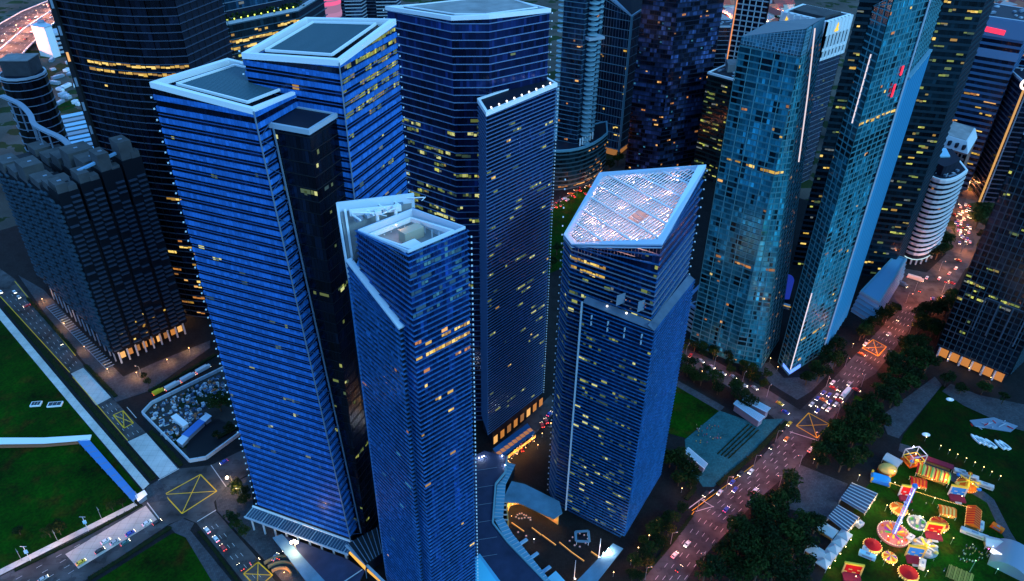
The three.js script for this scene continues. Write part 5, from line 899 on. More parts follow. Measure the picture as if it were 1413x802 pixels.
for (const [x, y] of [[60, 418], [90, 452], [118, 484], [150, 515], [190, 520], [232, 502], [262, 486]]) globeLamp(g2(x, y), 260, 'globe lamp on the condominium forecourt', 'condominium forecourt lamps', SODIUM);
streetLamp(g2(196, 521), g2(192, 520), 300, 'bright lamp at the condominium corner', undefined, SODIUM);
for (const [x, y] of [[1296, 621], [1308, 627], [1319, 633], [1331, 638.5], [1343, 644], [1355, 650.5], [1366, 657], [1378, 663], [1276, 609]]) globeLamp(g2(x, y), 14, 'globe lamp on the walkway behind the fairground', 'walkway lamps behind the fairground');
for (const [x, y, q] of [[1122, 640, 40], [1102, 672, 30], [1188, 590, 10], [1210, 600, 10], [1066, 705, 10], [1082, 776, 70], [1060, 790, 60], [905, 724, 40], [895, 745, 26], [880, 762, 26], [870, 780, 20], [846, 796, 30], [940, 680, 20], [968, 518, 26], [990, 540, 26], [945, 502, 40], [665, 726, 4], [672, 740, 4], [680, 752, 4], [1045, 487, 30], [1062, 500, 20], [1072, 512, 20], [1176, 480, 20]]) globeLamp(g2(x, y), q, 'small globe lamp in the planting between avenue and towers', 'garden lamps');
for (let i = 0; i < 9; i++) globeLamp(g2(1034 + rr(0, 26), 462 + rr(0, 24)), 40, 'warm lamp in the drop-off court between the sail towers', 'court lamps between the sail towers', SODIUM);
for (let i = 0; i < 10; i++) globeLamp(g2(232 + rr(0, 46), 350 + rr(0, 105)), 260, 'warm lamp in the court at the black curved tower foot', 'court lamps at the black tower', SODIUM);
for (const [x, y, q] of [[760, 590, 60], [748, 604, 40], [742, 620, 30]]) globeLamp(g2(x, y), q, 'small lamp on the street between the towers', 'lamps between the towers', COOL);

// ================================================================ vehicles
const carBody = (() => { const s = new THREE.Shape(); [[-2.2, 0.35], [2.15, 0.35], [2.25, 0.62], [2.1, 0.86], [1.05, 0.98], [0.45, 1.42], [-1.2, 1.45], [-1.85, 1.02], [-2.22, 0.92], [-2.28, 0.6]].forEach((p, i) => i ? s.lineTo(...p) : s.moveTo(...p)); return new THREE.ExtrudeGeometry(s, { depth: 1.6, bevelEnabled: true, bevelSize: 0.08, bevelThickness: 0.08, bevelSegments: 2, steps: 1 }).translate(0, 0, -0.8); })();
const carGlass = (() => { const s = new THREE.Shape(); [[1.0, 1.0], [0.5, 1.36], [-1.15, 1.38], [-1.7, 1.05]].forEach((p, i) => i ? s.lineTo(...p) : s.moveTo(...p)); return new THREE.ExtrudeGeometry(s, { depth: 1.82, bevelEnabled: false }).translate(0, 0, -0.91); })();
const screenGeo = mergeGeometries([new THREE.BoxGeometry(0.05, 0.62, 1.4).rotateZ(0.92).translate(0.84, 1.24, 0), new THREE.BoxGeometry(0.05, 0.6, 1.36).rotateZ(-0.95).translate(-1.6, 1.28, 0)]);
const rimGeo = new THREE.CylinderGeometry(0.2, 0.2, 0.26, 10).rotateX(Math.PI / 2);
const wheelGeo = new THREE.CylinderGeometry(0.33, 0.33, 0.24, 14).rotateX(Math.PI / 2);
const headGeo = new THREE.BoxGeometry(0.12, 0.22, 0.42), headM = E(1, 0.8, 0.5, 13), tailM = E(1, 0.05, 0.03, 7);
const carCols = { white: C(0.75, 0.76, 0.78), blue: C(0.02, 0.06, 0.42), black: C(0.015, 0.015, 0.018), silver: C(0.4, 0.42, 0.45), red: C(0.45, 0.02, 0.02), orange: C(0.7, 0.2, 0.02), yellow: C(0.7, 0.48, 0.02), teal: C(0.03, 0.14, 0.14) };
const carProto = {};
function car(col, x, y, to, where, group) {      // position and a pixel it heads for
  const p = g2(x, y), q = g2(...to), turn = Math.atan2(-(q[1] - p[1]), q[0] - p[0]), label = `${col} car ${where}`;
  if (carProto[col]) return dup(carProto[col], new V(p[0], 0.02, p[1]), turn, label, col + ' cars ' + group);
  const t = thing('car', label, 'car', col + ' cars ' + group, new V(p[0], 0.02, p[1])); t.rotation.y = turn; carProto[col] = t;
  part(t, 'body', carBody, new THREE.MeshPhysicalMaterial({ color: carCols[col], roughness: 0.35, clearcoat: 0.6, clearcoatRoughness: 0.1 })); part(t, 'side_window', carGlass, M.cabglass); part(t, 'windscreen', screenGeo, M.cabglass);
  for (const [wx, wz] of [[1.4, 0.78], [1.4, -0.78], [-1.4, 0.78], [-1.4, -0.78]]) { const w = part(t, 'wheel', wheelGeo, M.rubber); w.position.set(wx, 0.33, wz); part(w, 'rim', rimGeo, M.steel); }
  for (const s of [-1, 1]) { let m = part(t, 'headlight', headGeo, headM); m.position.set(2.26, 0.72, 0.6 * s); m = part(t, 'tail_light', headGeo, tailM); m.position.set(-2.3, 0.8, 0.62 * s); }
  return t;
}
const dirA = (x, y) => [x + 10, y - 6], dirB = (x, y) => [x - 10, y + 6];
for (const [c, x, y, f] of [['white', 203, 723, 1], ['black', 217, 722, 1], ['blue', 180, 737, 1], ['white', 146, 748, 1], ['silver', 159, 749, 1], ['teal', 173, 750, 1], ['black', 138, 761, 1], ['yellow', 112, 777, 1], ['silver', 60, 800, 1]]) car(c, x, y, dirA(x, y), 'on the cross street between the lawns', 'on the cross street');
car('blue', 309, 639, [300, 644], 'on the street by the striped tower corner', 'at the striped tower corner');
for (const [c, x, y] of [['white', 286, 733], ['white', 298, 745], ['red', 308, 757], ['black', 332, 784]]) car(c, x, y, [x - 8, y - 10], 'queuing on the avenue beside the triangular lawn', 'beside the triangular lawn');
for (const [c, x, y] of [['white', 1, 404], ['white', 20, 404], ['red', 37, 423], ['black', 84, 475], ['silver', 26, 411]]) car(c, x, y, [x + 9, y + 10], 'on the avenue beside the dark condominium', 'beside the condominium');
for (const [c, x, y, f] of [['black', 974, 683, 0], ['white', 993, 681, 0], ['blue', 1002, 704, 1], ['white', 931, 767, 1], ['black', 937, 786, 1], ['blue', 1014, 677, 0], ['blue', 1010, 667, 0], ['black', 1022, 655, 0], ['white', 1036, 652, 0], ['black', 1065, 618, 0], ['orange', 1085, 607, 0], ['yellow', 1089, 586, 0], ['white', 1042, 678, 1], ['silver', 1118, 622, 1], ['white', 948, 752, 0]]) car(c, x, y, f ? [x + 10, y - 11] : [x - 10, y + 11], 'driving on the wide avenue past the blue plaza', 'on the avenue by the plaza');
for (const [c, x, y] of [['blue', 1084, 570], ['yellow', 1076, 558]]) car(c, x, y, [x + 9, y + 5], 'turning out of the plaza street', 'at the plaza street');
for (const [c, x, y] of [['white', 1149, 529], ['red', 1150, 537], ['blue', 1136, 543], ['blue', 1144, 546], ['black', 1160, 538.5], ['white', 1154, 547], ['red', 1158, 554], ['blue', 1128, 551], ['orange', 1136, 553], ['blue', 1145, 556], ['white', 1153, 559], ['black', 1129, 560], ['silver', 1137, 562], ['red', 1182, 539], ['white', 1120, 559], ['blue', 1128, 568], ['white', 1143, 566], ['silver', 1172, 531]]) car(c, x, y, [x - 10, y + 10.5], 'queuing at the yellow box below the sail tower', 'queuing below the sail tower');
for (const [c, x, y] of [['orange', 1189, 490], ['white', 1194, 476], ['black', 1240, 442], ['silver', 1226, 462]]) car(c, x, y, [x - 10, y + 10], 'on the avenue beyond the yellow box by the sail tower', 'beyond the sail tower box');
for (const [c, x, y] of [['white', 1279, 384], ['white', 1296, 385], ['black', 1306, 389], ['red', 1313, 391], ['blue', 1287, 413], ['white', 1301, 411], ['white', 1319, 371], ['silver', 1310, 378], ['red', 1322, 360], ['black', 1270, 402]]) car(c, x, y, [x + 6, y - 8], 'crossing the busy upper junction', 'at the upper junction');
for (let i = 0; i < 38; i++) { const t = i / 38, y = 336 - 56 * t, x = 1319 + rr(1, 22) - 4 * t; car(pick(['white', 'white', 'silver', 'black', 'red', 'blue']), x, y, R() < 0.7 ? [x + 1, y + 8] : [x - 1, y - 8], 'in the dense traffic jam under the gold edged tower', 'in the upper traffic jam'); }
for (let i = 0; i < 8; i++) { const t = i / 8, x = 938 + 118 * t, y = 486 + 60 * t; car(pick(['white', 'silver', 'black', 'red']), x, y + rr(-3, 3), [x + 10, y + 5.2], 'on the street below the sail podium', 'below the sail podium'); }
for (let i = 0; i < 18; i++) { const t = i / 18, x = 762 + 75 * t, y = 287 - 40 * t; car(pick(['red', 'black', 'white', 'orange']), x, y + rr(-6, 6), [x + 10, y - 5.5], 'in the street of tail lights behind the lattice roof tower', 'in the tail light street'); }
for (let i = 0; i < 9; i++) { const t = i / 9, x = 702 + 62 * t, y = 632 - 66 * t; car(pick(['red', 'blue', 'white', 'black']), x + rr(-4, 6), y + rr(-2, 6), [x + 8, y - 9], 'on the street between the wing tower and the lattice roof tower', 'between the two towers'); }
{ // white box truck and buses
  const mk = (label, x, y, to, len, h, col, name, cat) => { const p = g2(x, y), q = g2(...to), t = thing(name, label, cat, undefined, new V(p[0], 0.02, p[1])); t.rotation.y = Math.atan2(-(q[1] - p[1]), q[0] - p[0]);
    part(t, 'body', new RoundedBoxGeometry(len, h, 2.4, 2, 0.15).translate(-0.6, h / 2 + 0.55, 0), S({ color: col, roughness: 0.5 })); part(t, 'cab', new RoundedBoxGeometry(2, h * 0.75, 2.3, 2, 0.25).translate(len / 2 + 0.4, h * 0.375 + 0.5, 0), S({ color: col, roughness: 0.4 })); part(t, 'windscreen', new THREE.BoxGeometry(0.1, h * 0.3, 2).translate(len / 2 + 1.4, h * 0.55 + 0.4, 0), M.cabglass);
    for (const wx of [-len / 2 + 1, len / 2]) for (const s of [-1, 1]) { const w = part(t, 'wheel', wheelGeo, M.rubber); w.scale.set(1.4, 1.4, 1.2); w.position.set(wx, 0.46, s * 1.05); } for (const s of [-1, 1]) { const m = part(t, 'tail_light', headGeo, tailM); m.position.set(-len / 2 - 0.62, 1, s); const m2 = part(t, 'headlight', headGeo, headM); m2.position.set(len / 2 + 1.42, 0.8, s * 0.8); } };
  mk('long white lorry in the queue below the sail tower', 1166, 545, [1156, 556], 9, 3, C(0.75, 0.76, 0.78), 'lorry', 'lorry');
  mk('white bus turning at the upper junction', 1262, 386, [1272, 389], 10, 2.8, C(0.7, 0.66, 0.6), 'bus', 'bus');
  mk('dark bus waiting beside the folded podium', 1240, 392, [1252, 398], 11, 2.9, C(0.05, 0.12, 0.2), 'bus', 'bus');
  mk('yellow works lorry in the lane by the yard', 218, 543, [226, 539], 5, 2.2, C(0.7, 0.5, 0.03), 'lorry', 'lorry');
  for (const [i, x, y] of [[0, 238, 535], [1, 259, 523.5], [2, 280, 512]]) mk(['parked white coach in the yard lane nearest the yellow lorry', 'parked white coach in the middle of the yard lane', 'parked white coach in the yard lane, last before the striped tower'][i], x, y, [x + 10, y - 5.5], 8, 2.6, C(0.6, 0.62, 0.64), 'coach', 'coach');
}
// ================================================================ low buildings and site details
const blueRoof = S({ map: T.roof, color: C(0.35, 0.75, 1.1), roughness: 0.6 }), deepBlue = S({ map: T.roof, color: C(0.10, 0.14, 0.30), roughness: 0.6 });
const slabAt = (t, name, px, h, th, mat) => part(t, name, prism(gp(px, h), h - th, h), mat);
const posts = (t, px, h, mat = M.alud, w = 0.35) => { for (const q of gp(px, h)) part(t, 'post', new Faces().bar([q[0], 0, q[1]], [q[0], h - 0.4, q[1]], w).geo(), mat); };
{ // walkway roofs on the lawn
  const t = thing('canopy', 'long white canopy with brick edge crossing the big lawn', 'canopy'); slabAt(t, 'roof', [[-20, 604], [60, 604], [126, 600], [124, 607], [60, 612], [-20, 613]], 3.4, 0.4, M.white); slabAt(t, 'brick_edge', [[-20, 611.5], [60, 610.5], [112, 606], [110, 610], [60, 614.5], [-20, 616]], 2.0, 1.6, S({ color: C(0.35, 0.14, 0.08), roughness: 0.9 })); posts(t, [[0, 607], [30, 608], [60, 607], [90, 605], [120, 602]], 3.4);
  const c = thing('covered_walkway', 'straight blue roofed walkway across the lawn to the crossroads', 'walkway'); slabAt(c, 'roof', [[106, 608], [122, 606], [191, 685], [183, 692]], 3.2, 0.35, S({ color: C(0.07, 0.22, 0.52), roughness: 0.5 })); for (let i = 0; i <= 10; i++) { const s = i / 10; posts(c, [[108 + 76 * s, 609 + 82 * s], [120 + 69 * s, 607 + 78 * s]], 3.2, M.alud, 0.25); part(c, 'roof_rib', new Faces().bar(G(107 + 76 * s, 608.5 + 82 * s, 3.3).toArray(), G(121 + 69 * s, 606.5 + 78 * s, 3.3).toArray(), 0.25, 0.2).geo(), M.alud); }
  const e = thing('station_entrance', 'small pale entrance kiosk at the end of the blue walkway', 'kiosk'); slabAt(e, 'roof', [[186, 684], [199, 676], [203, 682], [190, 692]], 4, 0.4, M.white); slabAt(e, 'wall', [[188, 686], [198, 679], [201, 683], [191, 690]], 3.6, 3.6, M.alud); const q = G(192, 690, 2.6); part(e, 'lamp', new THREE.SphereGeometry(0.22, 8, 6).translate(q.x, q.y, q.z), bulbM); lampLight(e, q, SODIUM, 40);
  [[50, 558.5, 'smaller'], [76, 559, 'larger']].forEach(([x, y, l], i) => { const s = thing('skylight', `${l} white framed skylight box on the lawn`, 'skylight'), w = i ? 7.5 : 5.2; const q = g2(x, y); part(s, 'frame', new RoundedBoxGeometry(w + 1, 1, 4.2, 2, 0.1).rotateY(0.15).translate(q[0], 0.5, q[1]), M.white); for (let k = 0; k < 3; k++) part(s, 'pane', new THREE.BoxGeometry(w / 3 - 0.2, 0.12, 3.2).translate((k - 1) * w / 3, 1.03, 0).rotateY(0.15).translate(q[0], 0, q[1]), M.cabglass); });
  for (const [x, y, l] of [[122, 733, 'lamp mast with blue sign panel beside the lawn trees'], [42, 774, 'lamp mast with two floodlights beside the cross street']]) { const m = thing('mast', l, 'mast'), q = g2(x, y); part(m, 'pole', new Faces().bar([q[0], 0, q[1]], [q[0], 11, q[1]], 0.25).geo(), M.alu); part(m, 'panel', new Faces().box(q[0], 7, q[1], 1.6, 2.4, 0.2, 0.5).geo(), S({ color: C(0.3, 0.6, 0.8), roughness: 0.6 })); part(m, 'arm', new Faces().bar([q[0] - 1.6, 11, q[1]], [q[0] + 1.6, 11, q[1]], 0.2).geo(), M.alu); }
}
{ // storage yard
  const fencePx = [[197, 572], [210, 558], [312, 508], [334, 598], [285, 634], [262, 638]], q = gp(fencePx);
  lay('yard_ground', fencePx, 0.06, S({ map: T.soil, color: C(0.5, 0.55, 0.62), roughness: 1 }), 'bare dirt ground of the fenced storage yard');
  const f = thing('hoarding', 'pale hoarding fence round the storage yard', 'fence'), m = S({ color: C(0.42, 0.5, 0.56), roughness: 0.8 });
  for (let i = 0; i < q.length; i++) { if (i === 2) continue; const a = q[i], b = q[(i + 1) % q.length], l = Math.hypot(b[0] - a[0], b[1] - a[1]), n = Math.max(1, Math.round(l / 6)); for (let k = 0; k < n; k++) part(f, 'fence_panel', new Faces().bar(v3(mixp(a, b, (k + 0.02) / n), 1.2), v3(mixp(a, b, (k + 0.98) / n), 1.2), 0.9, 2.4).geo(), m); }
  const P = gp([[203, 572], [215, 560], [305, 518], [312, 545], [286, 572], [250, 596], [240, 610], [228, 604]]);
  const cols = [[0.5, 0.55, 0.6], [0.12, 0.2, 0.32], [0.05, 0.08, 0.14], [0.3, 0.4, 0.5], [0.4, 0.16, 0.08], [0.62, 0.64, 0.66], [0.1, 0.12, 0.16]].map(c => S({ color: C(...c), roughness: 0.8 }));
  let n = 0; const xs = P.map(p => p[0]), zs = P.map(p => p[1]);
  while (n < 210) { const p = [rr(Math.min(...xs), Math.max(...xs)), rr(Math.min(...zs), Math.max(...zs))]; if (!inside(p, P)) continue; n++; const w = rr(0.8, 3), h = rr(0.5, 1.8), d = rr(0.8, 2); const t = thing('stored_material', 'stack of stored building material on the yard ground', 'material stack', 'stacks in the storage yard', new V(p[0], 0.06, p[1])); t.rotation.y = 0.65 + rr(-0.15, 0.15); part(t, 'lower_bundle', new RoundedBoxGeometry(w, h * 0.6, d, 1, 0.06).translate(0, h * 0.3, 0), pick(cols)); part(t, 'upper_bundle', new RoundedBoxGeometry(w * rr(0.4, 0.9), h * 0.5, d * 0.8, 1, 0.06).translate(w * 0.1 * rr(-1, 1), h * 0.85, 0), pick(cols)); }
  const s1 = thing('site_cabin', 'white flat roofed site cabin in the storage yard', 'cabin'); slabAt(s1, 'body', [[236, 575], [243, 571], [259, 584], [253, 588]], 3, 3, M.white); slabAt(s1, 'roof', [[235.4, 575], [243, 570.4], [260, 584], [253, 588.6]], 3.3, 0.28, M.white);
  const s2 = thing('site_shed', 'long blue roofed shed beside the dark pond in the yard', 'shed'); slabAt(s2, 'roof', [[250, 600], [276, 577], [283, 582], [258, 605]], 4, 0.4, S({ color: C(0.06, 0.18, 0.5), roughness: 0.6 })); slabAt(s2, 'wall', [[252, 600], [276, 579], [281, 582], [258, 603]], 3.6, 3.5, M.alud);
  const s3 = thing('site_shed', 'pale end shed beside the blue roofed shed, by the fence', 'shed'); slabAt(s3, 'roof', [[243, 608], [252, 600], [260, 604], [251, 614]], 4.2, 0.4, S({ color: C(0.55, 0.66, 0.75), roughness: 0.7 })); slabAt(s3, 'wall', [[244, 609], [252, 602], [258, 604], [250, 612]], 3.8, 3.7, M.alud);
  const s4 = thing('site_shed', 'pale shed at the other end of the blue roofed shed, nearer the tree', 'shed'); slabAt(s4, 'roof', [[275, 578], [285, 570], [292, 574], [283, 582]], 4.2, 0.4, S({ color: C(0.55, 0.66, 0.75), roughness: 0.7 })); slabAt(s4, 'wall', [[277, 578], [285, 572], [290, 575], [283, 580]], 3.8, 3.7, M.alud);
  lay('pond', [[256, 622], [262, 605], [280, 590], [300, 578], [326, 590], [332, 598], [300, 618], [275, 632], [262, 632]], 0.09, S({ color: C(0.008, 0.01, 0.014), roughness: 0.35 }), 'dark excavated pond in the storage yard');
}
{ // forecourt of the striped tower
  const t = thing('forecourt_roof', 'dark blue flat roof with pale edge below the striped tower', 'roof'); slabAt(t, 'deck', [[391, 739], [480, 772], [503, 788], [490, 815], [446, 815]], 7, 0.5, deepBlue); slabAt(t, 'edge_walkway', [[376, 742], [389, 737], [452, 806], [432, 815]], 7.4, 0.5, blueRoof); posts(t, [[392, 745], [420, 770], [440, 790], [470, 775]], 7, M.alud, 0.6);
  part(t, 'joint', new Faces().bar(G(470, 806, 7.2).toArray(), G(500, 786, 7.2).toArray(), 0.4, 0.3).geo(), M.alu);
  const l = thing('floodlight', 'brilliant floodlight mast beside the striped tower canopy', 'floodlight'), q = G(406, 747, 13); part(l, 'pole', new Faces().bar([q.x, 0, q.z], [q.x, 12.6, q.z], 0.35).geo(), M.steel); for (const [dx, dz] of [[0, 0], [0.9, 0.4], [-0.8, 0.5]]) part(l, 'lamp', new THREE.SphereGeometry(0.75, 14, 10).translate(q.x + dx * 1.5, q.y, q.z + dz * 1.5), E(1, 0.8, 0.55, 14)); part(l, 'bracket', new Faces().bar([q.x - 1.2, q.y - 0.35, q.z], [q.x + 1.2, q.y - 0.35, q.z], 0.2).geo(), M.steel); lampLight(l, new V(q.x, q.y - 1.6, q.z + 2.4), C(1, 0.62, 0.3), 420);
  const g = thing('glass_link', 'glazed link hall with a glowing gold wall between two towers', 'link hall'); slabAt(g, 'roof', [[480, 750], [520, 728], [528, 762], [504, 780]], 12, 0.5, M.cabglass); for (let i = 0; i < 7; i++) part(g, 'roof_bar', new Faces().bar(G(480 + 6.6 * i, 750 - 3.6 * i, 12.2).toArray(), G(503 + 4 * i, 779 - 2.6 * i, 12.2).toArray(), 0.3).geo(), M.alud); const a = G(478, 757, 8), b = G(504, 784, 8); part(g, 'gold_wall', new Faces().bar(a.toArray(), b.toArray(), 0.5, 3.4).geo(), E(1, 0.5, 0.07, 0.9)); const c = G(507, 787, 7), d = G(535, 812, 7); part(g, 'gold_wall', new Faces().bar(c.toArray(), d.toArray(), 0.5, 1.6).geo(), E(1, 0.5, 0.07, 0.8)); part(g, 'beam', new Faces().bar([a.x, 10.4, a.z], [d.x, 9.4, d.z], 1.2, 0.8).geo(), M.alu); part(g, 'wall', prism(gp([[484, 752], [520, 732], [526, 758], [504, 774]], 10), 0, 11.4), M.core); posts(g, [[478, 757], [504, 784], [520, 800]], 8);
  const w = thing('garden_wall', 'curved brown garden walls lit warmly at the forecourt', 'garden wall'); for (let k = 0; k < 3; k++) { const F = new Faces(); for (let i = 0; i < 10; i++) { const c0 = g2(385, 800), r = 6 + k * 3.4, A = 0.4 + i * 0.2, P = x => [c0[0] + r * Math.cos(x), 0.9, c0[1] - r * Math.sin(x)]; F.bar(P(A), P(A + 0.21), 0.8, 1.8); } part(w, 'wall_ring', F.geo(), S({ color: C(0.3, 0.2, 0.1), roughness: 0.9 })); } const q2 = G(392, 790, 2.4); part(w, 'lamp', new THREE.SphereGeometry(0.2, 8, 6).translate(q2.x, q2.y, q2.z), bulbM); lampLight(w, q2, SODIUM, 120);
  car('black', 352, 776, [362, 770], 'waiting at the striped tower drop-off', 'at the drop-off'); car('black', 388, 768, [394, 760], 'waiting at the striped tower drop-off', 'at the drop-off'); car('silver', 380, 770, [386, 762], 'waiting at the striped tower drop-off', 'at the drop-off');
}
{ // podiums between the towers
  const t = thing('podium_roof', 'dark blue podium roof between the chevron and wing towers', 'podium'); part(t, 'deck', prism(gp([[648, 632], [668, 622], [700, 630], [697, 652], [684, 668], [680, 722], [700, 748], [765, 815], [640, 815]], 12), 0, 12), deepBlue);
  part(t, 'edge', (() => { const F = new Faces(), e = [[700, 630], [697, 652], [684, 668], [680, 722], [700, 748], [765, 815]].map(p => G(p[0], p[1], 12.5)); for (let i = 0; i + 1 < e.length; i++) F.bar(e[i].toArray(), e[i + 1].toArray(), 0.9, 0.9); return F.geo(); })(), M.teal);
  const gridF = new Faces(); for (let i = 0; i < 6; i++) gridF.bar(G(654, 650 + i * 24, 12.06).toArray(), G(686, 645 + i * 24, 12.06).toArray(), 0.15, 0.1); part(t, 'joint', gridF.geo(), M.alud);
  const s = thing('skywalk', 'pale blue glazed skywalk bending round the sunken dining court', 'skywalk'), pth = [[706, 640], [692, 668], [688, 716], [702, 740], [750, 800], [765, 818]].map(p => G(p[0], p[1], 9)); const glz = S({ color: C(0.12, 0.34, 0.5), roughness: 0.2 }); for (let i = 0; i + 1 < pth.length; i++) { part(s, 'roof', new Faces().bar(pth[i].toArray(), pth[i + 1].toArray(), 4.6, 0.5).geo(), glz); const n = Math.round(pth[i].distanceTo(pth[i + 1]) / 2.4); const d = pth[i + 1].clone().sub(pth[i]).normalize(), sd = new V(-d.z, 0, d.x).multiplyScalar(2.3); for (let k = 0; k < n; k++) { const p = pth[i].clone().lerp(pth[i + 1], (k + 0.5) / n); part(s, 'roof_rib', new Faces().bar([p.x - sd.x, p.y + 0.36, p.z - sd.z], [p.x + sd.x, p.y + 0.36, p.z + sd.z], 0.3, 0.22).geo(), M.alu); } part(s, 'side_wall', new Faces().bar([pth[i].x, 4.5, pth[i].z], [pth[i + 1].x, 4.5, pth[i + 1].z], 4, 8).geo(), M.core); }
  const c = thing('colonnade', 'curved colonnade glowing orange along the dining court', 'colonnade'); part(c, 'roof', prism(gp([[692, 692], [706, 664], [724, 668], [772, 692], [776, 708], [764, 716], [742, 706], [716, 694]], 8), 7.4, 8), blueRoof);
  const arc = [[701, 730], [699, 708], [704, 698], [716, 695], [734, 702], [752, 712], [770, 724]].map(p => G(p[0], p[1], 0)), wallM = S({ color: C(0.6, 0.36, 0.12), roughness: 0.9 }); for (let i = 0; i + 1 < arc.length; i++) { part(c, 'wall', new Faces().bar([arc[i].x, 3.4, arc[i].z], [arc[i + 1].x, 3.4, arc[i + 1].z], 0.6, 6.8).geo(), wallM); const p = arc[i].clone().lerp(arc[i + 1], 0.5), q = new V(p.x + (i < 2 ? 2.2 : 0.8), 4, p.z + (i < 2 ? 0 : 2.4)); part(c, 'wall_lamp', new THREE.SphereGeometry(0.16, 8, 6).translate(q.x, q.y, q.z), bulbM); lampLight(c, q, C(1, 0.42, 0.06), 75); }
  const cv = new THREE.CatmullRomCurve3(arc); for (let i = 0; i <= 20; i++) { const p = cv.getPoint(i / 20); part(c, 'roof_fin', new Faces().bar([p.x, 7.2, p.z], [p.x + (i < 6 ? -3.4 : 0.8), 7.2, p.z + (i < 6 ? 0 : -3.6)], 0.7, 0.4).geo(), S({ color: C(0.5, 0.42, 0.4), roughness: 0.7 })); }
  lay('dining_court', [[703, 732], [701, 702], [716, 697], [770, 726], [850, 762], [800, 815], [765, 815]], 0.05, M.shadepaving, 'dark sunken dining court in front of the lattice roof tower');
  // light bars and tables
  [[706, 721, 723, 733], [734, 728, 747, 738], [748, 738, 767, 752], [772, 748, 789, 762], [789, 762, 806, 774], [816, 761, 826, 768]].forEach(([x0, y0, x1, y1], i) => { const b = thing('light_bench', 'glowing golden bench strip in the dining court', 'bench', 'glowing benches in the dining court'), p = G(x0, y0, 0.9), q = G(x1, y1, 0.9); part(b, 'light_strip', new Faces().bar(p.toArray(), q.toArray(), 0.22, 0.2).geo(), E(1, 0.5, 0.1, 1.0)); part(b, 'seat', new Faces().bar([p.x, 0.45, p.z], [q.x, 0.45, q.z], 0.8, 0.5).geo(), S({ color: C(0.2, 0.12, 0.06), roughness: 0.8 })); });
  const tblTop = new THREE.CylinderGeometry(0.6, 0.6, 0.06, 12).translate(0, 0.75, 0), tblLeg = new THREE.CylinderGeometry(0.06, 0.2, 0.74, 8).translate(0, 0.37, 0), cand = new THREE.SphereGeometry(0.16, 8, 6).translate(0, 0.95, 0), candM = E(1, 0.34, 0.14, 2.2); for (const [x, y] of [[714, 712], [717, 710.5], [720, 710], [723, 712], [726, 713], [729, 716], [731.5, 716], [712, 715], [716, 717], [720, 717], [724, 716], [732, 719], [786, 748], [790, 743], [795, 738], [800, 738], [806, 740], [811, 745], [808, 751], [800, 756], [793, 754], [726, 741], [715, 736]]) { const b = thing('cafe_table', 'small round cafe table with a glowing candle lamp in the dining court', 'table', 'cafe tables in the dining court', new V(...v3(g2(x, y), 0.05))); part(b, 'table_top', tblTop, M.alud); part(b, 'leg', tblLeg, M.dark); part(b, 'candle_lamp', cand, candM); }
  { const p = g2(803, 746), b = thing('bar_kiosk', 'square blue roofed bar kiosk in the dining court', 'kiosk'), o = p2 => [[p[0] - p2, p[1] - p2 * 0.8], [p[0] + p2, p[1] - p2], [p[0] + p2, p[1] + p2], [p[0] - p2, p[1] + p2 * 0.9]]; for (let i = 0; i < 4; i++) { const q = o(3.4); part(b, 'roof_beam', new Faces().bar(v3(q[i], 3.4), v3(q[(i + 1) % 4], 3.4), 1.2, 0.4).geo(), blueRoof); part(b, 'post', new Faces().bar(v3(o(3)[i], 0), v3(o(3)[i], 3.3), 0.25).geo(), M.alu); } part(b, 'counter', prism(o(2), 0, 1.1), M.core); }
  for (const [x, y, l] of [[722, 747, 'blue glazed skylight nearest the skywalk bend'], [737, 766, 'middle blue glazed skylight in the dining court'], [754, 785, 'blue glazed skylight by the white tent']]) { const b = thing('skylight', l, 'skylight'), p = G(x, y, 1.2); part(b, 'glass', new RoundedBoxGeometry(5.4, 0.8, 1.8, 2, 0.2).rotateY(0.7).translate(p.x, 0.7, p.z), S({ color: C(0.15, 0.4, 0.65), roughness: 0.3 })); part(b, 'curb', new THREE.BoxGeometry(6, 0.4, 2.4).rotateY(0.7).translate(p.x, 0.2, p.z), M.dark); }
  const tent = thing('pavilion_roof', 'bright blue square pavilion roof at the court edge', 'pavilion'); slabAt(tent, 'roof', [[750, 802], [767, 788], [780, 802], [765, 818]], 5, 0.3, S({ color: C(0.2, 0.55, 0.75), roughness: 0.6 })); posts(tent, [[752, 802], [767, 790], [778, 802]], 5);
  const w2 = thing('walkway_roof', 'pale blue walkway roof ending at two bright lamps', 'walkway'); slabAt(w2, 'roof', [[792, 806], [846, 750], [860, 757], [812, 818]], 6, 0.4, blueRoof); posts(w2, [[800, 800], [820, 778], [845, 754]], 6); for (const [x, y] of [[833, 763], [840, 758], [842, 761]]) { const q = G(x, y, 7); part(w2, 'lamp', new THREE.SphereGeometry(0.22, 8, 6).translate(q.x, q.y, q.z), E(1, 0.9, 0.8, 30)); lampLight(w2, q, C(1, 0.85, 0.7), 120); }
  { const q = G(790, 806, 3); part(w2, 'under_lamp', new THREE.SphereGeometry(0.2, 8, 6).translate(q.x + 5, q.y, q.z), bulbM); lampLight(w2, new V(q.x + 5, q.y, q.z), C(1, 0.42, 0.06), 260); }
  for (const [x, y, l] of [[826, 770, 'slim flagpole lit white at the walkway end'], [792, 800, 'slim flagpole lit white by the court corner']]) { const q = g2(x, y), f = thing('flagpole', l, 'flagpole'); part(f, 'pole', new THREE.CylinderGeometry(0.1, 0.2, 15, 8).translate(q[0], 7.5, q[1]), M.white); part(f, 'foot_lamp', new THREE.SphereGeometry(0.2, 8, 6).translate(q[0] + 0.6, 1, q[1] + 0.3), E(1, 0.85, 0.8, 14)); lampLight(f, new V(q[0] + 0.6, 1, q[1] + 0.3), C(1, 0.85, 0.8), 30); }
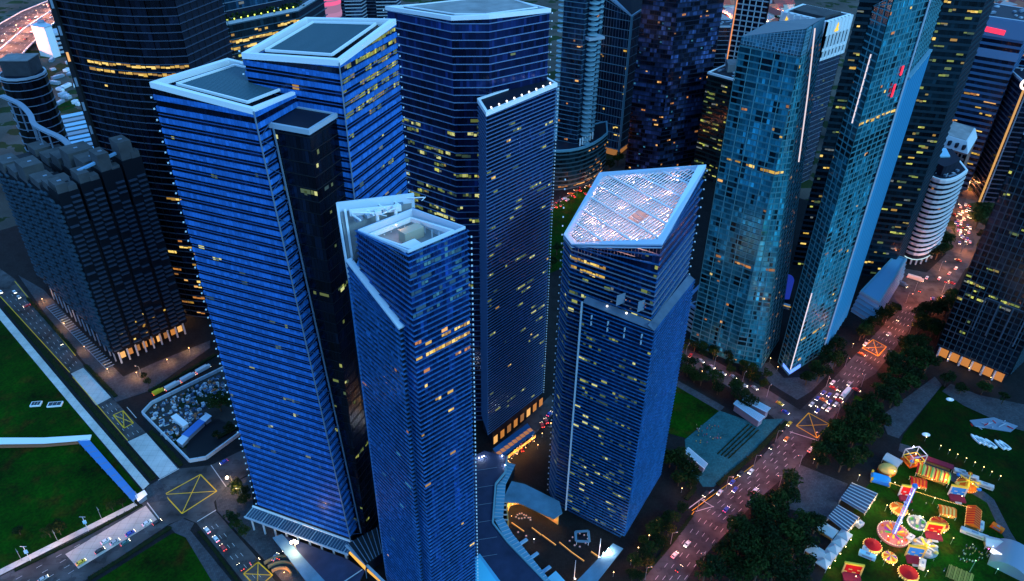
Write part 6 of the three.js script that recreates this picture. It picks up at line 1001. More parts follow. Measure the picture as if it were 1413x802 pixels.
  { const q = G(737, 744, 3.4), f = thing('court_lamp', 'single bright lamp post in the dining court', 'lamp'); part(f, 'post', new Faces().bar([q.x, 0, q.z], [q.x, 3.2, q.z], 0.12).geo(), M.steel); part(f, 'bulb', new THREE.SphereGeometry(0.24, 8, 6).translate(q.x, q.y, q.z), E(1, 0.75, 0.5, 16)); lampLight(f, q, WARM, 40); }
  // orange lit canopy at the foot of the wing tower
  const b = thing('glowing_canopy', 'long canopy glowing orange at the foot of the wing tower', 'canopy'), u0 = G(690, 634, 6), u1 = G(738, 598, 6), v0 = G(680, 620, 6); const dx = [v0.x - u0.x, v0.z - u0.z]; part(b, 'roof', prism([[u0.x, u0.z], [u1.x, u1.z], [u1.x + dx[0], u1.z + dx[1]], [u0.x + dx[0], u0.z + dx[1]]], 6, 6.5), S({ color: C(0.04, 0.16, 0.34), roughness: 0.6 })); for (let i = 0; i < 9; i++) { const p = u0.clone().lerp(u1, (i + 0.5) / 9); part(b, 'skylight', new Faces().box(p.x + dx[0] * 0.4, 6.6, p.z + dx[1] * 0.4, 2.6, 0.24, 2.6, 0.6).geo(), E(1, 0.42, 0.16, 0.32)); part(b, 'post', new Faces().bar([p.x, 0, p.z], [p.x, 6, p.z], 0.3).geo(), M.alu); }
  part(b, 'soffit_panel', new Faces().bar([u0.x + 0.5, 4.4, u0.z + 0.5], [u1.x + 0.5, 4.4, u1.z + 0.5], 0.3, 2.2).geo(), S({ color: C(0.6, 0.36, 0.14), roughness: 0.8 })); for (let i = 0; i < 4; i++) { const p = u0.clone().lerp(u1, (i + 0.5) / 4); p.x += 2.2; p.z += 1.4; p.y = 3.5; part(b, 'lamp', new THREE.SphereGeometry(0.16, 8, 6).translate(p.x, p.y, p.z), bulbM); lampLight(b, p, C(1, 0.42, 0.1), 130); }
  for (const [x, y] of [[661, 632], [665, 630.5], [668, 629.5], [697, 642], [693, 629]]) { const q = G(x, y, 13), f = thing('roof_lamp', 'white lamp on the podium roof edge', 'lamp', 'lamps on the podium roof edge'); part(f, 'bulb', new THREE.SphereGeometry(0.24, 8, 6).translate(q.x, q.y, q.z), E(0.9, 0.9, 1, 16)); part(f, 'post', new Faces().bar([q.x, 12, q.z], [q.x, q.y - 0.2, q.z], 0.14).geo(), M.steel); lampLight(f, q, COOL, 40); }
  const pl = thing('pool', 'bright pale blue pool terrace beside the chevron tower foot', 'pool'); slabAt(pl, 'deck', [[655, 770], [662, 764], [700, 815], [655, 815]], 13, 0.8, S({ color: C(0.1, 0.42, 0.66), roughness: 0.3 })); slabAt(pl, 'water', [[656, 776], [662, 770], [692, 812], [656, 812]], 13.06, 0.3, S({ color: C(0.12, 0.62, 0.85), roughness: 0.1 }));
}
{ // plaza pavilions by the avenue
  const mk = (label, px, h, mat) => { const t = thing('pavilion', label, 'pavilion'); slabAt(t, 'roof', px, h, 0.4, mat); part(t, 'wall', prism(grow(ccw(gp(px, h)), -0.8), 0, h - 0.4), M.alud); const q = gp(px, h); part(t, 'roof_rib', (() => { const F = new Faces(); for (let i = 1; i < 6; i++) F.bar(v3(mixp(q[0], q[1], i / 6), h + 0.15), v3(mixp(q[3], q[2], i / 6), h + 0.15), 0.3, 0.3); return F.geo(); })(), M.alu); };
  const pr = S({ color: C(0.35, 0.6, 0.72), roughness: 0.7 }); mk('pale roofed pavilion block beside the plaza garden, nearer the street', [[1024, 552], [1030, 545], [1064, 563], [1058, 569]], 7, pr); mk('long pale roofed pavilion block beside the planting strips', [[1012, 557], [1017, 552], [1056, 575], [1048, 582]], 6, pr); mk('white roofed kiosk on the blue plaza by the dark trees', [[943, 623], [950, 617], [977, 640], [972, 647]], 5, M.white);
  const q = G(1038, 575, 3); const k = thing('wall_lamp', 'orange lit doorway lamp on the plaza pavilion', 'lamp'); part(k, 'bulb', new THREE.SphereGeometry(0.24, 8, 6).translate(q.x, q.y, q.z + 1), bulbM); part(k, 'backplate', new Faces().box(q.x, q.y, q.z + 0.6, 3, 2.4, 0.3).geo(), LIT.orange[2]); lampLight(k, new V(q.x, q.y, q.z + 1), SODIUM, 60);
}
// ================================================================ far quarter: expressway, works site, shophouses
{
  const l = [[-40, 62], [0, 33], [30, 16], [62, 3], [84, -6]], r = [[-40, 150], [0, 112], [38, 66], [72, 34], [100, 12]], e = thing('expressway', 'elevated expressway carrying traffic beyond the dark towers', 'expressway'), A = gp(l, 11), B = gp(r, 11);
  part(e, 'deck', prism(A.concat(B.slice().reverse()), 9.6, 11), M.asphalt);
  for (const [Q, k] of [[A, 0], [B, 0], [A.map((a, i) => mixp(a, B[i], 0.5)), 1]]) for (let i = 0; i + 1 < Q.length; i++) part(e, k ? 'median_barrier' : 'side_barrier', new Faces().bar(v3(Q[i], 11.5), v3(Q[i + 1], 11.5), k ? 2 : 1.2, 1.4).geo(), M.alu);
  for (let i = 0; i < 8; i++) { const t = i / 7 * 3.98, k = Math.min(3, Math.floor(t)), p = mixp(mixp(A[k], B[k], 0.85), mixp(A[k + 1], B[k + 1], 0.85), t - k); part(e, 'pier', new Faces().bar(v3(p, 0), v3(p, 9.6), 4).geo(), M.concrete); }
  const s = []; for (let j = 1; j < 8; j++) for (let i = 0; i + 1 < A.length; i++) { const a = mixp(A[i], B[i], j / 8), b = mixp(A[i + 1], B[i + 1], j / 8); s.push(...L2(a, b, 6, 5, 0.5)); } const F = new Faces(); for (const [a, b, w] of s) F.poly(strip(a, b, w).map(p => [p[0], 11.04, p[1]])); stuff(part(e, 'lane_marking', F.geo(), M.paint));
  for (let i = 0; i < 34; i++) { const u = rr(0.1, 3.9), k = Math.floor(u), side = R() < 0.5, w = side ? rr(0.1, 0.42) : rr(0.58, 0.9), a = mixp(mixp(A[k], B[k], w), mixp(A[k + 1], B[k + 1], w), u - k), d = [A[k + 1][0] - A[k][0], A[k + 1][1] - A[k][1]], c = pick(['white', 'silver', 'red', 'black']); const m = dup(carProto[c], new V(a[0], 11.05, a[1]), Math.atan2(-d[1], d[0]) + (side ? Math.PI : 0), `${c} car on the elevated expressway`, c + ' cars on the expressway'); m.scale.set(1.25, 1.25, 1.25); }
  for (let i = 0; i < 9; i++) { const u = i / 9 * 3.9, k = Math.floor(u), a = mixp(mixp(A[k], B[k], 0.5), mixp(A[k + 1], B[k + 1], 0.5), u - k), t = thing('expressway_lamp', 'tall lamp on the expressway median', 'street lamp', 'lamps on the expressway median', new V(a[0], 11, a[1])); part(t, 'pole', new THREE.CylinderGeometry(0.15, 0.25, 12, 8).translate(0, 6, 0), M.steel); part(t, 'arms', new THREE.BoxGeometry(4, 0.2, 0.3).translate(0, 12, 0), M.steel); part(t, 'bulb', new THREE.SphereGeometry(0.24, 8, 6).translate(0, 12.3, 0), bulbM); lampLight(t, new V(0, 12.3, 0), C(1, 0.36, 0.2), 12000); }
  const wb = thing('white_depot', 'white windowless depot building beside the expressway', 'depot'); const wq = ccw(gp([[56, 77], [74, 80.5], [84, 77], [70, 70]])); part(wb, 'wall', prism(wq, 0, 40), M.white); part(wb, 'roof', prism(grow(wq, 0.6), 40, 41), M.alu); const w2q = ccw(gp([[84, 77], [106, 73], [104, 67], [82, 70]])); for (let i = 0; i < 5; i++) { part(wb, 'floor_band', prism(w2q, i * 6 + 3, i * 6 + 6), M.alu); part(wb, 'window_strip', prism(grow(w2q, -0.6), i * 6, i * 6 + 3), M.core); } part(wb, 'roof_plant', new Faces().box(wq[0][0] + 8, 42.5, wq[0][1] - 12, 8, 3, 6, 0.3).geo(), M.alud);
  for (let i = 0; i < 9; i++) { const y = 160 + i * 6, s2 = thing('site_shed', ['long pale blue shed roof on the works site, nearest the scrub', 'second long pale blue shed roof on the works site', 'third long pale blue shed roof on the works site', 'fourth long pale blue shed roof on the works site', 'fifth long pale blue shed roof on the works site', 'sixth long pale blue shed roof on the works site', 'seventh long pale blue shed roof on the works site', 'eighth long pale blue shed roof on the works site', 'last long pale blue shed roof on the works site, nearest the condominium'][i], 'shed'); const px = [[82 + i * 2, y], [122 + i * 2, y - 8], [124 + i * 2, y - 4.5], [84 + i * 2, y + 3.5]]; slabAt(s2, 'roof', px, 6, 0.5, i % 3 === 1 ? S({ color: C(0.3, 0.36, 0.42), roughness: 0.8 }) : S({ color: C(0.3, 0.55, 0.7), roughness: 0.7 })); part(s2, 'wall', prism(grow(ccw(gp(px, 6)), -1), 0, 5.5), M.alud); }
  for (let i = 0; i < 26; i++) { const x = rr(70, 125), y = rr(84, 150), p = g2(x, y), t = thing('site_container', 'container or spoil heap on the works site beyond the condominium', 'container', 'containers on the works site', new V(p[0], 0, p[1])); t.rotation.y = rr(0, 3); const l2 = rr(5, 14), h = rr(2, 4); part(t, 'box', new RoundedBoxGeometry(l2, h, rr(3, 6), 1, 0.1).translate(0, h / 2, 0), pick([M.white, M.alu, M.alud, S({ color: C(0.25, 0.3, 0.35), roughness: 0.9 })])); part(t, 'lid', new RoundedBoxGeometry(l2 * 0.6, 0.6, 3, 1, 0.1).translate(0, h + 0.2, 0), M.alu); }
}
{ // red roofed shophouses
  const red = [C(0.4, 0.1, 0.07), C(0.32, 0.09, 0.08), C(0.46, 0.16, 0.1), C(0.5, 0.4, 0.38)].map(c => S({ color: c, roughness: 0.9 })), wl = S({ color: C(0.6, 0.56, 0.5), roughness: 0.9 });
  const gable = (() => { const s = new THREE.Shape(); s.moveTo(-5, 0); s.lineTo(5, 0); s.lineTo(0, 4); s.closePath(); return new THREE.ExtrudeGeometry(s, { depth: 22, bevelEnabled: false }).translate(0, 9, -11); })(), box = new THREE.BoxGeometry(9.4, 9, 21).translate(0, 4.5, 0), win = new THREE.BoxGeometry(6, 3, 0.3).translate(0, 4, 10.7);
  const spots = []; for (let i = 0; i < 64; i++) spots.push(i < 44 ? [rr(980, 1078), rr(-2, 52)] : [rr(1352, 1413), rr(-4, 24)]);
  spots.forEach(([x, y], i) => { const p = g2(x, y), t = thing('shophouse', i < 44 ? 'far shophouse with a red tiled gable beyond the sail towers' : 'far red roofed shophouse beyond the red sign tower', 'shophouse', i < 44 ? 'shophouses beyond the sail towers' : 'shophouses beyond the red sign tower', new V(p[0], 0, p[1])); t.rotation.y = pick([0.3, 0.3 + Math.PI / 2]) + rr(-0.1, 0.1); t.scale.setScalar(rr(1, 1.7)); part(t, 'wall', box, wl); part(t, 'roof', gable, pick(red)); part(t, 'lit_front', win, pick(LIT.orange)); });
  for (let i = 0; i < 12; i++) { const p = g2(i < 8 ? rr(985, 1080) : rr(1360, 1413), i < 8 ? rr(0, 40) : rr(0, 18)); streetLamp(p, off(p, 5, 0), 3500, 'street lamp among the far shophouses', 'lamps among the shophouses', C(1, 0.3, 0.14)); }
  for (let i = 0; i < 24; i++) tree(g2(rr(980, 1082), rr(5, 60)), rr(1.3, 2.2), 'far tree among the red roofed shophouses', 'trees among the shophouses');
  for (let i = 0; i < 20; i++) { const x = rr(960, 1075), y = rr(50, 170), p = g2(x, y); tree(p, rr(1.4, 2.2), 'far dark tree behind the dark apartment slab', 'trees behind the apartment slab'); }
}
// ================================================================ fairground
const Z = (zx, zy, h = 0) => G(1110 + zx * 0.2519, 600 + zy * 0.2519, h);    // a detail of the photograph in its own pixels
const FM = { red: S({ color: C(0.6, 0.012, 0.015), roughness: 0.7 }), orange: S({ color: C(0.75, 0.14, 0.01), roughness: 0.7 }), cream: S({ color: C(0.7, 0.45, 0.12), roughness: 0.7 }), white: S({ color: C(0.48, 0.48, 0.48), roughness: 0.7 }), blue: S({ color: C(0.03, 0.2, 0.6), roughness: 0.6 }), pink: S({ color: C(0.5, 0.14, 0.14), roughness: 0.7 }), yellow: S({ color: C(0.8, 0.52, 0.05), roughness: 0.7 }), wine: S({ color: C(0.2, 0.02, 0.04), roughness: 0.8 }), grey: S({ color: C(0.2, 0.25, 0.32), roughness: 0.8 }), green: S({ color: C(0.1, 0.4, 0.08), roughness: 0.7 }), wood: S({ color: C(0.3, 0.2, 0.06), roughness: 0.9 }), purple: S({ color: C(0.3, 0.04, 0.35), roughness: 0.7 }) };
const bulbY = E(1, 0.6, 0.16, 2.2), bulbGeo = new THREE.SphereGeometry(0.17, 6, 5);
const FW = C(1, 0.45, 0.1);
function lampAt(t, p, power, col = FW, mat = E(1, 0.65, 0.3, 10)) { part(t, 'lamp', new THREE.SphereGeometry(0.22, 8, 6).translate(p.x, p.y, p.z), mat); lampLight(t, p, col, power * 1.1); }
function ringBulbs(t, c, r, y, n, mat = bulbY) { const g = []; for (let i = 0; i < n; i++) g.push(bulbGeo.clone().translate(c.x + r * Math.cos(i / n * 6.283), y, c.z + r * Math.sin(i / n * 6.283))); stuff(part(t, 'bulb_string', mergeGeometries(g), mat)); }
const local = (c, turn) => (x, y, z) => [c.x + x * Math.cos(turn) + z * Math.sin(turn), y, c.z - x * Math.sin(turn) + z * Math.cos(turn)];
// striped or plain gable stall: len along the ridge
function stall(name, label, cat, c, turn, len, wid, h, mats, group, lamp) {
  const t = thing(name, label, cat, group), P = local(c, turn), n = mats.length > 1 ? Math.max(4, Math.round(len / 0.9)) : 1, r = h + wid * 0.28;
  for (let i = 0; i < n; i++) { const a = -len / 2 + len * i / n, b = -len / 2 + len * (i + 1) / n, F = new Faces(); F.quad(P(a, h, wid / 2), P(b, h, wid / 2), P(b, r, 0), P(a, r, 0)); F.quad(P(b, h, -wid / 2), P(a, h, -wid / 2), P(a, r, 0), P(b, r, 0)); F.quad(P(a, h - 0.6, wid / 2), P(b, h - 0.6, wid / 2), P(b, h, wid / 2), P(a, h, wid / 2)); F.quad(P(b, h - 0.6, -wid / 2), P(a, h - 0.6, -wid / 2), P(a, h, -wid / 2), P(b, h, -wid / 2)); part(t, n > 1 ? 'roof_stripe' : 'roof', F.geo(), mats[i % mats.length]); }
  for (const s of [-1, 1]) { const F = new Faces(); F.tri(P(s * len / 2, h, wid / 2), P(s * len / 2, r, 0), P(s * len / 2, h, -wid / 2), [0, 0], [1, 1], [1, 0]); part(t, 'gable', F.geo(), mats[0]); for (const q of [-1, 1]) part(t, 'post', new Faces().bar(P(s * len / 2 * 0.97, 0, q * wid / 2 * 0.96), P(s * len / 2 * 0.97, h, q * wid / 2 * 0.96), 0.2).geo(), FM.white); }
  part(t, 'counter', (() => { const F = new Faces(); const q = P(0, 0.5, 0); F.box(q[0], 0.5, q[2], len * 0.86, 1, wid * 0.7, turn); return F.geo(); })(), FM.wood);
  if (lamp) { const q = P(0, h - 0.5, wid / 2 + 0.9); lampAt(t, new V(...q), lamp); const g = []; for (let i = 0; i <= len / 1.2; i++) for (const s of [-1, 1]) g.push(bulbGeo.clone().translate(...P(-len / 2 + i * 1.2, h - 0.55, s * (wid / 2 + 0.12)))); stuff(part(t, 'bulb_string', mergeGeometries(g), bulbY)); }
  return t;
}
// round booth with segmented conical roof
function booth(label, c, r, h, mats, skirt, lamp, name = 'round_stall') {
  const t = thing(name, label, 'stall'); const n = 12;
  for (let i = 0; i < n; i++) { const a = i / n * 6.2832, b = (i + 1) / n * 6.2832, F = new Faces(), P = (x, q, y) => [c.x + q * Math.cos(x), y, c.z + q * Math.sin(x)]; F.tri(P(b, r, h), P(a, r, h), [c.x, h + r * 0.32, c.z], [0, 0], [1, 0], [0.5, 1]); part(t, 'roof_segment', F.geo(), mats[i % mats.length]); const K = new Faces(); K.quad(P(b, r + 0.25, h - 1), P(a, r + 0.25, h - 1), P(a, r, h), P(b, r, h)); part(t, 'valance', K.geo(), skirt); }
  for (let i = 0; i < 6; i++) part(t, 'post', new Faces().bar([c.x + r * 0.95 * Math.cos(i), 0, c.z + r * 0.95 * Math.sin(i)], [c.x + r * 0.95 * Math.cos(i), h, c.z + r * 0.95 * Math.sin(i)], 0.18).geo(), FM.white);
  part(t, 'counter', new THREE.CylinderGeometry(r * 0.75, r * 0.75, 1.1, 16).translate(c.x, 0.55, c.z), FM.wood); ringBulbs(t, c, r + 0.35, h - 0.6, 22); ringBulbs(t, c, r + 0.4, h - 1.1, 22);
  if (lamp) lampAt(t, new V(c.x, h - 0.9, c.z + r + 1.2), lamp); return t;
}
// tall painted backdrop of a ride with a platform
function backdrop(label, c, turn, w, h, mat, dk, lamp) {
  const t = thing('funhouse_front', label, 'ride'), P = local(c, turn); const bx = (n, x, y, z, sx, sy, sz, m) => { const q = P(x, y, z); part(t, n, new Faces().box(q[0], q[1], q[2], sx, sy, sz, turn).geo(), m); };
  bx('platform', 0, 0.5, 0, w, 1, w * 0.7, FM.wine); bx('board', 0, h / 2 + 0.8, -w * 0.3, w, h, 0.5, mat); bx('header', 0, h + 1.2, -w * 0.28, w * 1.1, 1.2, 0.9, FM.yellow); for (const s of [-1, 1]) bx('tower', s * w * 0.5, h * 0.5 + 0.5, -w * 0.25, 0.7, h + 1, 0.7, dk); for (let i = 0; i < 3; i++) bx('step', 0, 0.25, w * 0.38 + i * 0.4, w * 0.4, 0.5 - i * 0.12, 0.4, FM.white); for (let i = 0; i < 4; i++) bx('painted_panel', -w * 0.36 + i * w * 0.24, 1.6 + (i % 2) * h * 0.3, -w * 0.3 + 0.3, w * 0.2, h * 0.1, 0.1, dk);
  if (lamp) lampAt(t, new V(...P(0, h, w * 0.45)), lamp, C(1, 0.6, 0.3)); return t;
}
function trailer(label, c, turn, l, mat = FM.white, w = 2.8) { const t = thing('trailer', label, 'trailer'), P = local(c, turn); const q = P(0, 0, 0); part(t, 'body', new RoundedBoxGeometry(l, 2.4, w, 2, 0.2).rotateY(turn).translate(q[0], 1.8, q[2]), mat); part(t, 'roof_hatch', new RoundedBoxGeometry(l * 0.25, 0.3, w * 0.4, 1, 0.08).rotateY(turn).translate(q[0], 3.1, q[2]), FM.grey); for (const s of [-1, 1]) for (const z of [-1, 1]) { const k = P(s * l * 0.3, 0.4, z * w * 0.45), m = part(t, 'wheel', wheelGeo, M.rubber); m.position.set(...k); m.rotation.y = turn; } const k = P(0, 1.9, w / 2 + 0.02); part(t, 'hatch', new Faces().box(k[0], 1.9, k[2], l * 0.6, 0.9, 0.08, turn).geo(), FM.grey); return t; }
const FT = -0.78;   // heading of the long tents
// long marquees of several ridges
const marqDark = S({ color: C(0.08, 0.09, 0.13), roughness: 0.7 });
function marquee(label, zpts, h, n, lamp) {
  const t = thing('marquee', label, 'marquee'), q = zpts.map(p => { const v = Z(p[0], p[1], h); return [v.x, v.z]; });
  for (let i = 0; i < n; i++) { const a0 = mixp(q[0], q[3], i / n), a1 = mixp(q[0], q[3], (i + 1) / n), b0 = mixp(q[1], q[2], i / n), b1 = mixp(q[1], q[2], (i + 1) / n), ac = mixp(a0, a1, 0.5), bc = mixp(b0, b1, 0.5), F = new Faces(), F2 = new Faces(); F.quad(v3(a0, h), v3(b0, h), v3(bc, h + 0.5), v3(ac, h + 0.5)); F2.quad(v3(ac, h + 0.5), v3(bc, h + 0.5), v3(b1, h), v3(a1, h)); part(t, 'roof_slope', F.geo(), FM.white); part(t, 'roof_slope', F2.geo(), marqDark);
    part(t, 'gutter', new Faces().bar(v3(a1, h), v3(b1, h), 0.3, 0.2).geo(), FM.grey); for (const p of [a0, b0]) part(t, 'post', new Faces().bar(v3(p, 0), v3(p, h), 0.2).geo(), FM.white); }
  part(t, 'back_wall', new Faces().bar(v3(q[0], h / 2), v3(q[3], h / 2), 0.2, h).geo(), FM.grey); const g = []; for (let i = 0; i < 14; i++) g.push(bulbGeo.clone().translate(...v3(mixp(q[1], q[2], i / 13), h - 0.3))); stuff(part(t, 'bulb_string', mergeGeometries(g), bulbY));
  for (let i = 0; i < 2; i++) { const p = mixp(q[1], q[2], 0.3 + i * 0.4), c = [q[0][0] + q[2][0], q[0][1] + q[2][1]]; lampAt(t, new V(p[0] + 0.8, h - 0.8, p[1] - 0.4), lamp, C(1, 0.6, 0.22)); }
}
marquee('long ridged marquee with white and grey roof slopes beside the blue pool tent', [[262, 262], [402, 322], [330, 432], [196, 352]], 4, 7, 110);
marquee('long ridged marquee with white and grey roof slopes next to the peaked tents', [[186, 384], [302, 452], [232, 536], [128, 452]], 4, 6, 110);
for (const [zx, zy, l] of [[128, 520, 'plain white tent behind the ridged marquee'], [66, 640, 'plain white tent among the park trees behind the peaked tents'], [485, 138, 'pale blue-white tent by the dark hedge'], [1040, 590, 'white awning tent beside the stage']]) stall('white_tent', l, 'tent', Z(zx, zy, 3), FT + (zx > 1000 ? 0.5 : 0), 9, 7, 3, [FM.white]);
for (let i = 0; i < 5; i++) { const c = Z(214 - i * 29, 568 + i * 38), t = thing('peaked_tent', 'white pyramid-topped market tent in the row beside the lawn', 'tent', 'row of white peaked tents'), P = local(c, FT), r = 2.9; for (let k = 0; k < 4; k++) { const a = [[-r, r], [r, r], [r, -r], [-r, -r]], F = new Faces(), p = a[k], q = a[(k + 1) % 4]; F.tri(P(p[0], 3, p[1]), P(q[0], 3, q[1]), P(0, 5.6, 0), [0, 0], [1, 0], [0.5, 1]); F.quad(P(p[0], 2.4, p[1]), P(q[0], 2.4, q[1]), P(q[0], 3, q[1]), P(p[0], 3, p[1])); part(t, 'canvas', F.geo(), FM.white); part(t, 'post', new Faces().bar(P(p[0], 0, p[1]), P(p[0], 3, p[1]), 0.14).geo(), FM.white); } lampAt(t, new V(...P(r + 0.7, 2.4, 0.2)), 34, C(1, 0.55, 0.16)); }
{ const c = Z(415, 252), t = thing('pool_tent', 'blue padded inflatable pool ride with lamps at its corners', 'inflatable'), q = [0, 0, 0]; part(t, 'base', new RoundedBoxGeometry(10.5, 2.2, 7.5, 4, 1).rotateY(-0.4).translate(c.x, 1.1, c.z), FM.blue); part(t, 'basin', new RoundedBoxGeometry(8.6, 0.5, 5.6, 3, 0.2).rotateY(-0.4).translate(c.x, 2.25, c.z), S({ color: C(0.02, 0.32, 0.7), roughness: 0.3 })); for (const [x, z] of [[-4.6, -3], [4.6, -3], [4.6, 3], [-4.6, 3]]) { const P = local(c, -0.4); part(t, 'corner_pillar', new THREE.CylinderGeometry(0.6, 0.6, 3.4, 12).translate(...P(x, 1.7, z)), FM.yellow); } lampAt(t, new V(c.x + 6, 3, c.z + 4), 40); }
{ const c = Z(452, 200), t = thing('dome_tent', 'golden domed tent between blue pool and white tent', 'tent'); part(t, 'dome', new THREE.SphereGeometry(4.4, 20, 10, 0, 6.283, 0, 1.4).scale(1.2, 0.75, 1).translate(c.x, 1.2, c.z), FM.cream); part(t, 'ring_wall', new THREE.CylinderGeometry(5.1, 5.1, 1.8, 20).scale(1, 1, 0.85).translate(c.x, 0.9, c.z), FM.orange); lampAt(t, new V(c.x + 1, 5.4, c.z + 5), 40); }
{ const c = Z(592, 150), t = thing('frame_ride', 'square ride of white light frames with orange base by the boardwalk', 'ride'), P = local(c, 0.25); part(t, 'platform', (() => { const F = new Faces(); F.box(c.x, 0.6, c.z, 10, 1.2, 8, 0.25); return F.geo(); })(), FM.orange); for (const [x, z] of [[-4.6, -3.6], [4.6, -3.6], [4.6, 3.6], [-4.6, 3.6]]) part(t, 'frame_post', new Faces().bar(P(x, 0, z), P(x, 8, z), 0.4).geo(), FM.white); for (const y of [3.4, 8]) for (const [a, b] of [[[-4.6, -3.6], [4.6, -3.6]], [[4.6, -3.6], [4.6, 3.6]], [[4.6, 3.6], [-4.6, 3.6]], [[-4.6, 3.6], [-4.6, -3.6]]]) part(t, 'frame_beam', new Faces().bar(P(a[0], y, a[1]), P(b[0], y, b[1]), 0.4).geo(), y > 5 ? FM.white : FM.yellow); for (let i = 0; i < 5; i++) part(t, 'gondola', new THREE.SphereGeometry(1, 12, 8).scale(1.2, 0.8, 1).translate(...P(-3.4 + i * 1.7, 2, (i % 2) * 2 - 1)), [FM.red, FM.blue, FM.pink, FM.yellow, FM.purple][i]); lampAt(t, new V(...P(0, 7, 0)), 110, C(1, 0.5, 0.2)); lampAt(t, new V(...P(0.5, 8.9, -3.6)), 60, C(0.7, 0.5, 1), E(0.85, 0.75, 1, 24)); }
stall('long_tent', 'dark red long tent behind the striped hall', 'tent', Z(728, 148, 2.5), -0.5, 17, 4, 2.6, [FM.wine]);
stall('striped_hall', 'large tent striped red, gold and green lit orange from within', 'tent', Z(708, 205, 4), -0.5, 17, 9, 3.6, [FM.red, FM.yellow, FM.orange, FM.green, FM.cream], undefined, 160);
for (const [zx, zy, tn, l, w, lb, a, b] of [[626, 258, -0.3, 8, 6.5, 'small stall striped red and orange beside the striped hall', FM.red, FM.orange], [786, 416, -0.3, 8, 6.5, 'small stall striped orange and cream near the centre of the lawn', FM.orange, FM.cream], [928, 452, 1.05, 15, 7, 'long stall striped red-orange beside the white trailers', FM.orange, FM.red]]) stall('striped_stall', lb, 'stall', Z(zx, zy, 3), tn, l, w, 3, [a, b], undefined, 90);
booth('round stall with orange and cream segments behind the tower ride', Z(520, 402, 3), 4.1, 3.2, [FM.orange, FM.orange, FM.cream], FM.cream, 70);
booth('round stall with orange and red segments beside the red funhouse', Z(742, 485, 3), 4.3, 3.2, [FM.orange, FM.red], FM.cream, 80);
booth('round stall with plain red top nearest the peaked tents', Z(376, 604, 3), 4.2, 3.2, [FM.red], FM.cream, 90);
booth('round stall with plain red top below the blue funhouse', Z(572, 756, 3), 4.5, 3.2, [FM.red], FM.cream, 90);
booth('small multicoloured umbrella carousel between two round stalls', Z(470, 668, 2.6), 3.2, 2.8, [FM.purple, FM.yellow, FM.orange, FM.cream], FM.yellow, 50, 'carousel');
{ const c = Z(660, 622), t = thing('star_ride', 'yellow and white star-shaped spinning ride', 'ride'); for (let i = 0; i < 8; i++) { const a = i / 8 * 6.283, m = part(t, 'arm', new RoundedBoxGeometry(5.6, 0.5, 1.2, 2, 0.15), i % 2 ? FM.white : FM.yellow); m.position.set(c.x + 2.6 * Math.cos(a), 1.8, c.z - 2.6 * Math.sin(a)); m.rotation.y = a; const g = part(t, 'car', new THREE.SphereGeometry(1.1, 10, 6, 0, 6.283, 0, 1.7).scale(1.2, 0.8, 1), i % 2 ? FM.cream : FM.white); g.position.set(c.x + 5.2 * Math.cos(a), 1.3, c.z - 5.2 * Math.sin(a)); } part(t, 'hub', new THREE.ConeGeometry(1.4, 3, 12).translate(c.x, 2.6, c.z), FM.yellow); part(t, 'platform', new THREE.CylinderGeometry(6.2, 6.4, 0.7, 24).translate(c.x, 0.35, c.z), FM.grey); lampAt(t, new V(c.x, 5.2, c.z + 2), 90); }
{ const c = Z(615, 488), t = thing('teacup_ride', 'pale ring ride with white cups and a tall white figure', 'ride'); part(t, 'platform', new THREE.CylinderGeometry(4.6, 4.8, 0.6, 24).translate(c.x, 0.3, c.z), FM.grey); part(t, 'outer_ring', new THREE.TorusGeometry(4.6, 0.35, 8, 32).rotateX(1.571).translate(c.x, 1, c.z), FM.white); for (let i = 0; i < 6; i++) part(t, 'cup', new THREE.CylinderGeometry(0.9, 0.6, 1.1, 12).translate(c.x + 3 * Math.cos(i), 1.1, c.z + 3 * Math.sin(i)), i % 2 ? FM.white : FM.green); part(t, 'centre_column', new THREE.CylinderGeometry(0.5, 1, 4.5, 10).translate(c.x, 2.4, c.z), FM.white); part(t, 'centre_crown', new THREE.SphereGeometry(1, 10, 8).translate(c.x, 5.2, c.z), FM.white); ringBulbs(t, c, 4.9, 1.1, 24, E(0.8, 1, 0.8, 1.6)); lampAt(t, new V(c.x + 1, 6.8, c.z + 1), 50, C(0.8, 1, 0.9)); }
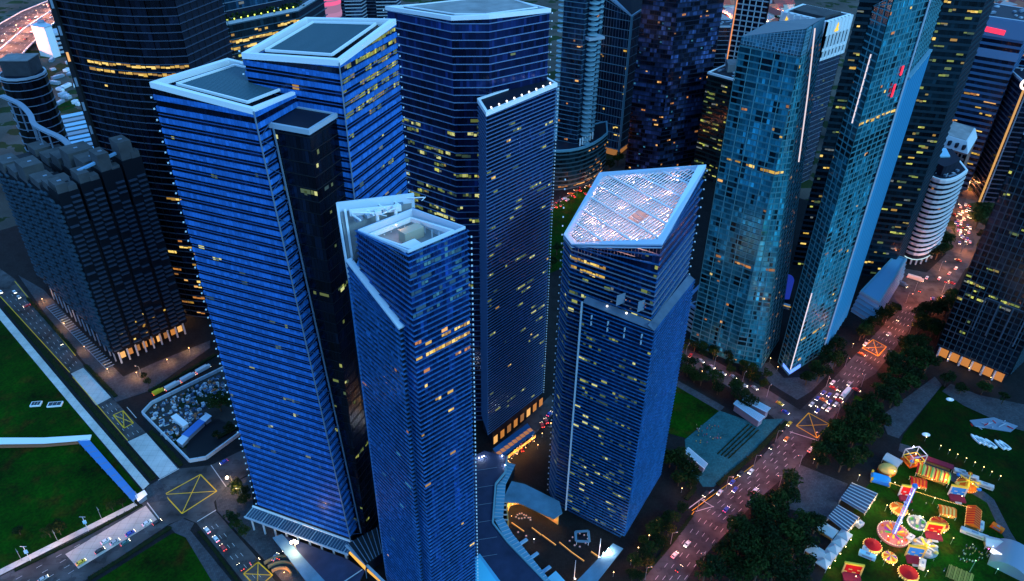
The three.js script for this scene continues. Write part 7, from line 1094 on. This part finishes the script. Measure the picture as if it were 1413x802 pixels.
{ const c = Z(487, 548), t = thing('tower_ride', 'tall slim ride tower glowing blue on a round pink platform', 'ride'), h = hAt([c.x, c.z], 600 + 285 * 0.2519); part(t, 'platform', new THREE.CylinderGeometry(7.8, 8.2, 1.1, 36).translate(c.x, 0.55, c.z), FM.pink); part(t, 'platform_edge', new THREE.TorusGeometry(7.9, 0.2, 8, 48).rotateX(1.571).translate(c.x, 1.1, c.z), FM.white);
  for (const [x, z] of [[-0.6, -0.6], [0.6, -0.6], [0.6, 0.6], [-0.6, 0.6]]) part(t, 'tower_leg', new Faces().bar([c.x + x, 1, c.z + z], [c.x + x, h, c.z + z], 0.26).geo(), E(0.15, 0.25, 1, 0.9)); const F = new Faces(); for (let i = 0; i < h / 1.4 - 1; i++) F.bar([c.x - 0.6, 1 + i * 1.4, c.z + 0.6], [c.x + 0.6, 2.4 + i * 1.4, c.z + 0.6], 0.14).bar([c.x + 0.6, 1 + i * 1.4, c.z - 0.6], [c.x + 0.6, 2.4 + i * 1.4, c.z + 0.6], 0.14); part(t, 'tower_lattice', F.geo(), FM.white); part(t, 'light_line', new Faces().bar([c.x, 2, c.z + 0.8], [c.x, h - 1, c.z + 0.8], 0.24).geo(), E(0.7, 0.8, 1, 1.8)); part(t, 'tower_head', new RoundedBoxGeometry(2, 1.6, 2, 2, 0.2).translate(c.x, h + 0.6, c.z), FM.blue);
  for (let i = 0; i < 12; i++) { const a = i / 12 * 6.283, m = part(t, 'petal_seat', new RoundedBoxGeometry(3.4, 0.5, 1, 2, 0.15), [FM.yellow, FM.purple, FM.green, FM.orange][i % 4]); m.position.set(c.x + 3.4 * Math.cos(a), 2.2, c.z - 3.4 * Math.sin(a)); m.rotation.set(0, a, 0); m.rotateZ(0.25); } for (let i = 0; i < 8; i++) part(t, 'booth', new RoundedBoxGeometry(1, 1.2, 1, 1, 0.1).translate(c.x + 6.4 * Math.cos(i * 0.8), 1.6, c.z + 6.4 * Math.sin(i * 0.8)), i % 2 ? FM.orange : FM.cream); ringBulbs(t, c, 8, 1.5, 40); for (const [dx, dz] of [[0, 8], [-6, 5], [6, 4], [5, -5], [-6, -4]]) lampAt(t, new V(c.x + dx, 5, c.z + dz), 60, C(1, 0.5, 0.36)); lampAt(t, new V(c.x, 12, c.z + 2), 40, C(0.4, 0.5, 1), E(0.5, 0.6, 1, 14)); }
{ const c = Z(890, 282), t = thing('octopus_ride', 'golden armed spinning ride beside the white trailers', 'ride'); part(t, 'platform', new THREE.CylinderGeometry(5, 5.4, 0.7, 24).translate(c.x, 0.35, c.z), FM.orange); part(t, 'hub', new THREE.CylinderGeometry(0.6, 1.2, 4, 12).translate(c.x, 2.4, c.z), FM.yellow); for (let i = 0; i < 6; i++) { const a = i / 6 * 6.283; part(t, 'arm', new Faces().bar([c.x, 4, c.z], [c.x + 6 * Math.cos(a), 3 + (i % 3), c.z + 6 * Math.sin(a)], 0.5).geo(), FM.yellow); part(t, 'car', new THREE.SphereGeometry(1.1, 10, 7).scale(1.2, 0.8, 1).translate(c.x + 6.2 * Math.cos(a), 2.4 + (i % 3), c.z + 6.2 * Math.sin(a)), [FM.cream, FM.blue, FM.orange][i % 3]); } lampAt(t, new V(c.x, 5.4, c.z + 3), 130, C(1, 0.55, 0.15)); ringBulbs(t, c, 5.5, 1.2, 26); }
backdrop('blue painted funhouse front behind the small orange stall', Z(835, 350), -0.2, 8, 6, FM.blue, FM.white, 40);
backdrop('red painted funhouse front below the orange round stall', Z(706, 556), -0.2, 8, 6, FM.red, FM.cream, 40);
backdrop('blue painted funhouse front below the star ride', Z(602, 688), -0.2, 8, 6.5, FM.blue, FM.cream, 40);
backdrop('red painted funhouse front at the lawn edge below the caravan', Z(258, 785), -0.2, 8.5, 6.5, FM.red, FM.cream, 90);
backdrop('red and white funhouse front behind the tower ride', Z(552, 352), -0.2, 6.5, 7, FM.red, FM.white, 60);
for (const [zx, zy, tn, l, lb] of [[900, 240, -0.5, 9, 'white trailer behind the golden armed ride'], [982, 288, -0.5, 9, 'white trailer at the boardwalk corner'], [925, 556, -0.5, 13, 'long white trailer below the striped long stall'], [960, 512, 1.05, 6, 'short white trailer beside the striped long stall'], [340, 672, -0.5, 8, 'pale blue caravan near the red round stall'], [640, 722, 1.05, 6, 'small white trailer beside the plain red round stall'], [575, 578, 0.7, 4.5, 'white ticket cabin beside the tower ride platform'], [298, 502, 0.6, 4, 'small cream cabin beside the ridged marquee'], [845, 215, -0.4, 6, 'grey-green caravan behind the striped hall'], [330, 640, -0.5, 3, 'tiny white cabin near the pale blue caravan'], [670, 662, 0.9, 3.4, 'tiny white cabin beside the star ride'], [1052, 522, -0.9, 6, 'orange truck trailer on the boardwalk side']]) trailer(lb, Z(zx, zy), tn, l, lb.startsWith('orange') ? FM.orange : lb.startsWith('pale') ? S({ color: C(0.3, 0.6, 0.7), roughness: 0.6 }) : FM.white);
{ const c = Z(1130, 700), t = thing('stage_tent', 'large dark blue vaulted stage tent with coloured spotlights', 'stage'), g = new THREE.CylinderGeometry(9, 9, 18, 24, 1, false, 0, Math.PI).rotateZ(Math.PI / 2).rotateY(0.9); part(t, 'vault', g.scale(1, 0.75, 1).translate(c.x, 0, c.z), FM.grey); const cols = [C(1, 0.1, 0.5), C(0.3, 0.4, 1), C(1, 0.15, 0.1), C(0.6, 0.2, 1), C(0.3, 1, 0.4)]; [[1010, 625], [1035, 612], [1055, 645], [1075, 700], [1062, 735]].forEach(([x, y], i) => { const p = Z(x, y, 4); part(t, 'spotlight_stand', new Faces().bar([p.x, 0, p.z], [p.x, 3.8, p.z], 0.14).geo(), M.steel); lampAt(t, p, 3, cols[i], E(cols[i].r, cols[i].g, cols[i].b, 12)); }); const p = Z(1050, 648, 4.4); part(t, 'screen', new Faces().box(p.x, p.y, p.z, 0.4, 3, 5, 0.7).geo(), E(0.8, 0.85, 1, 1.4)); const q = Z(940, 690, 9); lampAt(t, q, 260, C(0.15, 1, 0.2), E(0.3, 1, 0.4, 6)); part(t, 'light_mast', new Faces().bar([q.x, 0, q.z], [q.x, 8.8, q.z], 0.2).geo(), M.steel); }
for (let i = 0; i < 5; i++) { const p = Z(795 + i * 28, 752 + i * 12), t = thing('picnic_bench', 'long wooden picnic table with benches at the lawn edge', 'picnic table', 'row of picnic tables on the fairground'), tn = 0.95; const P = local(p, tn); for (const [n, z, y, w] of [['table_top', 0, 0.75, 0.9], ['bench', -0.9, 0.45, 0.35], ['bench', 0.9, 0.45, 0.35]]) { const q = P(0, y, z); part(t, n, new Faces().box(q[0], y, q[2], 9, 0.1, w, tn).geo(), FM.wood); } for (const x of [-4, 0, 4]) part(t, 'trestle', new Faces().bar(P(x, 0, -0.9), P(x, 0.7, 0), 0.12).bar(P(x, 0, 0.9), P(x, 0.7, 0), 0.12).geo(), FM.wood); }
{ const t = thing('bulb_line', 'string of warm bulbs across the fairground lawn', 'lights'), a = Z(470, 262, 4), b = Z(930, 405, 4), g = []; for (let i = 0; i < 60; i++) { const p = a.clone().lerp(b, i / 59); g.push(bulbGeo.clone().translate(p.x, p.y - 0.8 * Math.sin(i / 59 * 3.14), p.z)); } stuff(part(t, 'bulbs', mergeGeometries(g), bulbY)); for (const p of [a, b]) part(t, 'pole', new Faces().bar([p.x, 0, p.z], [p.x, 4.1, p.z], 0.12).geo(), M.steel); }
for (const [zx, zy] of [[290, 255], [440, 420], [560, 470], [700, 380], [640, 560], [430, 720], [800, 600], [520, 620], [760, 280], [660, 780]]) { const p = Z(zx, zy), t = thing('fair_lamp', 'lamp post with a warm bulb standing on the fairground lawn', 'lamp', 'lamp posts on the fairground'); part(t, 'post', new Faces().bar([p.x, 0, p.z], [p.x, 4.8, p.z], 0.12).geo(), M.steel); lampAt(t, new V(p.x, 5, p.z), 120, C(1, 0.62, 0.24)); }
// ---- white boats drawn up on the dark lawn
{ const hull = (() => { const s = new THREE.Shape(); s.moveTo(0, 4.2); s.bezierCurveTo(1.2, 2.6, 1.5, -1, 1.05, -3.6); s.lineTo(-1.05, -3.6); s.bezierCurveTo(-1.5, -1, -1.2, 2.6, 0, 4.2); const h = new THREE.Path(); h.moveTo(0, 1.8); h.bezierCurveTo(0.6, 1, 0.8, -1, 0.7, -2.8); h.lineTo(-0.7, -2.8); h.bezierCurveTo(-0.8, -1, -0.6, 1, 0, 1.8); s.holes.push(h); return new THREE.ExtrudeGeometry(s, { depth: 0.8, bevelEnabled: true, bevelSize: 0.12, bevelThickness: 0.15, bevelSegments: 2, curveSegments: 10 }).rotateX(-Math.PI / 2); })();
  [[1347, 607], [1353.5, 609], [1360, 611.5], [1367, 613.5], [1380, 615], [1386, 615.5]].forEach(([x, y], i) => { const p = g2(x, y), t = thing('dinghy', 'white open dinghy drawn up in the row on the dark event lawn', 'dinghy', 'white dinghies on the event lawn', new V(p[0], 0.2, p[1])); t.rotation.y = 0.35; part(t, 'hull', hull, M.white); part(t, 'thwart', new THREE.BoxGeometry(1.5, 0.12, 0.4).translate(0, 0.6, 0.4), M.alud); part(t, 'floor', new THREE.BoxGeometry(1.5, 0.08, 4).translate(0, 0.1, 0.6), M.alud); });
  for (const [x, y, l] of [[1268, 551.5, 'pale oval pool light on the event lawn, farther from the fairground'], [1278, 600, 'pale oval pool light on the event lawn near the fairground']]) { const p = g2(x === 1268 ? 1311 : x, y), t = thing('ground_light', l, 'ground light', undefined, new V(p[0], 0.08, p[1])); part(t, 'dish', new THREE.CylinderGeometry(1.9, 2.1, 0.3, 20).scale(1.2, 1, 0.8).translate(0, 0.15, 0), M.white); part(t, 'lens', new THREE.CylinderGeometry(0.8, 0.8, 0.1, 16).translate(0, 0.36, 0), E(0.5, 0.85, 1, 0.9)); }
  const pier = thing('pontoon', 'cluttered pale pontoon with racks beside the dinghies', 'pontoon'); slabAt(pier, 'deck', [[1338, 580], [1372, 576], [1405, 588], [1395, 596], [1345, 588]], 0.5, 0.4, M.alud); for (let i = 0; i < 14; i++) { const p = G(1342 + i * 4, 582 + rr(0, 8), 0.5); part(pier, i % 2 ? 'rack' : 'oar', new Faces().bar([p.x, 0.9, p.z], [p.x + rr(-5, 5), rr(0.8, 2), p.z + rr(-3, 3)], 0.4).geo(), i % 4 === 0 ? FM.red : M.alu); } }
// ---- people: one continuous body each
{
  const mc = new MarchingCubes(36, new THREE.MeshBasicMaterial(), false, false, 20000); mc.isolation = 0;
  const B = [[0, 0.95, 0, 0.15, 0, 1.4, 0, 0.17], [0, 1.4, 0, 0.12, 0, 1.6, 0, 0.07], [0, 1.66, 0, 0.1, 0, 1.7, 0.01, 0.1], [-0.18, 1.4, 0, 0.07, -0.25, 1.1, 0.02, 0.055], [-0.25, 1.1, 0.02, 0.055, -0.24, 0.82, 0.12, 0.04], [0.18, 1.4, 0, 0.07, 0.25, 1.1, 0, 0.055], [0.25, 1.1, 0, 0.055, 0.25, 0.82, 0.1, 0.04], [-0.09, 0.92, 0, 0.11, -0.1, 0.5, 0.06, 0.075], [-0.1, 0.5, 0.06, 0.075, -0.1, 0.08, -0.02, 0.05], [0.09, 0.92, 0, 0.11, 0.1, 0.5, -0.02, 0.075], [0.1, 0.5, -0.02, 0.075, 0.1, 0.08, -0.12, 0.05], [-0.1, 0.06, -0.02, 0.05, -0.1, 0.05, 0.14, 0.04], [0.1, 0.06, -0.12, 0.05, 0.1, 0.05, 0.06, 0.04]];
  const n = mc.size, k = 0.05; for (let z = 0; z < n; z++) for (let y = 0; y < n; y++) for (let x = 0; x < n; x++) { const p = [(x / n * 2 - 1) * 0.95, (y / n * 2 - 1) * 0.95 + 0.9, (z / n * 2 - 1) * 0.95]; let s = 0; for (const b of B) { const d = [b[4] - b[0], b[5] - b[1], b[6] - b[2]], q = [p[0] - b[0], p[1] - b[1], p[2] - b[2]], t = Math.max(0, Math.min(1, (q[0] * d[0] + q[1] * d[1] + q[2] * d[2]) / (d[0] ** 2 + d[1] ** 2 + d[2] ** 2 || 1))); const m = Math.hypot(q[0] - d[0] * t, q[1] - d[1] * t, q[2] - d[2] * t) - (b[3] + (b[7] - b[3]) * t); s += Math.exp(-m / k); } mc.field[x + y * n + z * n * n] = k * Math.log(s); }
  mc.update(); const cnt = mc.count, P = mc.positionArray.slice(0, cnt * 3), N = mc.normalArray.slice(0, cnt * 3); for (let i = 0; i < cnt; i++) { P[i * 3] *= 0.95; P[i * 3 + 1] = P[i * 3 + 1] * 0.95 + 0.9; P[i * 3 + 2] *= 0.95; }
  const kinds = [[[0.6, 0.6, 0.6], [0.03, 0.04, 0.1]], [[0.5, 0.03, 0.03], [0.05, 0.05, 0.06]], [[0.03, 0.1, 0.4], [0.2, 0.18, 0.14]], [[0.02, 0.02, 0.03], [0.03, 0.04, 0.1]], [[0.6, 0.45, 0.1], [0.03, 0.03, 0.04]]].map(([shirt, leg]) => { const g = new THREE.BufferGeometry(), c = new Float32Array(cnt * 3); for (let i = 0; i < cnt; i++) { const y = P[i * 3 + 1], q = y > 1.68 ? [0.02, 0.015, 0.012] : y > 1.5 ? [0.42, 0.26, 0.18] : Math.abs(P[i * 3]) > 0.2 && y < 1.12 ? [0.42, 0.26, 0.18] : y > 0.93 ? shirt : y > 0.09 ? leg : [0.03, 0.03, 0.03]; c.set(q, i * 3); } g.setAttribute('position', new THREE.BufferAttribute(P, 3)); g.setAttribute('normal', new THREE.BufferAttribute(N, 3)); g.setAttribute('color', new THREE.BufferAttribute(c, 3)); return g; });
  const pm = S({ vertexColors: true, roughness: 0.9 }), names = ['white top', 'red top', 'blue top', 'black top', 'yellow top'];
  const person = (p, where, group) => { const i = Math.floor(R() * 5), m = single('person', `standing person in a ${names[i]} ${where}`, 'person', kinds[i], pm, `people in a ${names[i]} ${group}`); m.position.copy(p); m.position.y = 0.05; m.rotation.y = R() * 6.28; };
  for (let i = 0; i < 46; i++) { const a = R() * 6.28, r = Math.sqrt(R()); person(Z(930 + 95 * r * Math.cos(a), 660 + 55 * r * Math.sin(a)), 'in the crowd facing the stage', 'in the stage crowd'); }
  for (let i = 0; i < 22; i++) person(Z(rr(300, 800), rr(300, 760)), 'strolling on the fairground lawn', 'on the fairground lawn');
  for (let i = 0; i < 30; i++) { const q = G(960 + rr(0, 34), 588 + rr(0, 26)); q.y = 0.14; person(q, 'gathered on the blue plaza', 'on the blue plaza'); scene.children[scene.children.length - 1].position.y = 0.14; }
}
renderer.render(scene, camera);
